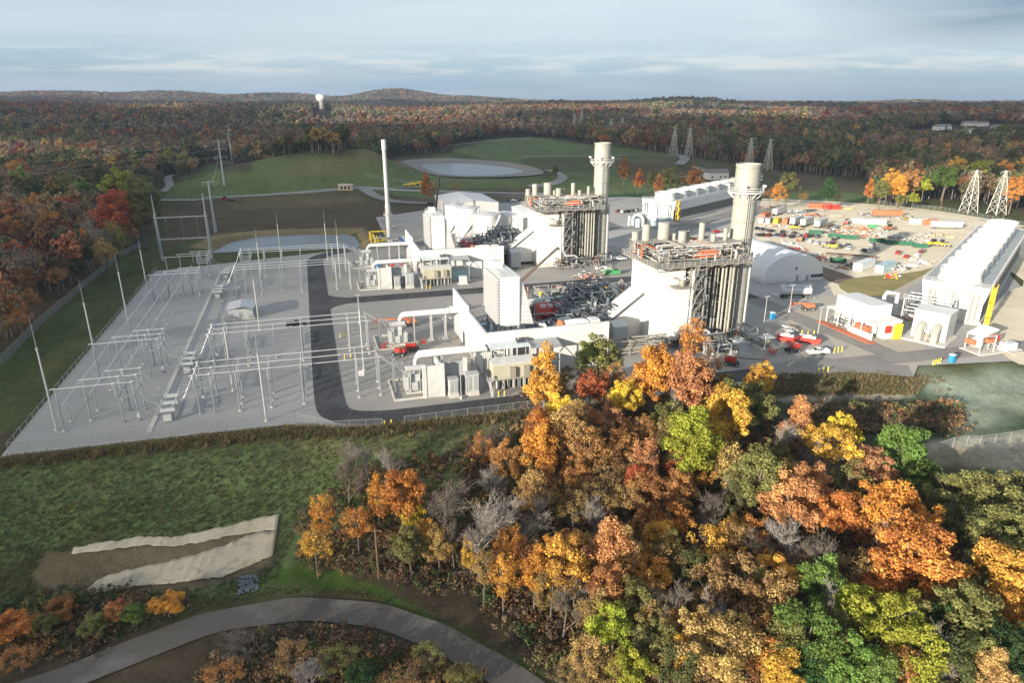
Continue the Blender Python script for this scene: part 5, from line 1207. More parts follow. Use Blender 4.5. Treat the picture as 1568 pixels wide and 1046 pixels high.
# white shelter with taller block
t = plant('pump_shelter', 'white shelter with a taller block and open pillared side at the road bend', 'building', 107, 2.5)
b = MB(); b.hexa([(0, 0, 4.8), (10, 0, 4.8), (10, 19, 4.8), (0, 19, 4.8)], [(0, 0, 5.1), (10, 0, 5.5), (10, 19, 5.5), (0, 19, 5.1)]); b.build('roof', M['white2'], t)
b = MB(); b.box(2.5, 10, 4.5, 18, 0.1, 8.9); b.build('tall_block', M['white2'], t)
b = MB(); b.box(4.5, 9.8, .1, 4.5, .1, 4.8); b.build('end_block', M['white2'], t)
for y in (.3, 4.6, 9.4, 14, 18.7):
    b = MB(); b.bar((.3, y, 0), (.3, y, 4.8), .25); b.build('pillar', M['white2'], t)
b = MB(); b.box(.2, .5, .3, 9, .1, 1.9); b.build('low_wall', M['white2'], t)
b = MB(); b.box(-2.6, 0, -2, 19.6, 0, .25); b.build('apron', M['rust'], t)
b = MB(); b.box(1.0, 2.4, 3, 8, .8, 3.2); b.build('shelving', M['rust'], t)
b = MB(); b.box(4.2, 5.8, -.7, 0, 2.2, 4.2); b.build('sign_panel', M['red'], t)
b = MB(); b.box(7.2, 9.6, -.9, -.1, 0.1, 4.6); b.build('yellow_cabinet', M['yellow'], t)
pipes(t, 8, (.8, 2.2, 9, 18, .4, 3.4), (.12, .2), ('galvw', 'beiges', 'dark'))
t = plant('stair_skid', 'white and orange stair and equipment skid right of the pump house', 'equipment skid', 131, -12)
b = MB(); b.extr([(-4, 4.6), (1, 6.4), (1, 6.7), (-4, 4.9)], -2.4, 2.4); b.build('roof', M['white2'], t)
b = MB(); b.lathe([(.4, 1), (1.5, 1.6), (1.5, 3.6), (.4, 4.2)], -2.8, 0, 14); b.build('tank', M['white2'], t)
for x in (-4, 1, 5):
    for y in (-2.2, 2.2):
        b = MB(); b.bar((x, y, 0), (x, y, 4.6 if x < 2 else 3), .22); b.build('column', M['white2'], t)
b = MB(); b.bar((-1, -2.6, 3.2), (4.5, -5.5, .1), .9, .12); b.build('stair', M['white2'], t); b = MB(); b.bar((2.6, 2.6, 3.2), (7.2, .5, .2), .9, .12); b.build('stair', M['white2'], t)
for bx_ in ((-5.2, -4.2, -1, 1.6, 2.2, 3.6), (-.4, 2.6, -1.4, .4, 2.4, 3.5), (2.0, 4.6, 1.2, 2.8, 3.1, 4.4)):
    b = MB(); b.box(*bx_); b.build('guard_panel', M['orange'], t)
b = MB(); b.box(4.2, 8.4, -3, -1, .3, 2.3); b.build('cabinet', M['white2'], t); b = MB(); b.box(-5, 10, -3.4, 3, 0, .3); b.build('base', M['conc'], t)
b = MB(); b.lathe([(.2, 2.3), (.5, 2.4), (.5, 4), (.2, 4.1)], 4.4, 0, 10); b.build('tank', M['red'], t)
pipes(t, 8, (-4, 5, -2, 2, .5, 4), (.12, .2), ('white2', 'galvw', 'orange'))
sheet('trailer_pad', [W(110.5, 54), W(110.5, 43.5), W(122, 43.5), W(125, 49), W(122, 54)], .14, M['conc'])
# ================================================================ vehicles
def wheelset(t, xs, w, r, k=.25):
    b = MB(); b.lathe([(r*.55, -k/2), (r, -k/2+.03), (r, k/2-.03), (r*.55, k/2)], 0, 0, 14, axis='y'); ty = b.mesh('wheel', M['black'])
    b = MB(); b.lathe([(r*.5, -k/2-.02), (r*.5, k/2+.02)], 0, 0, 10, axis='y'); rm = b.mesh('rim', M['alu'])
    for x in xs:
        for s_ in (-1, 1):
            o = put('wheel', ty, t, (x, s_*w, r)); put('rim', rm, o)
def carpaint(name, c): return mat(name, c, .25, .1, var=.03, spec=.6)
PAINT = dict(black=carpaint('black_car_paint', (.012, .012, .014)), white=carpaint('white_car_paint', (.78, .78, .77)), silver=carpaint('silver_car_paint', (.42, .43, .44)), grey=carpaint('grey_car_paint', (.09, .095, .1)),
             red=carpaint('red_car_paint', (.42, .02, .025)), maroon=carpaint('maroon_car_paint', (.12, .012, .018)), blue=carpaint('blue_car_paint', (.03, .05, .14)), green=carpaint('green_car_paint', (.02, .06, .04)))
CARM = {}
def carmesh(kind, col):
    if (kind, col) in CARM: return CARM[kind, col]
    w = .92
    if kind == 'pickup':
        L = 2.9; low = [(-L, .45), (L, .45), (L, .95), (1.0, 1.08), (-L, 1.12)]; cab = [(-.75, 1.05), (1.15, 1.05), (.55, 1.82), (-.6, 1.84)]
    elif kind == 'suv':
        L = 2.35; low = [(-L, .4), (L, .4), (L, .9), (1.2, 1.08), (-L, 1.1)]; cab = [(-2.25, 1.05), (1.15, 1.05), (.45, 1.72), (-2.0, 1.74)]
    else:
        L = 2.3; low = [(-L, .35), (L, .35), (L, .72), (1.0, .92), (-1.6, .98), (-L, .92)]; cab = [(-1.75, .9), (1.0, .9), (.25, 1.42), (-1.05, 1.44)]
    b = MB(); b.extr(low, -w, w); c = [(p[0]*.97, p[1]) for p in cab]
    b.hexa([(c[0][0], -w*.95, c[0][1]), (c[1][0], -w*.95, c[1][1]), (c[1][0], w*.95, c[1][1]), (c[0][0], w*.95, c[0][1])], [(c[3][0], -w*.76, c[3][1]), (c[2][0], -w*.76, c[2][1]), (c[2][0], w*.76, c[2][1]), (c[3][0], w*.76, c[3][1])])
    if kind == 'pickup':
        b.box(-2.8, -.85, -w, -w+.08, 1.1, 1.3); b.box(-2.8, -.85, w-.08, w, 1.1, 1.3); b.box(-2.9, -2.82, -w, w, 1.1, 1.3)
    body = b.mesh('body', PAINT[col])
    g = MB()
    for s_ in (-1, 1):
        for u0, u1 in ((.06, .47), (.53, .93)):
            def pt(u, v): x0 = c[0][0]+(c[1][0]-c[0][0])*u; x1 = c[3][0]+(c[2][0]-c[3][0])*u; yy = w*(.95-.19*v)+.012; return (x0+(x1-x0)*v, s_*yy, c[0][1]+(c[3][1]-c[0][1])*v)
            q = [pt(u0, .2), pt(u1, .2), pt(u1, .88), pt(u0, .88)]; g.add(q, [(0, 1, 2, 3) if s_ < 0 else (3, 2, 1, 0)])
    for x0, x1, sg in ((c[1][0], c[2][0], 1), (c[0][0], c[3][0], -1)):
        e = .015*sg; q = [(x0+(x1-x0)*.15+e, -w*.86, c[0][1]+(c[2][1]-c[0][1])*.15), (x0+(x1-x0)*.15+e, w*.86, c[0][1]+(c[2][1]-c[0][1])*.15), (x0+(x1-x0)*.9+e, w*.72, c[0][1]+(c[2][1]-c[0][1])*.9), (x0+(x1-x0)*.9+e, -w*.72, c[0][1]+(c[2][1]-c[0][1])*.9)]
        g.add(q, [(0, 1, 2, 3) if sg > 0 else (3, 2, 1, 0)])
    CARM[kind, col] = (body, g.mesh('window', M['glass'])); return CARM[kind, col]
def car(px, py, kind, col, rz, label, group=None, z=.05, pos=None):
    x, y = pos if pos else flat(px, py, z)
    n = {'pickup': 'pickup_truck', 'suv': 'parked_suv', 'car': 'parked_car'}[kind]
    t = thing(n, label, 'pickup truck' if kind == 'pickup' else 'car', (x, y, z), rz, group)
    bd, gl = carmesh(kind, col); put('body', bd, t); put('window', gl, t)
    wheelset(t, (1.45, -1.45) if kind != 'pickup' else (1.75, -1.8), .8, .34 if kind == 'car' else .4)
    return t
car(1252, 542, 'pickup', 'white', .12+PI, 'white pickup truck by the yellow bollards at the road bend')
car(454, 499, 'pickup', 'black', .35, 'black pickup truck on the gravel left of the perimeter road')
car(949, 398, 'pickup', 'white', .1, 'white pickup truck at the foot of the farther stack')
car(357, 308, 'suv', 'black', .1, 'black car on the country road near the armed power pole'); car(660, 313, 'suv', 'black', .6, 'black car on the access road left of the warehouse')
car(1167, 404, 'car', 'silver', .7, 'silver car half hidden by the nearer stack')
ROWA = [(1160, 351, 'car', 'black'), (1167, 353, 'suv', 'grey'), (1174, 353.5, 'car', 'grey'), (1182, 355, 'car', 'black'), (1199, 357, 'suv', 'black'), (1216, 359, 'suv', 'grey')]
ROWB = [(1161, 361, 'car', 'grey'), (1168, 361.5, 'suv', 'black'), (1178, 362, 'suv', 'maroon'), (1190, 361, 'car', 'blue'), (1200, 362.5, 'suv', 'maroon'), (1213, 364, 'suv', 'black'), (1226, 365.5, 'car', 'grey'), (1235, 362, 'suv', 'red'), (1243, 362.5, 'car', 'green'), (1252, 364, 'suv', 'grey')]
ROWC = [(1241, 371, 'car', 'white'), (1251, 374, 'suv', 'white'), (1263, 373.5, 'car', 'silver'), (1275, 373.5, 'suv', 'red'), (1278, 379, 'car', 'maroon'), (1286, 380, 'suv', 'grey')]
ROWD = [(1278, 367.5, 'pickup', 'black'), (1298, 377, 'car', 'grey'), (1301, 382, 'suv', 'white'), (1336, 376.5, 'suv', 'silver'), (1323, 385, 'car', 'black'), (1332.5, 385.5, 'suv', 'white'), (1342, 383, 'suv', 'silver')]
ROWE = [(1375.5, 389, 'suv', 'red'), (1388, 394.5, 'car', 'red'), (1405, 393, 'car', 'white'), (1412, 386.5, 'pickup', 'maroon')]
for rows, w in ((ROWA, 'the rear parking row'), (ROWB, 'the long parking row'), (ROWC, 'the front parking row'), (ROWD, 'the loose row on shaded asphalt'), (ROWE, 'the group beside the cooling tower')):
    for k, (px, py, kd, cl) in enumerate(rows):
        nm = {'pickup': 'pickup truck', 'suv': 'tall car', 'car': 'low car'}[kd]
        car(px, py, kd, cl, .85+RND.uniform(-.1, .1), f'{cl} {nm}, {ORD[k]} from left in {w}'+'', 'cars in the laydown yard')
for k, (px, py, cl) in enumerate([(947, 325, 'maroon'), (954, 325.5, 'white'), (961, 325, 'black'), (968, 324, 'grey'), (975, 323, 'silver')]):
    car(px, py, 'suv', cl, 1.0, f'{cl} car {ORD[k]} in the row before the far cooling tower', 'cars before the far cooling tower')
for k, (px, py, cl) in enumerate([(768, 309, 'grey'), (777, 308.5, 'black'), (787, 308, 'white'), (796, 307.5, 'black'), (1082, 352, 'silver'), (1098, 356, 'red')]):
    car(px, py, 'car', cl, .4, f'{cl} car {ORD[k]} along the road behind the white halls', 'cars behind the halls')
def boxy(name, cat, px, py, L, w, h, m, rz, label, z0=0., roof=None, wheels=False, group=None, cab=None, pos=None, ribs=True):
    x, y = pos if pos else flat(px, py, .05)
    t = thing(name, label, cat, (x, y, .05), rz, group); z0 = 1.1 if wheels else z0+.12
    b = MB(); b.box(-L/2, L/2, -w/2, w/2, z0, z0+h)
    if ribs:
        n = int(L/1.2)
        for k in range(n+1):
            xx = -L/2+.06+(L-.12)*k/n
            b.box(xx-.05, xx+.05, -w/2-.05, -w/2, z0+.1, z0+h-.1); b.box(xx-.05, xx+.05, w/2, w/2+.05, z0+.1, z0+h-.1)
    b.build('body', m, t)
    b = MB(); b.box(-L/2-.02, L/2+.02, -w/2-.06, w/2+.06, z0+h, z0+h+.08); b.build('roof', roof or m, t)
    for s_ in (-1, 1):
        b = MB(); b.box(-L/2-.06, -L/2, .04 if s_ > 0 else -w/2+.06, w/2-.06 if s_ > 0 else -.04, z0+.1, z0+h-.08); b.build('door', m, t)
    b = MB(); b.box(-L/2+.3, L/2-.3, -w/2+.3, w/2-.3, z0-.12, z0); b.build('frame', M['dark'], t)
    if wheels:
        wheelset(t, (-L/2+1.2, -L/2+2.3), w/2-.2, .5, .4)
        for s_ in (-1, 1):
            b = MB(); b.bar((L/2-2.5, s_*.8, 0), (L/2-2.5, s_*.8, z0), .16); b.build('landing_leg', M['dark'], t)
    return t
GC = 'containers in the laydown yard'
A1 = .85
for px, py, L, w, h, m, rz, wh, nm, cat, l in [
    (1193, 328, 15, 2.6, 2.9, 'white2', A1, True, 'semi_trailer', 'trailer', 'long white trailer behind the row of small containers'),
    (1219, 343, 13, 2.6, 2.9, 'white2', A1, True, 'semi_trailer', 'trailer', 'left of the two white trailers standing side by side'),
    (1235, 345, 13, 2.6, 2.9, 'white2', A1, True, 'semi_trailer', 'trailer', 'right of the two white trailers standing side by side'),
    (1256.5, 347, 13, 2.6, 2.9, 'white2', A1, True, 'semi_trailer', 'trailer', 'white trailer standing alone right of the pair'),
    (1168, 341, 6, 2.5, 2.6, 'greyl', A1, False, 'container', 'container', 'light grey container leftmost in the container row'),
    (1178, 341, 6, 2.5, 2.6, 'grey', A1, False, 'container', 'container', 'dark grey container between light grey and yellow ones'),
    (1190, 341.5, 6, 2.5, 2.6, 'yellow', A1, False, 'container', 'container', 'yellow container in the container row'),
    (1205, 342, 7, 2.5, 2.6, 'rust', A1, False, 'container', 'container', 'rust red container right of the yellow one'),
    (1172, 333, 9, 2.5, 2.6, 'rust', A1, False, 'container', 'container', 'rust red container behind the container row'),
    (1256, 318, 14, 2.6, 2.6, 'rust', -.05, False, 'container', 'container', 'long red container at the back edge of the yard'),
    (1273, 320, 10, 2.6, 2.4, 'red', -.1, False, 'container', 'container', 'bright red container right of the long red one'),
    (1313, 341, 6, 2.5, 2.5, 'white2', .1, False, 'container', 'container', 'small white container in the middle of the yard'),
    (1338, 343, 12, 2.6, 2.8, 'white2', 0, False, 'site_office', 'container', 'long white site cabin in the middle of the yard'),
    (1358, 332, 16, 2.8, 2.8, 'orange', -.12, True, 'semi_trailer', 'trailer', 'long orange trailer near the back of the yard'),
    (1405, 343, 8, 3, 3, 'white2', .1, False, 'site_office', 'container', 'white cabin left of the orange container at right'),
    (1423, 344, 8, 2.6, 2.7, 'orange', -.1, False, 'container', 'container', 'orange container right of the white cabin'),
    (1448, 350, 15, 2.6, 2.8, 'white2', -.1, True, 'semi_trailer', 'trailer', 'white trailer farthest right in the yard'),
    (1322, 411, 13, 3.4, 2.9, 'hydro', .75, False, 'site_office', 'container', 'white office trailer above the dry grass patch'),
    (1355, 414, 13, 3.2, 2.8, 'bluel', .75, False, 'site_office', 'container', 'pale blue office trailer above the dry grass patch'),
    (622, 378, 12, 2.6, 2.8, 'navy', 1.9, True, 'semi_trailer', 'trailer', 'navy blue trailer beside the farther yard wall'),
    ]:
    boxy(nm, cat, px, py, L, w, h, M[m], rz, l, wheels=wh, roof=M['greyl'] if m in ('white2', 'navy') else None, group=GC)
def skip(px, py, L, m, rz, label):
    x, y = flat(px, py, .05); t = thing('roll_off_dumpster', label, 'dumpster', (x, y, .05), rz, 'dumpsters in the laydown yard')
    w = 2.3; h = 1.5; L *= .88; b = MB(); b.box(-L/2, L/2, -w/2, w/2, .3, .5)
    for s_ in (-1, 1): b.box(-L/2, L/2, min(s_*w/2, s_*(w/2-.1)), max(s_*w/2, s_*(w/2-.1)), .5, h+.3); b.box(min(s_*L/2, s_*(L/2-.1)), max(s_*L/2, s_*(L/2-.1)), -w/2+.1, w/2-.1, .5, h+.3)
    b.build('bin', M[m], t); b = MB()
    for k in range(int(L)): xx = -L/2+.4+k*(L-.8)/max(1, int(L)-1); b.box(xx-.07, xx+.07, -w/2-.09, -w/2, .4, h+.25); b.box(xx-.07, xx+.07, w/2, w/2+.09, .4, h+.25)
    b.build('rib', M[m], t); b = MB(); b.box(-L/2+.15, L/2-.15, -w/2+.15, w/2-.15, .5, h-.2); b.build('load', M['wood'], t); wheelset(t, (-L/2+.5, L/2-.5), .8, .15, .15)
for px, py, L, m, l in ((1248, 358, 7, 'green', 'green dumpster leftmost of the dumpster line'), (1279, 364, 7.5, 'green', 'green dumpster second in the dumpster line'), (1302, 366, 7.5, 'green', 'green dumpster third in the dumpster line'), (1343, 371, 8, 'green', 'green dumpster fourth in the line beside the rubble'), (1366, 374, 7, 'green', 'green dumpster fifth in the line beside the rubble'),
                        (1386, 375.5, 7, 'green', 'green dumpster sixth in the line, in the stack shadow'), (1409, 379, 7, 'green', 'green dumpster last in the line beside the yellow loaders'), (1336, 349, 5, 'gbright', 'bright green dumpster before the white site cabin'), (1283, 402, 7, 'green', 'green dumpster beside the red steel at the dirt bank'), (937, 420, 7, 'gbright', 'bright green dumpster right of the process skids')):
    skip(px, py, L, m, (-.25 if px > 1240 else .2), l)
# low-bed, tankers, loaders, lifts
def flatbed(px, py, L, rz, label, m='wood', truck=False):
    x, y = flat(px, py, .05); t = thing('flatbed_trailer', label, 'trailer', (x, y, .05), rz)
    b = MB(); b.box(-L/2, L/2, -1.3, 1.3, 1.0, 1.25); b.build('deck', M[m], t); b = MB(); b.box(-L/2, L/2, -.5, -.3, .7, 1.0); b.box(-L/2, L/2, .3, .5, .7, 1.0); b.build('chassis', M['dark'], t)
    wheelset(t, (-L/2+1, -L/2+2.2), 1.05, .5, .4)
    for s_ in (-1, 1):
        b = MB(); b.bar((L/2-2.5, s_*.7, 0), (L/2-2.5, s_*.7, .8), .15); b.build('landing_leg', M['dark'], t)
flatbed(1302, 394, 20, 2.75, 'long brown flatbed trailer on the shaded asphalt'); flatbed(1269, 348, 12, A1, 'flatbed trailer right of the lone white trailer'); flatbed(1279, 350, 10, A1, 'short flatbed trailer rightmost beside the white trailers', 'galv'); flatbed(1240, 324, 9, .4, 'small dark flatbed trailer behind the white trailers', 'dark')
for k, (a, b_, l) in enumerate(((115.5, 46.4, 'silver tanker trailer nearer the road on the concrete pad'), (118.2, 50.2, 'silver tanker trailer behind the first on the concrete pad'))):
    t = plant('tanker_trailer', l, 'trailer', a, b_, .14, rz=-.25, group='silver tanker trailers')
    b = MB(); b.lathe([(.4, -5.4), (1.25, -5.2), (1.25, 5.2), (.4, 5.4)], 0, 2.5, 18, axis='x'); b.build('barrel', M['alu'], t); b = MB(); b.box(-5, 5, -.6, .6, .9, 1.3); b.build('chassis', M['dark'], t); wheelset(t, (-4.4, -3.2, 3.4, 4.5), 1.0, .5, .4)
    b = MB(); b.box(-4, 4, -.35, .35, 3.74, 3.84); b.build('catwalk', M['galv'], t)
def loader(px, py, rz, m, label):
    x, y = flat(px, py, .05); t = thing('wheel_loader', label, 'loader', (x, y, .05), rz)
    b = MB(); b.extr([(-3, .8), (1.2, .8), (1.2, 1.6), (-.6, 1.9), (-3, 1.9)], -1.0, 1.0); b.build('body', M[m], t); b = MB(); b.box(-1, .6, -.8, .8, 1.9, 3.2); b.build('cab', M['glass'], t)
    b = MB(); b.bar((1.0, -.6, 1.5), (3.2, -.6, .8), .25); b.bar((1, .6, 1.5), (3.2, .6, .8), .25); b.bar((3.1, -.7, .8), (3.1, .7, .8), .2); b.build('arm', M[m], t); b = MB(); b.extr([(3.1, .2), (4.1, .15), (3.2, .35), (3.2, 1.2), (3.05, 1.2)], -1.2, 1.2); b.build('bucket', M['dark'], t); wheelset(t, (-2, .9), 1.05, .7, .5)
loader(1429, 376, .3, 'yellow', 'yellow wheel loader left of a pair at the cooling tower'); loader(1442, 377, -.4, 'yellow', 'yellow wheel loader right of a pair at the cooling tower'); loader(1219, 351.5, 0, 'yellow', 'yellow wheel loader before the rust red container'); loader(1296, 343, 1, 'red', 'red wheel loader in the middle of the yard'); loader(1362, 352, .2, 'orange', 'orange wheel loader before the orange trailer')
loader(1272, 380, 2.4, 'yellow', 'yellow wheel loader at the nose of the long flatbed'); loader(345, 307, .2, 'red', 'red wheel loader on the country road'); loader(1226, 368.5, 1, 'orange', 'small orange loader before the parking row')
def boomlift(pos, rz, ang, ext, m, label):
    t = thing('boom_lift', label, 'boom lift', (*pos, .05), rz)
    b = MB(); b.box(-1.6, 1.6, -1.0, 1.0, .5, 1.1); b.build('chassis', M['dark'], t); b = MB(); b.box(-1.9, 1.0, -.9, .9, 1.15, 2.3); b.build('turret', M[m], t); wheelset(t, (-1.3, 1.3), 1.0, .5, .35)
    e = (ext*math.cos(ang)-1.5, 0, 2.2+ext*math.sin(ang)); b = MB(); b.bar((-1.5, 0, 2.2), e, .42, .5); b.build('boom', M['beiges' if m != 'orange' else 'orange'], t)
    b = MB(); b.box(e[0], e[0]+1.1, -1.1, 1.1, e[2]-.5, e[2]-.4); b.rail([(e[0], -1.1), (e[0]+1.1, -1.1), (e[0]+1.1, 1.1), (e[0], 1.1), (e[0], -1.1)], e[2]-.5, 1.1, 1.1, .07); b.build('basket', M[m], t)
boomlift(W(80, 1.6), PI+.35, -.12, 8, 'red', 'red boom lift with lowered basket right of the boiler foot'); boomlift(W(58.5, -2.4), -.35, .03, 9, 'red', 'red boom lift between the trees and the pump skid'); boomlift(W(-16.5, 53.5), PI+.15, .02, 11, 'orange', 'orange boom lift with long flat boom between the two units')
boomlift(W(-23, 29), 2.9, .05, 5, 'red', 'red boom lift behind the front transformer kerb'); boomlift(W(110, 33), PI, .02, 6, 'orange', 'orange boom lift beside the pump house pipes'); boomlift(W(-19, 31.5), .2, .1, 4, 'red', 'short red boom lift right of the other red lift'); boomlift(W(-13, 128), .2, .02, 5, 'red', 'red boom lift between transformers of the farther unit')
def porta(a, b_, m, label):
    t = plant('portable_toilet', label, 'toilet', a, b_, .04, rz=.2, group='portable toilets')
    b = MB(); b.box(-.6, .6, -.6, .6, .1, 2.1); b.build('cabin', M[m], t); b = MB(); b.extr([(-.65, 2.1), (.65, 2.1), (.5, 2.35), (-.5, 2.35)], -.65, .65); b.build('roof', M['hydro'], t); b = MB(); b.box(-.42, .42, -.64, -.6, .15, 2.0); b.build('door', M[m], t)
porta(114.6, -17, 'blue', 'blue portable toilet on the gravel before the stair skid'); porta(93, 28, 'blue', 'blue portable toilet behind the nearer boiler'); porta(-1.6, 62.4, 'teal', 'dark teal portable toilet left of the pair at the yard wall'); porta(.4, 62.9, 'teal', 'dark teal portable toilet right of the pair at the yard wall'); porta(-17.6, 133, 'blue', 'blue portable toilet near the farther bus duct')
def bollards(a, b_, n, dx, dy, label):
    for k in range(n):
        w = ('leftmost', 'middle', 'rightmost')[k] if n == 3 else ('left', 'right')[k] if n == 2 else ORD[k]
        x, y = W(a+dx*k, b_+dy*k); t = thing('bollard', f'{w} yellow bollard {label}', 'bollard', (x, y, .05), 0, 'yellow bollards')
        b = MB(); b.lathe([(.16, 0), (.16, 1.25), (.1, 1.36), (.02, 1.4)], n=10); b.build('tube', M['yellow'], t); b = MB(); b.lathe([(.3, 0), (.3, .08)], n=10); b.build('base', M['conc'], t)
bollards(76, -13.6, 3, 1.6, .2, 'on the road edge above the grass bank'); bollards(92, 13, 3, 1.6, -.6, 'under the yard light at the road bend'); bollards(90.5, -2.2, 3, 1.4, .2, 'behind the white pickup'); bollards(108.5, -17, 4, 1, .2, 'in the row left of the blue toilet')
bollards(-31.5, -12.4, 2, 1.4, .1, 'at the front perimeter fence'); bollards(-37.2, 30, 2, 1.6, 0, 'by the front bay road edge'); bollards(-37.3, 48, 2, 1.6, 0, 'by the second bay road edge'); bollards(-37, 118, 2, 2, .2, 'by the third bay road edge'); bollards(-4.5, -4.4, 2, 1.4, 0, 'at the switchgear stair'); bollards(-4.5, 94.6, 2, 1.4, 0, 'at the farther switchgear stair')
# mobile cranes whose booms stand above the walls
def crane(a, b_, tip, m, label, rz):
    t = plant('mobile_crane', label, 'crane', a, b_, .04)
    b = MB(); b.box(-1.4, 1.4, -5, 5, .8, 1.5); b.build('chassis', M['yellow'], t); b = MB(); b.box(-1.2, 1.2, -1.8, 2.4, 1.5, 3.0); b.build('upper_body', M['dark'], t)
    b = MB(); b.box(-1.3, -.2, 2.4, 4.2, 1.5, 3.1); b.build('cab', M['glass'], t)
    p0 = Vector((0, -1, 2.8)); p1 = Vector(tip); q = p0.lerp(p1, .5)
    b = MB(); b.bar(p0, q, .95); b.build('boom', M[m], t); b = MB(); b.bar(q, p1, .7); b.build('boom_extension', M[m], t)
    b = MB(); b.bar(p1, p1+Vector((.3, 0, -.8)), .6); b.build('boom_head', M['dark'], t)
    for y in (-4, -2.6, 2.6, 4):
        for s_ in (-1.2, 1.2):
            b = MB(); b.lathe([(.35, s_-.2), (.62, s_-.16), (.62, s_+.16), (.35, s_+.2)], y, .62, 12, axis='x'); b.build('wheel', M['black'], t)
crane(20, 73, (17, -2.5, 17.5), 'boom', 'mobile crane with a brown boom leaning right above the nearer yard', 0)
crane(22, 226, (4.5, 2, 26), 'black', 'mobile crane with a thin black boom beside the warehouse', 0)
# clutter in the laydown yard: every heap a thing
def heap(px, py, n, r, cols, label, name='scrap_heap', cat='scrap heap', hh=1.):
    x, y = flat(px, py, .05); t = thing(name, label, cat, (x, y, .05), RND.uniform(0, 3))
    for m in cols:
        b = MB()
        for k in range(n):
            a, q = RND.gauss(0, r*.5), RND.gauss(0, r*.5); L = RND.uniform(.4, 2.2); u = RND.uniform(0, 3); z = RND.uniform(0, .7*hh)
            d = Vector((math.cos(u)*L, math.sin(u)*L, RND.uniform(-.1, .3))); b.bar(Vector((a, q, z+.15)), Vector((a, q, z+.15))+d, RND.uniform(.15, .9), RND.uniform(.1, .6*hh))
        b.build({'lumber': 'timber', 'wood': 'board', 'conc': 'block', 'red': 'beam', 'orange': 'beam', 'rust': 'beam', 'galvw': 'pipe', 'galv': 'pipe', 'dark': 'debris', 'white2': 'panel', 'grey': 'debris', 'yellow': 'crate', 'beiges': 'panel', 'bluel': 'panel'}.get(m, 'debris'), M[m], t)
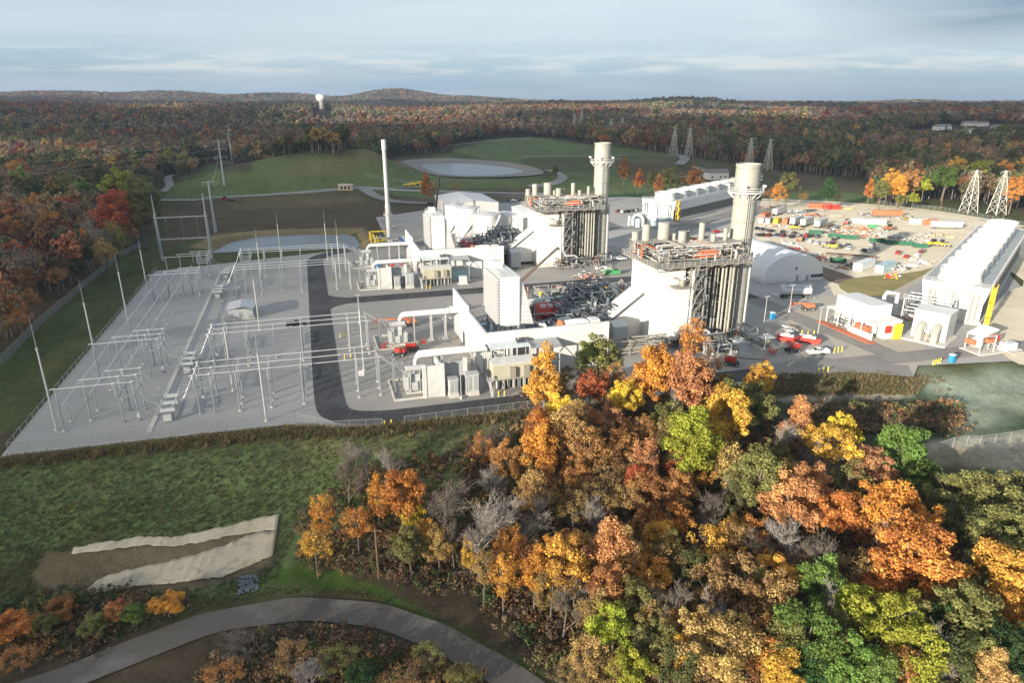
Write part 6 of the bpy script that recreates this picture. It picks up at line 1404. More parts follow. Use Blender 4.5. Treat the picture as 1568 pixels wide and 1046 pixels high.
for px, py, n, r, cols, l in [(1205, 375, 16, 5, ('conc', 'galvw', 'white2'), 'pale pipe offcuts beside the dirt bank'), (1222, 384, 18, 6, ('galvw', 'red'), 'pipe offcuts with red beams above the dirt bank'), (1247, 393, 18, 6, ('galvw', 'conc'), 'grey steel offcuts along the dirt bank'), (1256, 398, 10, 5, ('red', 'rust'), 'red beams lying along the dirt bank'), (1300, 409, 16, 5, ('dark', 'rust', 'galv'), 'dark scrap left of the white office trailer'),
    (1372, 412, 14, 4, ('galvw', 'conc', 'dark'), 'pale pipe stack right of the blue office trailer'), (1395, 407, 14, 4, ('galvw', 'conc'), 'pale pipe stack along the dry grass edge'), (1330, 362, 20, 7, ('conc', 'wood', 'rust'), 'rubble left of the stack shadow'), (1352, 361, 24, 8, ('conc', 'grey', 'galvw'), 'rubble in the middle of the yard'), (1378, 366, 24, 8, ('dark', 'grey', 'conc'), 'dark rubble in the stack shadow'),
    (1458, 364, 16, 6, ('lumber',), 'sawn timber stacks at the right of the yard'), (1440, 360, 10, 4, ('lumber', 'beiges'), 'loose boards left of the timber stacks'), (1306, 349, 16, 6, ('lumber', 'rust', 'beiges'), 'mixed timber and steel before the small white container'), (1322, 352, 14, 5, ('rust', 'lumber'), 'rusty steel before the bright green dumpster'), (1210, 326, 18, 6, ('dark', 'galv', 'white2'), 'dark machinery parts behind the long white trailer'),
    (1225, 325, 14, 4, ('dark', 'bluel'), 'dark machinery parts right of the long trailer'), (1385, 334, 16, 6, ('dark', 'beiges', 'white2'), 'machinery parts right of the orange trailer'), (1396, 337, 10, 4, ('dark', 'yellow'), 'dark and yellow parts before the white cabin'), (1178, 346, 10, 4, ('rust', 'lumber', 'white2'), 'crates before the grey containers'), (1195, 347, 8, 3, ('beiges', 'white2'), 'pale crates before the yellow container'), (1300, 320, 8, 4, ('lumber', 'yellow'), 'yellow crates at the back edge of the yard'),
    (1180, 318, 10, 7, ('rust', 'grey'), 'rusty rails at the far left of the yard'), (1368, 424, 8, 3, ('galvw', 'red', 'yellow'), 'road signs and barriers on the tan track'), (700, 470, 5, 3, ('white2',), 'white boards on the gravel before the yard wall'), (690, 490, 4, 3, ('galvw', 'white2'), 'loose pale beams under the nearer bus duct'), (1225, 521, 8, 3, ('white2', 'hydro', 'bluel'), 'white sacks and boxes between the red lifts'), (985, 395, 12, 6, ('dark', 'galvw', 'white2'), 'dark crates and pipes on the road before the farther boiler'), (900, 425, 12, 6, ('beiges', 'galvw', 'rust'), 'pale steel behind the pipe rack'), (1290, 355, 14, 5, ('lumber', 'dark', 'white2'), 'timber and dark parts left of the orange loader'), (1268, 357, 12, 4, ('dark', 'beiges'), 'dark parts behind the dumpster line'), (1316, 358, 16, 6, ('conc', 'rust', 'lumber'), 'mixed rubble behind the third dumpster'), (1395, 360, 14, 6, ('grey', 'conc'), 'grey stones right of the dark rubble'), (1420, 362, 12, 5, ('lumber', 'grey'), 'boards and stones before the orange container'), (1245, 330, 12, 5, ('dark', 'rust'), 'dark steel behind the lone white trailer'), (1285, 331, 12, 5, ('grey', 'lumber'), 'grey parts behind the red loader'), (1325, 330, 12, 5, ('dark', 'galv'), 'dark parts left of the long orange trailer'), (1350, 352, 10, 4, ('white2', 'dark'), 'white panels beside the orange loader'), (1215, 395, 10, 3, ('dark', 'white2'), 'small dark parts on the dirt bank edge'), (1410, 402, 12, 4, ('galvw', 'conc', 'white2'), 'pale pipes at the tip of the dry grass'), (1213, 508, 8, 3, ('conc', 'wood', 'grey'), 'pallets behind the white sacks'), (1335, 507, 8, 3, ('white2', 'galvw'), 'white pipes right of the shelter'),
    (1390, 487, 9, 3, ('galvw', 'white2', 'orange'), 'pipes and fittings left of the pump house'), (925, 412, 10, 5, ('white2', 'beiges', 'galvw'), 'pale crates behind the process skids'), (930, 390, 8, 4, ('dark', 'galvw'), 'dark parts below the farther stack'), (600, 350, 4, 3, ('red', 'galvw'), 'red cabinet parts near the vent stack'), (695, 330, 10, 5, ('dark', 'orange', 'galv'), 'scaffold parts before the storage tanks')]:
    heap(px, py, n, r, cols, 'heap of '+l)
for a, b_, l in ((84.5, 9.5, 'red skip full of white sacks left of the road bend'), (89.5, 6.5, 'red skip nearer the yellow bollards')):
    x, y = W(a, b_); t = thing('open_skip', l, 'skip', (x, y, .05), -.5)
    b = MB(); b.extr([(-2.6, .5), (-2, .1), (2, .1), (2.6, .5), (3, 1.5), (-3, 1.5)], -1, 1); b.build('bin', M['red'], t); b = MB(); b.box(-2, 1.5, -.8, .8, 1.5, 1.9); b.box(-1.2, .4, -.7, .5, 1.9, 2.3); b.build('load', M['white2'], t)
t = plant('valve_skid', 'beige valve skid on a concrete slab right of the boiler', 'equipment skid', 75.5, 7)
b = MB(); b.box(-3.2, 3.2, -2.6, 2.6, 0, .25); b.build('base', M['conc'], t); b = MB(); b.lathe([(.4, .25), (1.3, .6), (1.3, 2.2), (.4, 2.7)], -.3, 0, 14); b.build('tank', M['stack'], t); b = MB(); b.box(-1.9, 2.2, -.9, 1.4, 2.7, 2.85); b.build('roof', M['galvw'], t); pipes(t, 7, (-2.4, 2.4, -1.8, 1.8, .4, 2.5), (.12, .18), ('beiges', 'galvw', 'dark'))
x, y = flat(1108, 588, .05); t = thing('road_sign', 'small red board on two legs at the tree edge', 'sign', (x, y, .05), 0)
b = MB(); b.box(-1.2, 1.2, -.05, .05, .6, 2.4); b.build('board', M['red'], t); b = MB(); b.bar((-1, .1, 0), (-1, .1, 2.3), .1); b.build('leg', M['galv'], t); b = MB(); b.bar((1, .1, 0), (1, .1, 2.3), .1); b.build('leg', M['galv'], t)
x, y = W(-36.2, 15); t = thing('sign_board', 'blank white board on legs right of the perimeter road', 'sign', (x+2, y, .03), .3)
b = MB(); b.box(-.9, .9, -.04, .04, 1.1, 2.6); b.build('board', M['white2'], t); b = MB(); b.bar((-.7, .08, 0), (-.7, .08, 2.5), .1); b.build('leg', M['galv'], t); b = MB(); b.bar((.7, .08, 0), (.7, .08, 2.5), .1); b.build('leg', M['galv'], t)
# ================================================================ pylons, water tower, far houses, pole by the lane
def lattice(h, w, mtl):
    b = MB(); zs = [0, .2, .38, .54, .68, .8, .9, 1.]; ww = lambda u: w*(1-.82*u) if u < .7 else w*(.426-.42*(u-.7)/.3+.02)
    for u0, u1 in zip(zs, zs[1:]):
        a, c = ww(u0)/2, max(.25, ww(u1)/2)
        P0 = [(-a, -a, u0*h), (a, -a, u0*h), (a, a, u0*h), (-a, a, u0*h)]; P1 = [(-c, -c, u1*h), (c, -c, u1*h), (c, c, u1*h), (-c, c, u1*h)]
        for k in range(4):
            b.bar(P0[k], P1[k], .3); b.bar(P0[k], P1[(k+1) % 4], .14); b.bar(P0[(k+1) % 4], P1[k], .14); b.bar(P1[k], P1[(k+1) % 4], .14)
    return b.mesh('lattice_body', mtl)
LATM = mat('weathered_galvanised', (.5, .5, .44), .6, var=.1)
def pylon(px, py, h, w, arms, label, rz=0., z=None):
    x, y = at(px, py); t = thing('lattice_pylon', label, 'pylon', (x, y, H(x, y)), rz, 'lattice power pylons')
    put('lattice_body', lattice(h, w, LATM), t)
    for u, l_ in arms:
        b = MB(); z_ = u*h
        for s_ in (-1, 1): b.bar((0, 0, z_+.7), (s_*l_, 0, z_), .16); b.bar((0, -.5, z_), (s_*l_, 0, z_), .16); b.bar((0, .5, z_), (s_*l_, 0, z_), .16)
        b.build('crossarm', LATM, t)
        for s_ in (-1, 1):
            b = MB(); b.tube((s_*l_, 0, z_), (s_*l_, 0, z_-1.6), .12, n=5); b.build('insulator', M['porc'], t)
    return (x, y, H(x, y)+h)
AR = [(.97, 3.2), (.84, 4.0), (.72, 3.4)]
pylon(1482, 325, 25, 7, AR, 'left of the two large lattice pylons at the right wood edge', .2); pylon(1525, 328, 25.5, 7, AR, 'right of the two large lattice pylons at the right wood edge', .2)
pylon(1146, 258, 27, 6, AR, 'lattice pylon left of a pair behind the nearer stack', .3); pylon(1175, 260, 27, 6, AR, 'lattice pylon right of a pair behind the nearer stack', .3)
pylon(1031, 236, 27, 6.5, AR, 'lattice pylon left of the pair at the bend road', .3); pylon(1054, 239, 28, 6.5, AR, 'lattice pylon right of the pair at the bend road', .3)
pylon(935, 208, 28, 7, AR, 'distant lattice pylon left of a pair behind the farther stack', .3); pylon(952, 206, 28, 7, AR, 'distant lattice pylon right of a pair behind the farther stack', .3); pylon(879, 205, 36, 8, AR, 'distant lattice pylon left of a pair at the far wood', .3); pylon(890, 199, 36, 8, AR, 'distant lattice pylon right of a pair at the far wood', .3)
def woodpole(px, py, h, label, lean=0.):
    x, y = at(px, py); t = thing('wooden_pole', label, 'utility pole', (x, y, H(x, y)), 0, 'wooden utility poles')
    b = MB(); b.tube((0, 0, -.5), (lean, 0, h), .19, .12, 8); b.build('pole', M['wood'], t); b = MB(); b.bar((lean-.9, 0, h-.5), (lean+.9, 0, h-.5), .12); b.build('crossarm', M['wood'], t)
    b = MB(); b.tube((lean, .15, h-1.6), (lean, .15, h-.9), .12, n=6); b.build('transformer_can', M['grey'], t)
woodpole(580, 885, 9.5, 'brown utility pole on the grass above the lane')
for px, py, h, l in ((1343, 315, 10, 'first pale pole along the back edge of the yard'), (1363, 316, 12, 'second pale pole along the back edge of the yard'), (1374, 317, 12, 'third pale pole along the back edge of the yard'), (1391, 318, 12, 'fourth pale pole along the back edge of the yard'), (1440, 321, 13, 'pale pole left of the large pylons'), (1535, 338, 17, 'pale pole right of the large pylons'), (293, 304, 16, 'thin pole at the country road before the left wood'), (369, 299, 14, 'thin pole on the country road right of the power pole'), (443, 294, 15, 'thin pole midway along the country road'), (514, 289, 15, 'thin pole left of the gatehouse'), (538, 300, 22, 'taller thin pole right of the gatehouse'), (610, 290, 14, 'thin pole beside the valve station'), (1223, 305, 9, 'thin pole in the right field')):
    woodpole(px, py, h, l)
x, y = 1900*math.sin(math.atan((525-784)/F_PX/math.cos(PITCH))), 1900*math.cos(math.atan((525-784)/F_PX/math.cos(PITCH)))
t = thing('water_tower', 'distant white water tower with a fat tank on a tapered shaft', 'water tower', (x, y, 34))
b = MB(); b.lathe([(7.5, 0), (6.6, 18), (6.6, 24)], n=24, cap=False); b.build('shaft', M['beiges'], t); b = MB(); b.lathe([(6.6, 23.5), (8, 25), (13, 29.5), (13.6, 31), (13.6, 39), (13, 41), (6, 42.2), (.1, 42.6)], n=28, cap=False); b.build('tank', M['white2'], t)
def house(px, py, w, d, h, label, rz, wm='white2'):
    x, y = at(px, py); z = H(x, y); t = thing('farmhouse', label, 'house', (x, y, z), rz, 'far farmhouses')
    b = MB(); b.box(-w/2, w/2, -d/2, d/2, -1, h); b.build('wall', M[wm], t); b = MB(); b.extr([(-d/2-.5, h), (0, h+d*.32), (d/2+.5, h)], -w/2-.5, w/2+.5, 'x'); b.build('roof', M['shingle'], t)
    for k in (-.3, .1, .35):
        b = MB(); b.box(w*k-.7, w*k+.7, -d/2-.06, -d/2, 1, 2.4); b.build('window', M['glass'], t)
for a in ((1442, 198, 22, 9, 4.5, 'white farmhouse leftmost in the far clearing', .1), (1484, 192, 20, 10, 4, 'white farmhouse at the back of the far clearing', -.1), (1489, 203, 16, 8, 4, 'white shed in front of the far farmhouses', .2), (1504, 193, 14, 8, 4.5, 'pale barn beside the back farmhouse', 0), (1532, 199, 22, 9, 4.5, 'white farmhouse rightmost in the far clearing', -.2), (1155, 275, 10, 8, 4, 'small white shed in the field behind the far cooling tower', .3), (1096, 273, 18, 9, 5, 'white barn behind the far cooling tower', .2), (262, 187, 10, 8, 5, 'tiny white house in the left far woods', .1)):
    house(*a)
# erosion mats on the embankment and the stone drain pad
def mat_strip(pts_t, pts_b, label):
    b = MB(); n = len(pts_t); vs = []
    K_ = 6
    for i in range(n):
        p, q = at(*pts_t[i]), at(*pts_b[i])
        for k in range(K_+1):
            u = k/K_; x, y = p[0]+(q[0]-p[0])*u, p[1]+(q[1]-p[1])*u; vs.append((x, y, H(x, y)+.22))
    b.add(vs, [(i*(K_+1)+k, i*(K_+1)+k+1, (i+1)*(K_+1)+k+1, (i+1)*(K_+1)+k) for i in range(n-1) for k in range(K_)], True)
    o = b.build('erosion_mat', STRAW); tag(o, label, 'erosion mat')
    s = o.modifiers.new('thickness', 'SOLIDIFY'); s.thickness = .12; s.offset = -1
STRAW = groundmat('straw_matting', (.52, .46, .34), [(.5, .55, .7, (.3, .25, .16), .8), (.2, .62, .72, (.16, .12, .07), .9)], tracks=(1.28, (.33, .28, .19), .7))
def dense(p, n=44):
    out = []
    for k in range(n+1):
        u = k/n*(len(p)-1); i = min(int(u), len(p)-2); f = u-i
        out.append((p[i][0]+(p[i+1][0]-p[i][0])*f, p[i][1]+(p[i+1][1]-p[i][1])*f+RND.uniform(-1.6, 1.6)))
    return out
mat_strip(dense([(113, 840), (150, 834), (220, 823), (262, 825), (300, 818), (345, 808), (385, 797), (428, 788)]), dense([(110, 851), (150, 846), (220, 836), (262, 838), (300, 833), (345, 824), (385, 818), (424, 812)]), 'upper strip of tan straw erosion matting on the embankment')
mat_strip(dense([(148, 890), (190, 876), (250, 863), (300, 851), (345, 838), (380, 820), (424, 814)]), dense([(125, 914), (190, 902), (250, 897), (300, 891), (345, 884), (380, 870), (418, 852)]), 'lower wide strip of tan straw erosion matting on the embankment')
x, y = at(381, 895); t = thing('drain_pad', 'grey stone drain pad beside the matting', 'drain', (x, y, H(x, y)+.1), .3)
b = MB()
for k in range(190): a, q = RND.uniform(-1.5, 1.5), RND.uniform(-2.2, 2.2); s_ = RND.uniform(.12, .26); b.lathe([(.05, -.1), (s_, 0), (s_*.8, s_*.5), (.05, s_*.6)], a, q, 6, smooth=False)
b.build('stone', M['steel'], t)
# ================================================================ trees
def np_mesh(name, v, f4, mats, midx=None, attr=None, smooth=None):
    me = bpy.data.meshes.new(name)
    v = np.asarray(v, np.float32); f4 = np.asarray(f4, np.int32)
    me.vertices.add(len(v)); me.vertices.foreach_set('co', v.ravel())
    me.loops.add(f4.size); me.loops.foreach_set('vertex_index', f4.ravel())
    k = f4.shape[1]
    me.polygons.add(len(f4)); me.polygons.foreach_set('loop_start', np.arange(0, f4.size, k, dtype=np.int32)); me.polygons.foreach_set('loop_total', np.full(len(f4), k, np.int32))
    for m_ in mats: me.materials.append(m_)
    if midx is not None: me.polygons.foreach_set('material_index', np.asarray(midx, np.int32))
    if attr is not None:
        a = me.attributes.new('leaf', 'FLOAT', 'FACE'); a.data.foreach_set('value', np.asarray(attr, np.float32))
    me.update(); return me
def foliage(name, instanced):
    m = NT(name)
    if instanced:
        q = m.n('ShaderNodeAttribute'); q.attribute_type = 'INSTANCER'; q.attribute_name = 'tint'; tint = q.outputs['Color']
    else:
        q = m.n('ShaderNodeObjectInfo'); tint = q.outputs['Color']
    lf = m.n('ShaderNodeAttribute'); lf.attribute_name = 'leaf'
    c = m.mix(1., tint, m.ramp(lf.outputs['Fac'], [(0., .45), (.6, 1.), (1., 1.5)]), 'MULTIPLY')
    hs = m.n('ShaderNodeHueSaturation'); m.l(c, hs.inputs['Color']); m.l(m.math('ADD', m.math('MULTIPLY', lf.outputs['Fac'], .04), .479), hs.inputs['Hue'])
    col = hs.outputs[0]
    m.l(col, m.b.inputs['Base Color']); m.b.inputs['Roughness'].default_value = .75; m.b.inputs['Specular IOR Level'].default_value = .25
    tr = m.n('ShaderNodeBsdfTranslucent'); m.l(col, tr.inputs[0]); mx = m.n('ShaderNodeMixShader'); mx.inputs[0].default_value = .36
    m.l(m.b.outputs[0], mx.inputs[1]); m.l(tr.outputs[0], mx.inputs[2]); m.l(mx.outputs[0], m.t.nodes['Material Output'].inputs[0])
    return m.m
LEAF = foliage('autumn_leaves', False); LEAFI = foliage('woodland_leaves', True)
def leaves(cent, rad, n, size, rs, up=.25, squash=.8):
    """leaf quads scattered through clumps: centres (k,3), radii (k,), n per clump"""
    k = len(cent); c = np.repeat(cent, n, 0); r = np.repeat(rad, n)[:, None]
    d = rs.normal(size=(k*n, 3)); d /= np.linalg.norm(d, axis=1)[:, None]
    rr = rs.uniform(.25, 1., (k*n, 1))**.6
    p = c+d*rr*r*np.array([1, 1, squash])
    nrm = d*.8+rs.normal(size=d.shape)*.55+np.array([0, 0, up]); nrm /= np.linalg.norm(nrm, axis=1)[:, None]
    t = np.cross(nrm, rs.normal(size=d.shape)); t /= np.linalg.norm(t, axis=1)[:, None]; b = np.cross(nrm, t)
    s = (size*rs.uniform(.6, 1.35, (k*n, 1)))
    fold = nrm*s*.18
    v = np.stack([p-t*s, p-b*s*.55+fold, p+t*s, p+b*s*.55+fold], 1).reshape(-1, 3)
    f = np.arange(len(v)).reshape(-1, 4)
    cl = np.repeat(rs.uniform(-.22, .22, k), n)
    lv = np.clip(.5+cl+rs.normal(size=k*n)*.2, 0, 1)
    return v, f, lv
SHAPES = {'round': (4.2, 4.2, 4.0, 8.6, 13.), 'oval': (3.2, 3.2, 5.4, 9.2, 15.), 'cone': (2.7, 2.7, 6.0, 8.5, 15.), 'spread': (5.4, 5.4, 3.6, 9.2, 13.)}
def clump_set(shape, rs, k):
    rx, ry, rz, zc, h = SHAPES[shape]
    d = rs.normal(size=(k*3, 3)); d[:, 2] = d[:, 2]*.9+.12; d /= np.linalg.norm(d, axis=1)[:, None]
    d = d[:k]
    ph = rs.uniform(0, 6, 6)
    lob = 1+.27*np.sin(3*np.arctan2(d[:, 1], d[:, 0])+ph[0])*(1-np.abs(d[:, 2]))+.2*np.sin(5*np.arctan2(d[:, 1], d[:, 0])+ph[1]+2*d[:, 2])+.1*np.sin(4*d[:, 2]+ph[2])
    q = rs.uniform(.45, 1., k)**.55
    tp = 1-.55*np.clip(d[:, 2], 0, 1) if shape == 'cone' else 1.
    p = d*(q*lob)[:, None]*np.array([rx, ry, rz]); p[:, :2] *= np.reshape(tp, (-1, 1)) if shape == 'cone' else 1
    p[:, 2] += zc+.35*rz*np.clip(-d[:, 2], 0, 1)
    p[:, :2] += rs.uniform(-.5, .5, 2)
    return p
def crown(shape, seed, k=64, n=150, size=.21, mtl=None):
    rs = np.random.RandomState(seed); c = clump_set(shape, rs, k)
    rad = rs.uniform(.7, 1.45, k)
    v, f, lv = leaves(c, rad, n, size, rs)
    return np_mesh('crown', v, f, [mtl or LEAF], attr=lv)
def limb_tree(shape, seed, limbs=9):
    rs = random.Random(seed); rx, ry, rz, zc, h = SHAPES[shape]; b = MB()
    lean = (rs.uniform(-.5, .5), rs.uniform(-.5, .5)); n = 7
    pts = [Vector((lean[0]*u*u*2+.12*math.sin(4*u), lean[1]*u*u*2, u*h*.82-.6*(u == 0))) for u in [k/n for k in range(n+1)]]
    b.path(pts, .2, 7, radii=[.27*(1-.8*k/n)+.02 for k in range(n+1)])
    for k in range(limbs):
        u = rs.uniform(.32, .85); i = int(u*n); p = pts[i].lerp(pts[i+1], u*n-i); a = rs.uniform(0, 2*PI); L = rs.uniform(.55, .95)*rx*(1.2-u*.6)
        q = p+Vector((math.cos(a)*L*.5, math.sin(a)*L*.5, L*.35)); e = p+Vector((math.cos(a)*L, math.sin(a)*L, L*rs.uniform(.6, 1.1)))
        b.path([p, q, e], .07, 5, radii=[.10*(1.1-u)+.03, .06, .02])
        for j in range(2):
            a2 = a+rs.uniform(-1, 1); e2 = q+Vector((math.cos(a2)*L*.6, math.sin(a2)*L*.6, L*.5)); b.path([q, e2], .03, 4, radii=[.04, .012])
    return b.mesh('trunk', M['bark'])
def bare_parts(seed, h=14., spread=.55, mtl='barkl', dens=1.):
    rs = random.Random(seed); tr = MB(); tw = MB()
    def grow(p, d, L, r, lev, mb):
        pts = [p]; dd = d.copy(); n = 3 if lev < 3 else 2
        for k in range(n):
            dd = (dd+Vector((rs.uniform(-1, 1), rs.uniform(-1, 1), rs.uniform(-.2, .6)))*(.14+.05*lev)).normalized(); pts.append(pts[-1]+dd*L/n)
        mb.path(pts, r, 6 if lev == 0 else (5 if lev < 2 else 3), radii=[r*(1-.5*k/n) for k in range(n+1)])
        if lev >= 4: return
        for k in range(int((3, 4, 5, 4)[lev]*dens+rs.random())):
            u = rs.uniform(.3, 1.); i = min(int(u*n), n-1); q = pts[i].lerp(pts[i+1], u*n-i)
            a = rs.uniform(0, 2*PI); s = Vector((math.cos(a), math.sin(a), rs.uniform(.1, .9)))
            nd = (dd*.75+s*spread*(1+.15*lev)).normalized()
            grow(q, nd, L*rs.uniform(.48, .74), max(r*.5, .012), lev+1, tw if lev >= 1 else tr)
    grow(Vector((0, 0, -.4)), Vector((rs.uniform(-.18, .18), rs.uniform(-.18, .18), 1)).normalized(), h*.5, h*.0145, 0, tr)
    ends = np.array([v for v in tw.v]); q = np.random.RandomState(seed); n = 2600
    p = ends[q.randint(0, len(ends), n)]; ctr = np.array([0, 0, h*.35]); d = p-ctr; d /= np.linalg.norm(d, axis=1)[:, None]+1e-6
    d = d*.9+q.normal(size=d.shape)*.5+np.array([0, 0, .25]); d /= np.linalg.norm(d, axis=1)[:, None]; t = np.cross(d, q.normal(size=d.shape)); t /= np.linalg.norm(t, axis=1)[:, None]
    L = q.uniform(.4, 1.2, (n, 1)); w = .022; vs = np.stack([p-t*w, p+t*w, p+d*L+t*w*.4, p+d*L-t*w*.4], 1).reshape(-1, 3)
    tw.add(vs.tolist(), np.arange(4*n).reshape(-1, 4).tolist())
    return tr.mesh('trunk', M[mtl]), tw.mesh('crown', M[mtl])
CROWNS = {s_: [crown(s_, 100+i*7+j) for j in range(4)] for i, s_ in enumerate(SHAPES)}
SPARSE = {s_: [crown(s_, 300+i*7+j, 50, 52, .19) for j in range(2)] for i, s_ in enumerate(SHAPES)}
TRUNKS = {s_: [limb_tree(s_, 20+i*5+j) for j in range(2)] for i, s_ in enumerate(SHAPES)}
BARES = [bare_parts(40+j, 14, .5+.08*j, 'barkl' if j % 2 == 0 else 'bark') for j in range(6)]
COL = dict(gold=(.54, .33, .07), amber=(.5, .25, .055), orange=(.44, .19, .055), rust=(.33, .165, .065), salmon=(.43, .215, .1), pink=(.37, .19, .105), red=(.36, .105, .05), crimson=(.17, .02, .035), brown=(.26, .17, .075), tan=(.36, .24, .1), yellow=(.56, .42, .06), yellowgreen=(.29, .31, .045), green=(.12, .185, .045), olive=(.17, .17, .06), darkolive=(.1, .11, .045), darkgreen=(.04, .08, .028), grey=(.3, .27, .24))
WORD = dict(gold='golden', amber='amber', orange='orange', rust='rust brown', salmon='salmon', pink='dusty pink', red='red', crimson='crimson', brown='brown', tan='tan', yellow='yellow', yellowgreen='yellow green', green='bright green', olive='olive', darkolive='dark olive', darkgreen='dark green', grey='bare grey')
FORM = dict(round='round', oval='tall oval', cone='narrow', spread='spreading')
TREES = []
def tree(px, py, wpx, col, shape='round', sparse=False, hk=1., zone_='', ground=None):
    """a tree whose crown shows at this place: its foot is found on the ground below the crown"""
    bare = col == 'grey'
    R = 4.; h = 13.
    for _ in range(3):
        x, y = at(px, py, .62*h) if ground is None else ground
        dep = y*math.cos(PITCH)+(CAM_H-H(x, y)-.6*h)*math.sin(PITCH)
        R = wpx/2/F_PX*dep*1.1
        s = SHAPES[shape] if not bare else (3.6, 3.6, 5, 8.5, 14)
        sx = R/s[0]/1.12; h = s[4]*max(sx, .5*sx+.45)*hk
    sz = h/s[4]
    i = len(TREES)
    t = bpy.data.objects.new('bare_tree' if bare else 'autumn_tree', None); C.objects.link(t); t.location = (x, y, H(x, y)-.1); t.rotation_euler = (0, 0, RND.uniform(0, 6.28)); t['category'] = 'tree'
    if bare:
        a, b = BARES[i % len(BARES)]
        for nm, me in (('trunk', a), ('crown', b)): put(nm, me, t, scale=(sx, sx, sz))
    else:
        put('trunk', TRUNKS[shape][i % 2], t, scale=(sx, sx, sz))
        o = put('crown', (SPARSE if sparse else CROWNS)[shape][i % (2 if sparse else 4)], t, scale=(sx, sx, sz)); c = COL[col]; f = RND.uniform(.85, 1.12); f *= 1.5; o.color = (c[0]*f, c[1]*f*RND.uniform(.92, 1.08), c[2]*f*.95, 1)
    TREES.append(dict(o=t, px=px, py=py, w=wpx, col=col, shape=shape, sparse=sparse, x=x, y=y, h=h, zone=zone_))
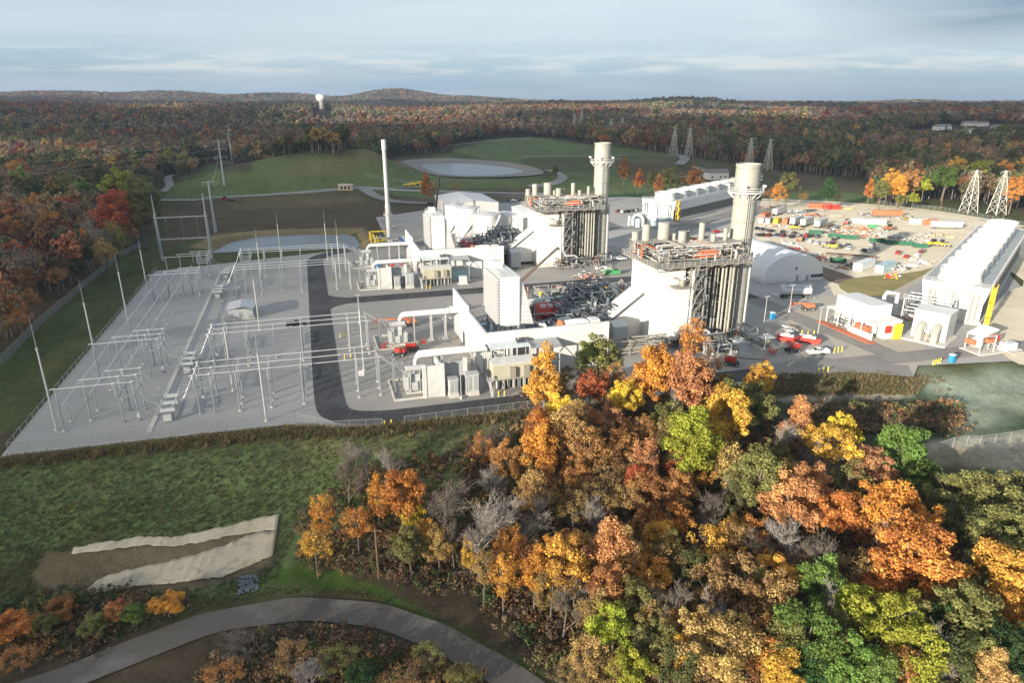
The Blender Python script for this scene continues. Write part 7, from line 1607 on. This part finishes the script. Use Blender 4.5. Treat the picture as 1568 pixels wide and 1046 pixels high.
# --- the near wood, tree by tree
NEAR = [(835, 580, 48, 'gold', 'cone'), (858, 640, 40, 'yellow', 'oval'), (828, 692, 52, 'amber', 'oval'), (822, 655, 40, 'orange', 'oval'), (903, 594, 48, 'red', 'round'), (918, 552, 66, 'olive', 'round'), (958, 612, 46, 'yellow', 'round'), (1000, 570, 56, 'amber', 'oval'), (1056, 585, 62, 'salmon', 'oval'), (1062, 518, 44, 'orange', 'oval', True), (1085, 560, 40, 'pink', 'round', True), (980, 590, 44, 'salmon', 'round'), (940, 580, 40, 'rust', 'round', True),
    (1020, 645, 52, 'olive', 'round'), (1064, 680, 70, 'yellowgreen', 'oval'), (1110, 640, 64, 'gold', 'oval'), (1142, 622, 76, 'olive', 'round'), (1162, 582, 44, 'gold', 'round'), (1216, 645, 40, 'salmon', 'cone'), (1158, 735, 66, 'olive', 'oval'), (1270, 690, 84, 'gold', 'spread'), (1290, 665, 50, 'yellow', 'round'), (1328, 722, 62, 'pink', 'round'), (1382, 695, 78, 'green', 'round'), (1420, 740, 60, 'green', 'round'),
    (1455, 760, 92, 'olive', 'spread'), (1540, 768, 110, 'olive', 'spread'), (1480, 812, 84, 'darkolive', 'spread'), (1545, 826, 90, 'olive', 'round'), (1366, 796, 112, 'amber', 'spread'), (1398, 856, 112, 'orange', 'round'), (1211, 775, 84, 'salmon', 'round'), (1274, 790, 72, 'orange', 'round'), (1240, 745, 50, 'salmon', 'oval'), (1118, 715, 50, 'tan', 'oval', True), (1065, 732, 44, 'amber', 'round', True), (1040, 720, 44, 'red', 'round', True),
    (1088, 838, 76, 'gold', 'spread', True), (1130, 900, 108, 'brown', 'spread'), (1190, 925, 66, 'tan', 'round'), (1100, 1000, 122, 'tan', 'spread'), (1252, 898, 60, 'green', 'oval'), (1232, 985, 96, 'green', 'round'), (1362, 965, 120, 'yellowgreen', 'spread'), (1300, 930, 70, 'yellowgreen', 'round'), (1290, 1010, 84, 'green', 'round'), (1400, 1010, 90, 'yellowgreen', 'round'), (1530, 885, 92, 'gold', 'round'), (1560, 940, 60, 'amber', 'round'), (1490, 950, 96, 'olive', 'round'), (1545, 1005, 80, 'darkgreen', 'round'), (1450, 1030, 80, 'darkolive', 'round'),
    (869, 870, 64, 'gold', 'oval'), (818, 880, 46, 'amber', 'oval'), (930, 846, 64, 'salmon', 'oval'), (846, 850, 40, 'amber', 'round'), (930, 905, 56, 'rust', 'oval'), (940, 962, 66, 'yellowgreen', 'round'), (906, 1010, 64, 'tan', 'round', True), (975, 930, 60, 'olive', 'round'), (1000, 985, 70, 'olive', 'round'), (960, 1030, 60, 'yellowgreen', 'round'), (1040, 1030, 60, 'darkolive', 'round'), (720, 852, 30, 'gold', 'round'), (775, 835, 46, 'orange', 'oval', True), (740, 870, 40, 'tan', 'oval', True), (770, 885, 40, 'amber', 'oval', True),
    (614, 762, 58, 'orange', 'oval'), (634, 790, 34, 'yellow', 'round'), (627, 838, 50, 'olive', 'round'), (577, 755, 30, 'amber', 'cone', True), (546, 805, 48, 'orange', 'round', True), (494, 790, 38, 'amber', 'oval', True), (482, 838, 46, 'gold', 'round', True), (655, 820, 36, 'amber', 'round', True), (528, 725, 54, 'grey'), (562, 692, 44, 'grey'), (662, 745, 92, 'grey'), (735, 790, 104, 'grey'), (694, 820, 46, 'grey'), (600, 720, 40, 'grey'), (775, 712, 56, 'rust', 'round'), (735, 690, 44, 'rust', 'round', True), (745, 665, 44, 'grey'),
    (800, 720, 44, 'brown', 'round', True), (840, 735, 50, 'rust', 'round', True), (870, 680, 50, 'salmon', 'oval', True), (905, 690, 54, 'rust', 'oval', True), (880, 730, 48, 'rust', 'round'), (930, 730, 50, 'brown', 'round', True), (950, 690, 50, 'rust', 'round'), (980, 660, 46, 'rust', 'round', True), (990, 705, 46, 'salmon', 'oval', True), (960, 770, 56, 'brown', 'spread', True), (1010, 760, 50, 'rust', 'round', True), (1030, 800, 50, 'orange', 'round', True), (985, 810, 48, 'rust', 'round', True), (890, 640, 40, 'rust', 'oval', True), (930, 640, 46, 'pink', 'round', True), (975, 740, 40, 'red', 'round'), (880, 780, 54, 'brown', 'round', True), (840, 790, 46, 'grey'), (915, 790, 48, 'grey'),
    (1023, 925, 72, 'grey'), (1211, 835, 62, 'grey'), (1258, 838, 74, 'grey'), (1180, 840, 50, 'grey'), (1100, 780, 56, 'grey'), (1190, 665, 56, 'grey'), (1470, 870, 44, 'grey'), (1226, 700, 36, 'grey'), (1310, 880, 70, 'brown', 'round', True), (1340, 905, 56, 'orange', 'round'), (1440, 890, 60, 'orange', 'round', True), (1060, 880, 52, 'darkolive', 'round'), (1020, 860, 50, 'brown', 'round', True), (1150, 820, 48, 'orange', 'round', True), (1180, 740, 40, 'red', 'round', True), (1090, 690, 40, 'amber', 'round'), (1128, 770, 44, 'darkolive', 'round'), (1185, 700, 44, 'olive', 'round'), (1240, 1035, 60, 'darkgreen', 'round'), (1180, 1010, 60, 'orange', 'round', True), (1340, 1040, 70, 'green', 'round'), (1500, 900, 50, 'darkolive', 'round'), (1440, 960, 60, 'darkgreen', 'round'), (1568, 870, 50, 'orange', 'round'), (1490, 1010, 70, 'olive', 'round'),
    (12, 948, 74, 'orange', 'round'), (62, 942, 40, 'olive', 'round'), (95, 915, 44, 'rust', 'round'), (143, 940, 40, 'olive', 'round'), (180, 918, 32, 'rust', 'oval'), (206, 922, 36, 'green', 'round'), (256, 908, 46, 'amber', 'round'), (120, 900, 30, 'darkolive', 'round'), (30, 990, 56, 'rust', 'round', True), (380, 990, 70, 'grey'), (440, 1005, 70, 'brown', 'round', True), (512, 1010, 56, 'olive', 'round', True), (345, 1030, 60, 'rust', 'round', True), (560, 1030, 50, 'darkgreen', 'round'), (660, 1005, 56, 'olive', 'round', True), (620, 1040, 60, 'brown', 'round', True), (470, 1040, 60, 'grey'), (880, 1035, 52, 'tan', 'round', True), (710, 1040, 50, 'olive', 'round')]
LOW = {12, 62, 95, 143, 180, 206, 256, 120, 30, 380, 440, 512, 345, 560, 660, 620, 470, 880, 710}
for a in NEAR:
    px, py, w, c = a[:4]; py = py+17 if px in LOW and py > 890 and px < 300 else py; s_ = a[4] if len(a) > 4 else 'round'; sp = len(a) > 5
    tree(px, py, w, c, s_, sp, .42 if px in LOW and py > 890 else 1., 'near')
# fill the wood between them with lesser trees
NP = [(815, 600), (860, 560), (1000, 545), (1110, 580), (1190, 640), (1230, 690), (1330, 745), (1440, 790), (1568, 800), (1568, 1046), (900, 1046), (800, 900), (700, 880), (640, 800), (640, 730), (760, 690)]
fill = 0
for _ in range(4000):
    if fill >= 84: break
    px, py = RND.uniform(640, 1568), RND.uniform(560, 1046)
    if not bool(in_poly(np.array([px]), np.array([py]), NP)[0]): continue
    if min(math.hypot(px-t['px'], (py-t['py'])*1.2) for t in TREES) < 22: continue
    left = px < 1000
    c = RND.choice(['rust', 'amber', 'rust', 'grey', 'tan', 'grey', 'brown', 'tan'] if left else ['brown', 'olive', 'rust', 'gold', 'grey', 'tan', 'grey', 'olive'])
    tree(px, py, RND.uniform(44, 68), c, RND.choice(['round', 'oval', 'round']), RND.random() < .5, RND.uniform(.75, 1.), 'near'); fill += 1
# --- single trees in the middle distance and along the right wood edge
MID = [(652, 283, 17, 'orange', 'cone'), (664, 292, 24, 'brown', 'round', True), (978, 274, 14, 'orange', 'cone'), (1003, 277, 24, 'olive', 'round'), (1024, 275, 28, 'olive', 'round'), (1046, 278, 24, 'brown', 'round', True), (1064, 276, 22, 'rust', 'oval'), (1010, 284, 16, 'rust', 'cone'), (1206, 284, 24, 'olive', 'oval'), (1192, 296, 20, 'orange', 'oval', True), (1180, 298, 20, 'rust', 'round', True), (1267, 293, 22, 'darkgreen', 'oval'), (956, 258, 16, 'rust', 'cone'), (968, 212, 8, 'orange', 'cone'), (989, 216, 7, 'orange', 'cone'), (850, 262, 9, 'darkolive', 'round'), (697, 286, 12, 'tan', 'round', True), (924, 212, 12, 'orange', 'round'), (1230, 302, 14, 'brown', 'round', True), (1284, 301, 12, 'brown', 'round', True),
    (1332, 288, 14, 'orange', 'cone'), (1350, 292, 20, 'olive', 'oval'), (1364, 282, 24, 'gold', 'oval'), (1378, 288, 22, 'amber', 'oval'), (1394, 280, 24, 'salmon', 'oval'), (1412, 276, 26, 'salmon', 'round'), (1415, 307, 26, 'yellowgreen', 'round'), (1447, 276, 34, 'green', 'round'), (1432, 300, 22, 'amber', 'round', True), (1462, 300, 26, 'tan', 'round', True), (1467, 260, 30, 'gold', 'round'), (1503, 264, 30, 'yellowgreen', 'round'), (1500, 300, 28, 'yellow', 'round'), (1512, 282, 26, 'olive', 'round'), (1537, 266, 30, 'amber', 'round'), (1550, 285, 34, 'olive', 'round'), (1553, 312, 26, 'orange', 'oval'), (1518, 258, 12, 'red', 'round'), (1530, 305, 26, 'tan', 'round', True), (1563, 300, 24, 'gold', 'round'), (1478, 282, 26, 'rust', 'round', True), (1380, 306, 16, 'olive', 'round'), (1398, 305, 16, 'yellowgreen', 'round'), (1342, 276, 16, 'darkolive', 'round'), (1420, 258, 26, 'darkolive', 'round'), (1440, 252, 24, 'olive', 'round'), (1568, 262, 30, 'gold', 'round'), (1486, 250, 26, 'darkgreen', 'round'), (1545, 246, 28, 'darkolive', 'round'), (1400, 262, 24, 'brown', 'round', True), (1375, 266, 22, 'olive', 'round'), (1355, 262, 22, 'darkolive', 'round')]
for a in MID:
    if a[0] > 1400 and a[1] > 286: a = (a[0], a[1]-20)+tuple(a[2:])
    tree(*a[:4], a[4] if len(a) > 4 else 'round', len(a) > 5, 1., 'mid')
# --- front of the left wood
LEFT = [(178, 332, 58, 'red', 'round'), (65, 382, 46, 'crimson', 'round'), (190, 292, 48, 'yellowgreen', 'round'), (218, 300, 46, 'olive', 'round'), (215, 330, 40, 'olive', 'oval'), (62, 300, 34, 'darkgreen', 'round'), (105, 292, 40, 'olive', 'round'), (150, 282, 40, 'darkolive', 'round'), (125, 300, 34, 'green', 'round'), (30, 306, 26, 'darkgreen', 'round'), (62, 318, 36, 'amber', 'round'), (102, 326, 40, 'red', 'round'), (85, 348, 44, 'rust', 'round'), (60, 405, 36, 'orange', 'round'), (22, 392, 40, 'red', 'round'), (10, 420, 40, 'crimson', 'round'), (36, 430, 36, 'rust', 'round'), (128, 368, 36, 'orange', 'round'), (115, 385, 30, 'orange', 'round', True), (150, 365, 40, 'grey'), (140, 345, 40, 'brown', 'round', True), (175, 370, 36, 'olive', 'oval', True), (160, 385, 30, 'tan', 'oval', True), (200, 345, 36, 'olive', 'round'), (232, 318, 30, 'darkolive', 'oval'), (195, 358, 30, 'rust', 'round', True), (10, 360, 44, 'rust', 'round'), (40, 350, 40, 'brown', 'round', True), (30, 270, 36, 'orange', 'round'), (0, 330, 40, 'amber', 'round'), (85, 425, 34, 'rust', 'round', True), (45, 460, 30, 'rust', 'round', True), (15, 470, 40, 'orange', 'round'), (100, 405, 28, 'brown', 'round', True), (30, 490, 28, 'rust', 'round', True), (5, 505, 30, 'brown', 'round', True), (120, 410, 24, 'darkolive', 'round')]
for a in LEFT: tree(*a[:4], a[4] if len(a) > 4 else 'round', len(a) > 5, 1., 'left')
# ---------------------------------------------------------------- labels that tell the trees apart
def tree_labels():
    ZW = {'near': 'in the near wood', 'mid': 'beyond the plant', 'left': 'in the left wood'}
    LAND = [(1062, 520, 'the nearer boiler foot'), (918, 540, 'the front yard wall'), (580, 860, 'the wooden pole by the lane'), (1108, 585, 'the small red road sign'), (830, 600, 'the front perimeter fence'), (250, 900, 'the straw matting'), (500, 940, 'the lane'), (1480, 300, 'the left big pylon'), (1530, 305, 'the right big pylon'), (652, 285, 'the valve station'), (1050, 270, 'the far cooling tower'), (200, 360, 'the slatted fence corner'), (1300, 600, 'the grassy basin bank'), (1450, 690, 'the slope fence'), (680, 890, 'the lane bend')]
    used = {}
    for t in TREES:
        nb = sorted((q for q in TREES if q is not t and q['zone'] == t['zone']), key=lambda q: math.hypot(q['px']-t['px'], q['py']-t['py']))
        size = 'big' if t['w'] > 74 else ('small' if t['w'] < 40 and t['zone'] == 'near' or t['w'] < 18 else '')
        noun = 'tree' if t['col'] == 'grey' else ('thin leaved tree' if t['sparse'] else FORM[t['shape']]+' tree')
        head = ' '.join(w for w in (size, WORD[t['col']], noun) if w)
        def rel(q):
            dx, dy = q['px']-t['px'], q['py']-t['py']
            if abs(dx) > abs(dy): return 'left of' if dx > 0 else 'right of'
            return 'behind' if dy > 0 else 'in front of'
        def nm(q): return ('an ' if WORD[q['col']][0] in 'aeiou' else 'a ')+WORD[q['col']]+' one'
        L = min(LAND, key=lambda l: math.hypot(l[0]-t['px'], l[1]-t['py'])); ld = math.hypot(L[0]-t['px'], L[1]-t['py'])
        cands = [head+' near '+L[2]] if ld < 45 else []
        for i in range(min(6, len(nb))):
            cands.append(f"{head} {rel(nb[i])} {nm(nb[i])} {ZW[t['zone']]}")
        for i in range(min(8, len(nb))):
            for j in range(i+1, min(9, len(nb))):
                if rel(nb[i]) != rel(nb[j]): cands.append(f"{head} {rel(nb[i])} {nm(nb[i])} and {rel(nb[j])} {nm(nb[j])}")
        for l in cands:
            if l not in used and len(l.split()) <= 16: break
        used[l] = 1; t['o']['label'] = l
        t['o']['group'] = {'near': 'trees of the near wood', 'mid': 'trees beyond the plant', 'left': 'trees at the front of the left wood'}[t['zone']]
tree_labels()
# ================================================================ the far woods (one mass), undergrowth, grass tufts
def lod_tree(shape, seed, k, n, size, trunk=True):
    rs = np.random.RandomState(seed); c = clump_set(shape, rs, k); v, f, lv = leaves(c, rs.uniform(.9, 1.7, k), n, size, rs, .35)
    mi = np.zeros(len(f), int)
    if trunk:
        o = len(v); w = .16; h = SHAPES[shape][3]
        tv = np.array([(-w, -w, -.5), (w, -w, -.5), (w, w, -.5), (-w, w, -.5), (-w*.6, -w*.6, h), (w*.6, -w*.6, h), (w*.6, w*.6, h), (-w*.6, w*.6, h)])
        tf = np.array([(0, 1, 5, 4), (1, 2, 6, 5), (2, 3, 7, 6), (3, 0, 4, 7)])+o
        v = np.concatenate([v, tv]); f = np.concatenate([f, tf]); mi = np.concatenate([mi, np.ones(4, int)]); lv = np.concatenate([lv, np.full(4, .5)])
    return np_mesh('woodland_tree', v, f, [LEAFI, M['barkl']], mi, lv)
def instances(name, src, pts, scl, tint, label, idx=None):
    coll = bpy.data.collections.new(name+'_kinds')
    for i, me in enumerate(src):
        o = bpy.data.objects.new(f'{name}_kind_{chr(97+i)}', me); coll.objects.link(o)
    n = len(pts); me = bpy.data.meshes.new(name); me.vertices.add(n); me.vertices.foreach_set('co', np.asarray(pts, np.float32).ravel())
    a = me.attributes.new('scl', 'FLOAT_VECTOR', 'POINT'); a.data.foreach_set('vector', np.asarray(scl, np.float32).ravel())
    a = me.attributes.new('tint', 'FLOAT_COLOR', 'POINT'); a.data.foreach_set('color', np.concatenate([tint, np.ones((n, 1))], 1).astype(np.float32).ravel())
    a = me.attributes.new('turn', 'FLOAT_VECTOR', 'POINT'); rt = np.zeros((n, 3), np.float32); rt[:, 2] = NR.uniform(0, 6.28, n); a.data.foreach_set('vector', rt.ravel())
    a = me.attributes.new('idx', 'INT', 'POINT'); a.data.foreach_set('value', (NR.randint(0, len(src), n) if idx is None else idx).astype(np.int32))
    me.update(); o = bpy.data.objects.new(name, me); C.objects.link(o); o['label'] = label; stuff(o)
    g = bpy.data.node_groups.new(name, 'GeometryNodeTree'); g.interface.new_socket('Geometry', in_out='INPUT', socket_type='NodeSocketGeometry'); g.interface.new_socket('Geometry', in_out='OUTPUT', socket_type='NodeSocketGeometry')
    N = g.nodes; gi = N.new('NodeGroupInput'); go = N.new('NodeGroupOutput'); ip = N.new('GeometryNodeInstanceOnPoints'); ci = N.new('GeometryNodeCollectionInfo'); ci.inputs[0].default_value = coll; ci.inputs[1].default_value = True; ci.inputs[2].default_value = True
    def na(nm, ty): q = N.new('GeometryNodeInputNamedAttribute'); q.data_type = ty; q.inputs[0].default_value = nm; return q.outputs[0]
    mp = N.new('GeometryNodeMeshToPoints'); g.links.new(gi.outputs[0], mp.inputs[0]); g.links.new(mp.outputs[0], ip.inputs['Points']); g.links.new(ci.outputs[0], ip.inputs['Instance']); ip.inputs['Pick Instance'].default_value = True
    g.links.new(na('idx', 'INT'), ip.inputs['Instance Index']); g.links.new(na('turn', 'FLOAT_VECTOR'), ip.inputs['Rotation']); g.links.new(na('scl', 'FLOAT_VECTOR'), ip.inputs['Scale']); g.links.new(ip.outputs[0], go.inputs[0])
    md = o.modifiers.new('scatter', 'NODES'); md.node_group = g
    return o
def scatter(r0, r1, dens, seed, half=42.):
    rs = np.random.RandomState(seed); A = math.radians(half)*(r1*r1-r0*r0); n = int(A*dens)
    r = np.sqrt(rs.uniform(r0*r0, r1*r1, n)); th = np.radians(rs.uniform(-half, half, n)); return r*np.sin(th), r*np.cos(th), rs
CLR = [at(a, b) for a, b in [(1330, 202), (1395, 200), (1430, 195), (1480, 189), (1545, 190), (1565, 203), (1500, 222), (1400, 218)]]
TRK = P((250, 294), (262, 283), (255, 274), (263, 268))
def wood_points(r0, r1, dens, seed):
    x, y, rs = scatter(r0, r1, dens, seed)
    ok = ~in_poly(x, y, CLEAR) & (dist_poly(x, y, EDGE, False) > 3)
    a, b = AB(x, y); ok &= ~((a > -119) & (b < 160) & (y < 420) & (x < 100)) & ~((x > 60) & (y < 330))
    ok &= ~in_poly(x, y, CLR) & (dist_poly(x, y, TRK, False) > 7)
    ok &= ~((x > -420) & (y < 140)) | (x < -150)
    tx = np.array([t['x'] for t in TREES]); ty = np.array([t['y'] for t in TREES])
    th_ = 784+x/np.maximum(y, 1)*F_PX*math.cos(PITCH); ok &= ~((np.abs(th_-525) < 16) & (np.hypot(x, y) > 1350) & (np.hypot(x, y) < 1900))
    if r0 < 900:
        for X_, Y_ in zip(tx, ty): ok &= (x-X_)**2+(y-Y_)**2 > 12
    x, y = x[ok], y[ok]; return x, y, rs
NAMES = ['rust', 'brown', 'grey', 'olive', 'darkolive', 'darkgreen', 'orange', 'red', 'tan', 'gold', 'yellowgreen', 'crimson']
PAL = np.array([(.2, .102, .055), (.17, .12, .078), (.2, .165, .13), (.14, .135, .06), (.09, .1, .048), (.05, .075, .035), (.31, .135, .06), (.26, .075, .055), (.28, .19, .11), (.38, .25, .08), (.19, .195, .06), (.15, .03, .04)])
def wood_tint(x, y, rs):
    n = len(x); th = np.arctan2(x, y); px = 784+np.tan(th)*F_PX*math.cos(PITCH); r = np.hypot(x, y)
    w = np.tile(np.array([.14, .24, .27, .1, .1, .05, .035, .008, .07, .015, .03, .002]), (n, 1))
    f1 = fbm(x/150, y/150, 91); f2 = fbm(x/220, y/260, 92); f3 = fbm(x/90, y/120, 93)
    w[:, [3, 4, 5, 10]] *= np.clip(1+6*f1, .05, 6)[:, None]; w[:, [0, 6, 7]] *= np.clip(1+6*f2, .05, 6)[:, None]; w[:, [1, 2]] *= np.clip(1+3.5*f3, .15, 4)[:, None]
    lf = px < 260; w[lf] *= np.array([1.6, .7, .7, .9, .7, .6, 4.5, 8, 1.2, 1, 1.2, 5])
    md = (px > 340) & (px < 700) & (r < 780); w[md] *= np.array([.3, .3, .15, 2.2, 3.5, 1, .4, .1, .3, .8, 1, 0])
    rg = (px > 1000) & (r < 1300); w[rg] *= np.array([.8, 1, .8, 1.5, 1.6, 1, .7, .3, 1, 1, 1.2, .2])
    w /= w.sum(1)[:, None]; cs = w.cumsum(1); k = (rs.uniform(size=(n, 1)) > cs).sum(1).clip(0, 11)
    c = PAL[k]*1.55*rs.uniform(.75, 1.25, (n, 1))*(1+rs.uniform(-.08, .08, (n, 3))); return c, k
def woods():
    SH = ['round', 'oval', 'spread', 'round', 'oval']
    A = [lod_tree(s_, 500+i, 34, 22, .62) for i, s_ in enumerate(SH)]+[lod_tree(s_, 520+i, 26, 9, .5) for i, s_ in enumerate(SH[:3])]
    B = [lod_tree(s_, 540+i, 16, 9, 1.3, False) for i, s_ in enumerate(SH)]
    x, y, rs = wood_points(150, 1000, 1/46., 1); c, k = wood_tint(x, y, rs); n = len(x)
    idx = np.where((k == 2) | ((k == 1) & (rs.uniform(size=n) < .5)), rs.randint(5, 8, n), rs.randint(0, 5, n))
    s = rs.uniform(.68, 1.35, n); sc_ = np.stack([s*rs.uniform(.85, 1.1, n), s*rs.uniform(.85, 1.1, n), s*rs.uniform(.95, 1.25, n)], 1)
    instances('far_woods', A, np.stack([x, y, terr(x, y)-.2], 1), sc_, c, 'dense autumn woods round the plant', idx)
    x, y, rs = wood_points(1000, 2300, 1/85., 2); c, k = wood_tint(x, y, rs); n = len(x); s = rs.uniform(.8, 1.6, n); sc_ = np.stack([s, s, s*rs.uniform(.9, 1.1, n)], 1)
    instances('distant_woods', B, np.stack([x, y, terr(x, y)-1], 1), sc_, c, 'distant wooded country behind the plant')
    x, y, rs = wood_points(2300, 6500, 1/520., 3); c, k = wood_tint(x, y, rs); n = len(x); s = rs.uniform(1.8, 2.8, n); sc_ = np.stack([s*1.3, s*1.3, s*.62], 1)
    instances('horizon_woods', B, np.stack([x, y, terr(x, y)-4], 1), sc_, c, 'wooded hills along the horizon')
woods()
def undergrowth():
    def bush(seed, k, n, size, r=.9, z=.5):
        rs = np.random.RandomState(seed); c = rs.normal(size=(k, 3))*np.array([r, r, .3])+np.array([0, 0, z]); v, f, lv = leaves(c, rs.uniform(.3, .7, k), n, size, rs); return np_mesh('bush', v, f, [LEAFI], attr=lv)
    B = [bush(600+i, 9, 26, .16) for i in range(4)]
    # brush below the near wood and along the lane
    px = NR.uniform(430, 1600, 5200); py = NR.uniform(560, 1060, 5200)
    NB = [(800, 610), (880, 560), (1110, 590), (1230, 680), (1340, 740), (1450, 780), (1600, 800), (1600, 1060), (830, 1060), (830, 1000), (700, 905), (600, 880), (500, 880), (455, 850), (470, 800), (560, 720), (700, 690), (780, 650)]
    BB = [(300, 1060), (360, 990), (480, 965), (600, 985), (690, 1020), (760, 1060)]
    m_ = in_poly(px, py, NB); px, py = px[m_], py[m_]
    qx = NR.uniform(300, 760, 420); qy = NR.uniform(975, 1060, 420); m2 = in_poly(qx, qy, BB)
    wx = np.concatenate([NR.uniform(-20, 150, 60), NR.uniform(60, 280, 40)]); wy = np.concatenate([NR.uniform(940, 1000, 60), NR.uniform(912, 935, 40)])
    tx = NR.uniform(1235, 1470, 300); ty = NR.uniform(622, 662, 300)
    px = np.concatenate([px, qx[m2], wx, tx]); py = np.concatenate([py, qy[m2], wy, ty])
    pts = list(zip(*at_many(px, py)))
    x = np.array([p[0] for p in pts]); y = np.array([p[1] for p in pts]); ok = dist_poly(x, y, LANE, False) > 4.2; x, y = x[ok], y[ok]; n = len(x)
    pal = np.array([(.24, .165, .105), (.32, .19, .1), (.22, .17, .12), (.1, .15, .055), (.2, .19, .075), (.4, .22, .09)]); k = NR.choice(6, n, p=[.28, .2, .22, .1, .12, .08])
    s = NR.uniform(.6, 1.5, n); instances('undergrowth', B, np.stack([x, y, terr(x, y)-.15], 1), np.stack([s, s, s*NR.uniform(.7, 1.2, n)], 1), pal[k]*NR.uniform(.7, 1.3, (n, 1)), 'brown brush and low shrubs under the near wood')
    # grass tufts and dry weeds on the embankment
    def tuft(seed, nb=16, h=.5):
        rs = np.random.RandomState(seed); a = rs.uniform(0, 6.28, nb); d = np.stack([np.cos(a), np.sin(a)], 1); r = rs.uniform(.0, .35, (nb, 1)); p = d*r; t = np.stack([-d[:, 1], d[:, 0]], 1)*.05; tip = p+d*rs.uniform(.1, .35, (nb, 1)); hh = rs.uniform(.5, 1, nb)*h
        v = np.stack([np.c_[p-t, np.full(nb, -.05)], np.c_[p+t, np.full(nb, -.05)], np.c_[tip+t*.3, hh], np.c_[tip-t*.3, hh]], 1).reshape(-1, 3); return np_mesh('tuft', v, np.arange(nb*4).reshape(-1, 4), [LEAFI], attr=rs.uniform(.2, .8, nb))
    T = [tuft(700+i) for i in range(4)]
    GP = [(-30, 706), (430, 655), (600, 655), (830, 628), (830, 650), (760, 690), (640, 720), (540, 740), (460, 800), (430, 860), (420, 900), (560, 905), (700, 960), (800, 1010), (760, 1000), (600, 925), (470, 905), (300, 940), (0, 1030), (-30, 900)]
    N_ = 30000; px = NR.uniform(-30, 830, N_); py = NR.uniform(630, 1040, N_); ok = in_poly(px, py, GP); px, py = px[ok], py[ok]
    fx = NR.uniform(-20, 840, 2600); fl_ = np.interp(fx, [-20, 0, 430, 560, 830], [708, 705, 657, 656, 628])+np.abs(NR.normal(size=2600))*5+1
    bx = NR.uniform(1185, 1400, 900)+NR.normal(size=900)*18; by = NR.uniform(574, 604, 900)
    pts = list(zip(*at_many(np.concatenate([px, fx, bx]), np.concatenate([py, fl_, by]))))
    x = np.array([p[0] for p in pts]); y = np.array([p[1] for p in pts]); n1 = len(px); n = len(x); a_, b_ = AB(x, y)
    g = 1+.9*fbm(x/16, y/16, 95); fr = np.arange(n) >= n1
    tint = np.where((NR.uniform(size=n) < np.where(fr, .75, .16*g))[:, None], np.array((.27, .21, .11)), np.array((.16, .19, .08)))*NR.uniform(.85, 1.18, (n, 1))
    s = np.where(fr, NR.uniform(1.0, 2.4, n), NR.uniform(.35, .85, n)); ok = dist_poly(x, y, LANE, False) > 3.6
    MATS = [[at(*p) for p in q] for q in ([(110, 840), (262, 825), (428, 788), (424, 812), (300, 833), (110, 851)], [(148, 890), (300, 851), (424, 812), (418, 852), (250, 897), (125, 914)])]
    SOIL = [at(*p) for p in [(48, 878), (68, 848), (130, 842), (340, 826), (424, 800), (418, 866), (300, 902), (125, 913), (64, 903)]]; ok &= ~in_poly(x, y, SOIL)
    for q in MATS: ok &= ~in_poly(x, y, q)
    x, y, s, tint = x[ok], y[ok], s[ok], tint[ok]
    instances('grass_tufts', T, np.stack([x, y, terr(x, y)-.1], 1), np.stack([s, s, s], 1), tint, 'rough grass and dry weeds on the embankment')
undergrowth()

# ================================================================ air
if HAZE > 0:
    b = MB(); b.box(-24000, 24000, -24000, 24000, -24, 190); hz = b.build('haze', None); stuff(hz); hz['label'] = 'thin blue haze over the whole country'
    hm = bpy.data.materials.new('thin_air'); hm.use_nodes = True; ht = hm.node_tree; ht.nodes.remove(ht.nodes['Principled BSDF'])
    pv = ht.nodes.new('ShaderNodeVolumePrincipled'); pv.inputs['Color'].default_value = (.62, .78, 1, 1); pv.inputs['Density'].default_value = HAZE; pv.inputs['Anisotropy'].default_value = .2
    ht.links.new(pv.outputs[0], ht.nodes['Material Output'].inputs['Volume']); hz.data.materials.append(hm)
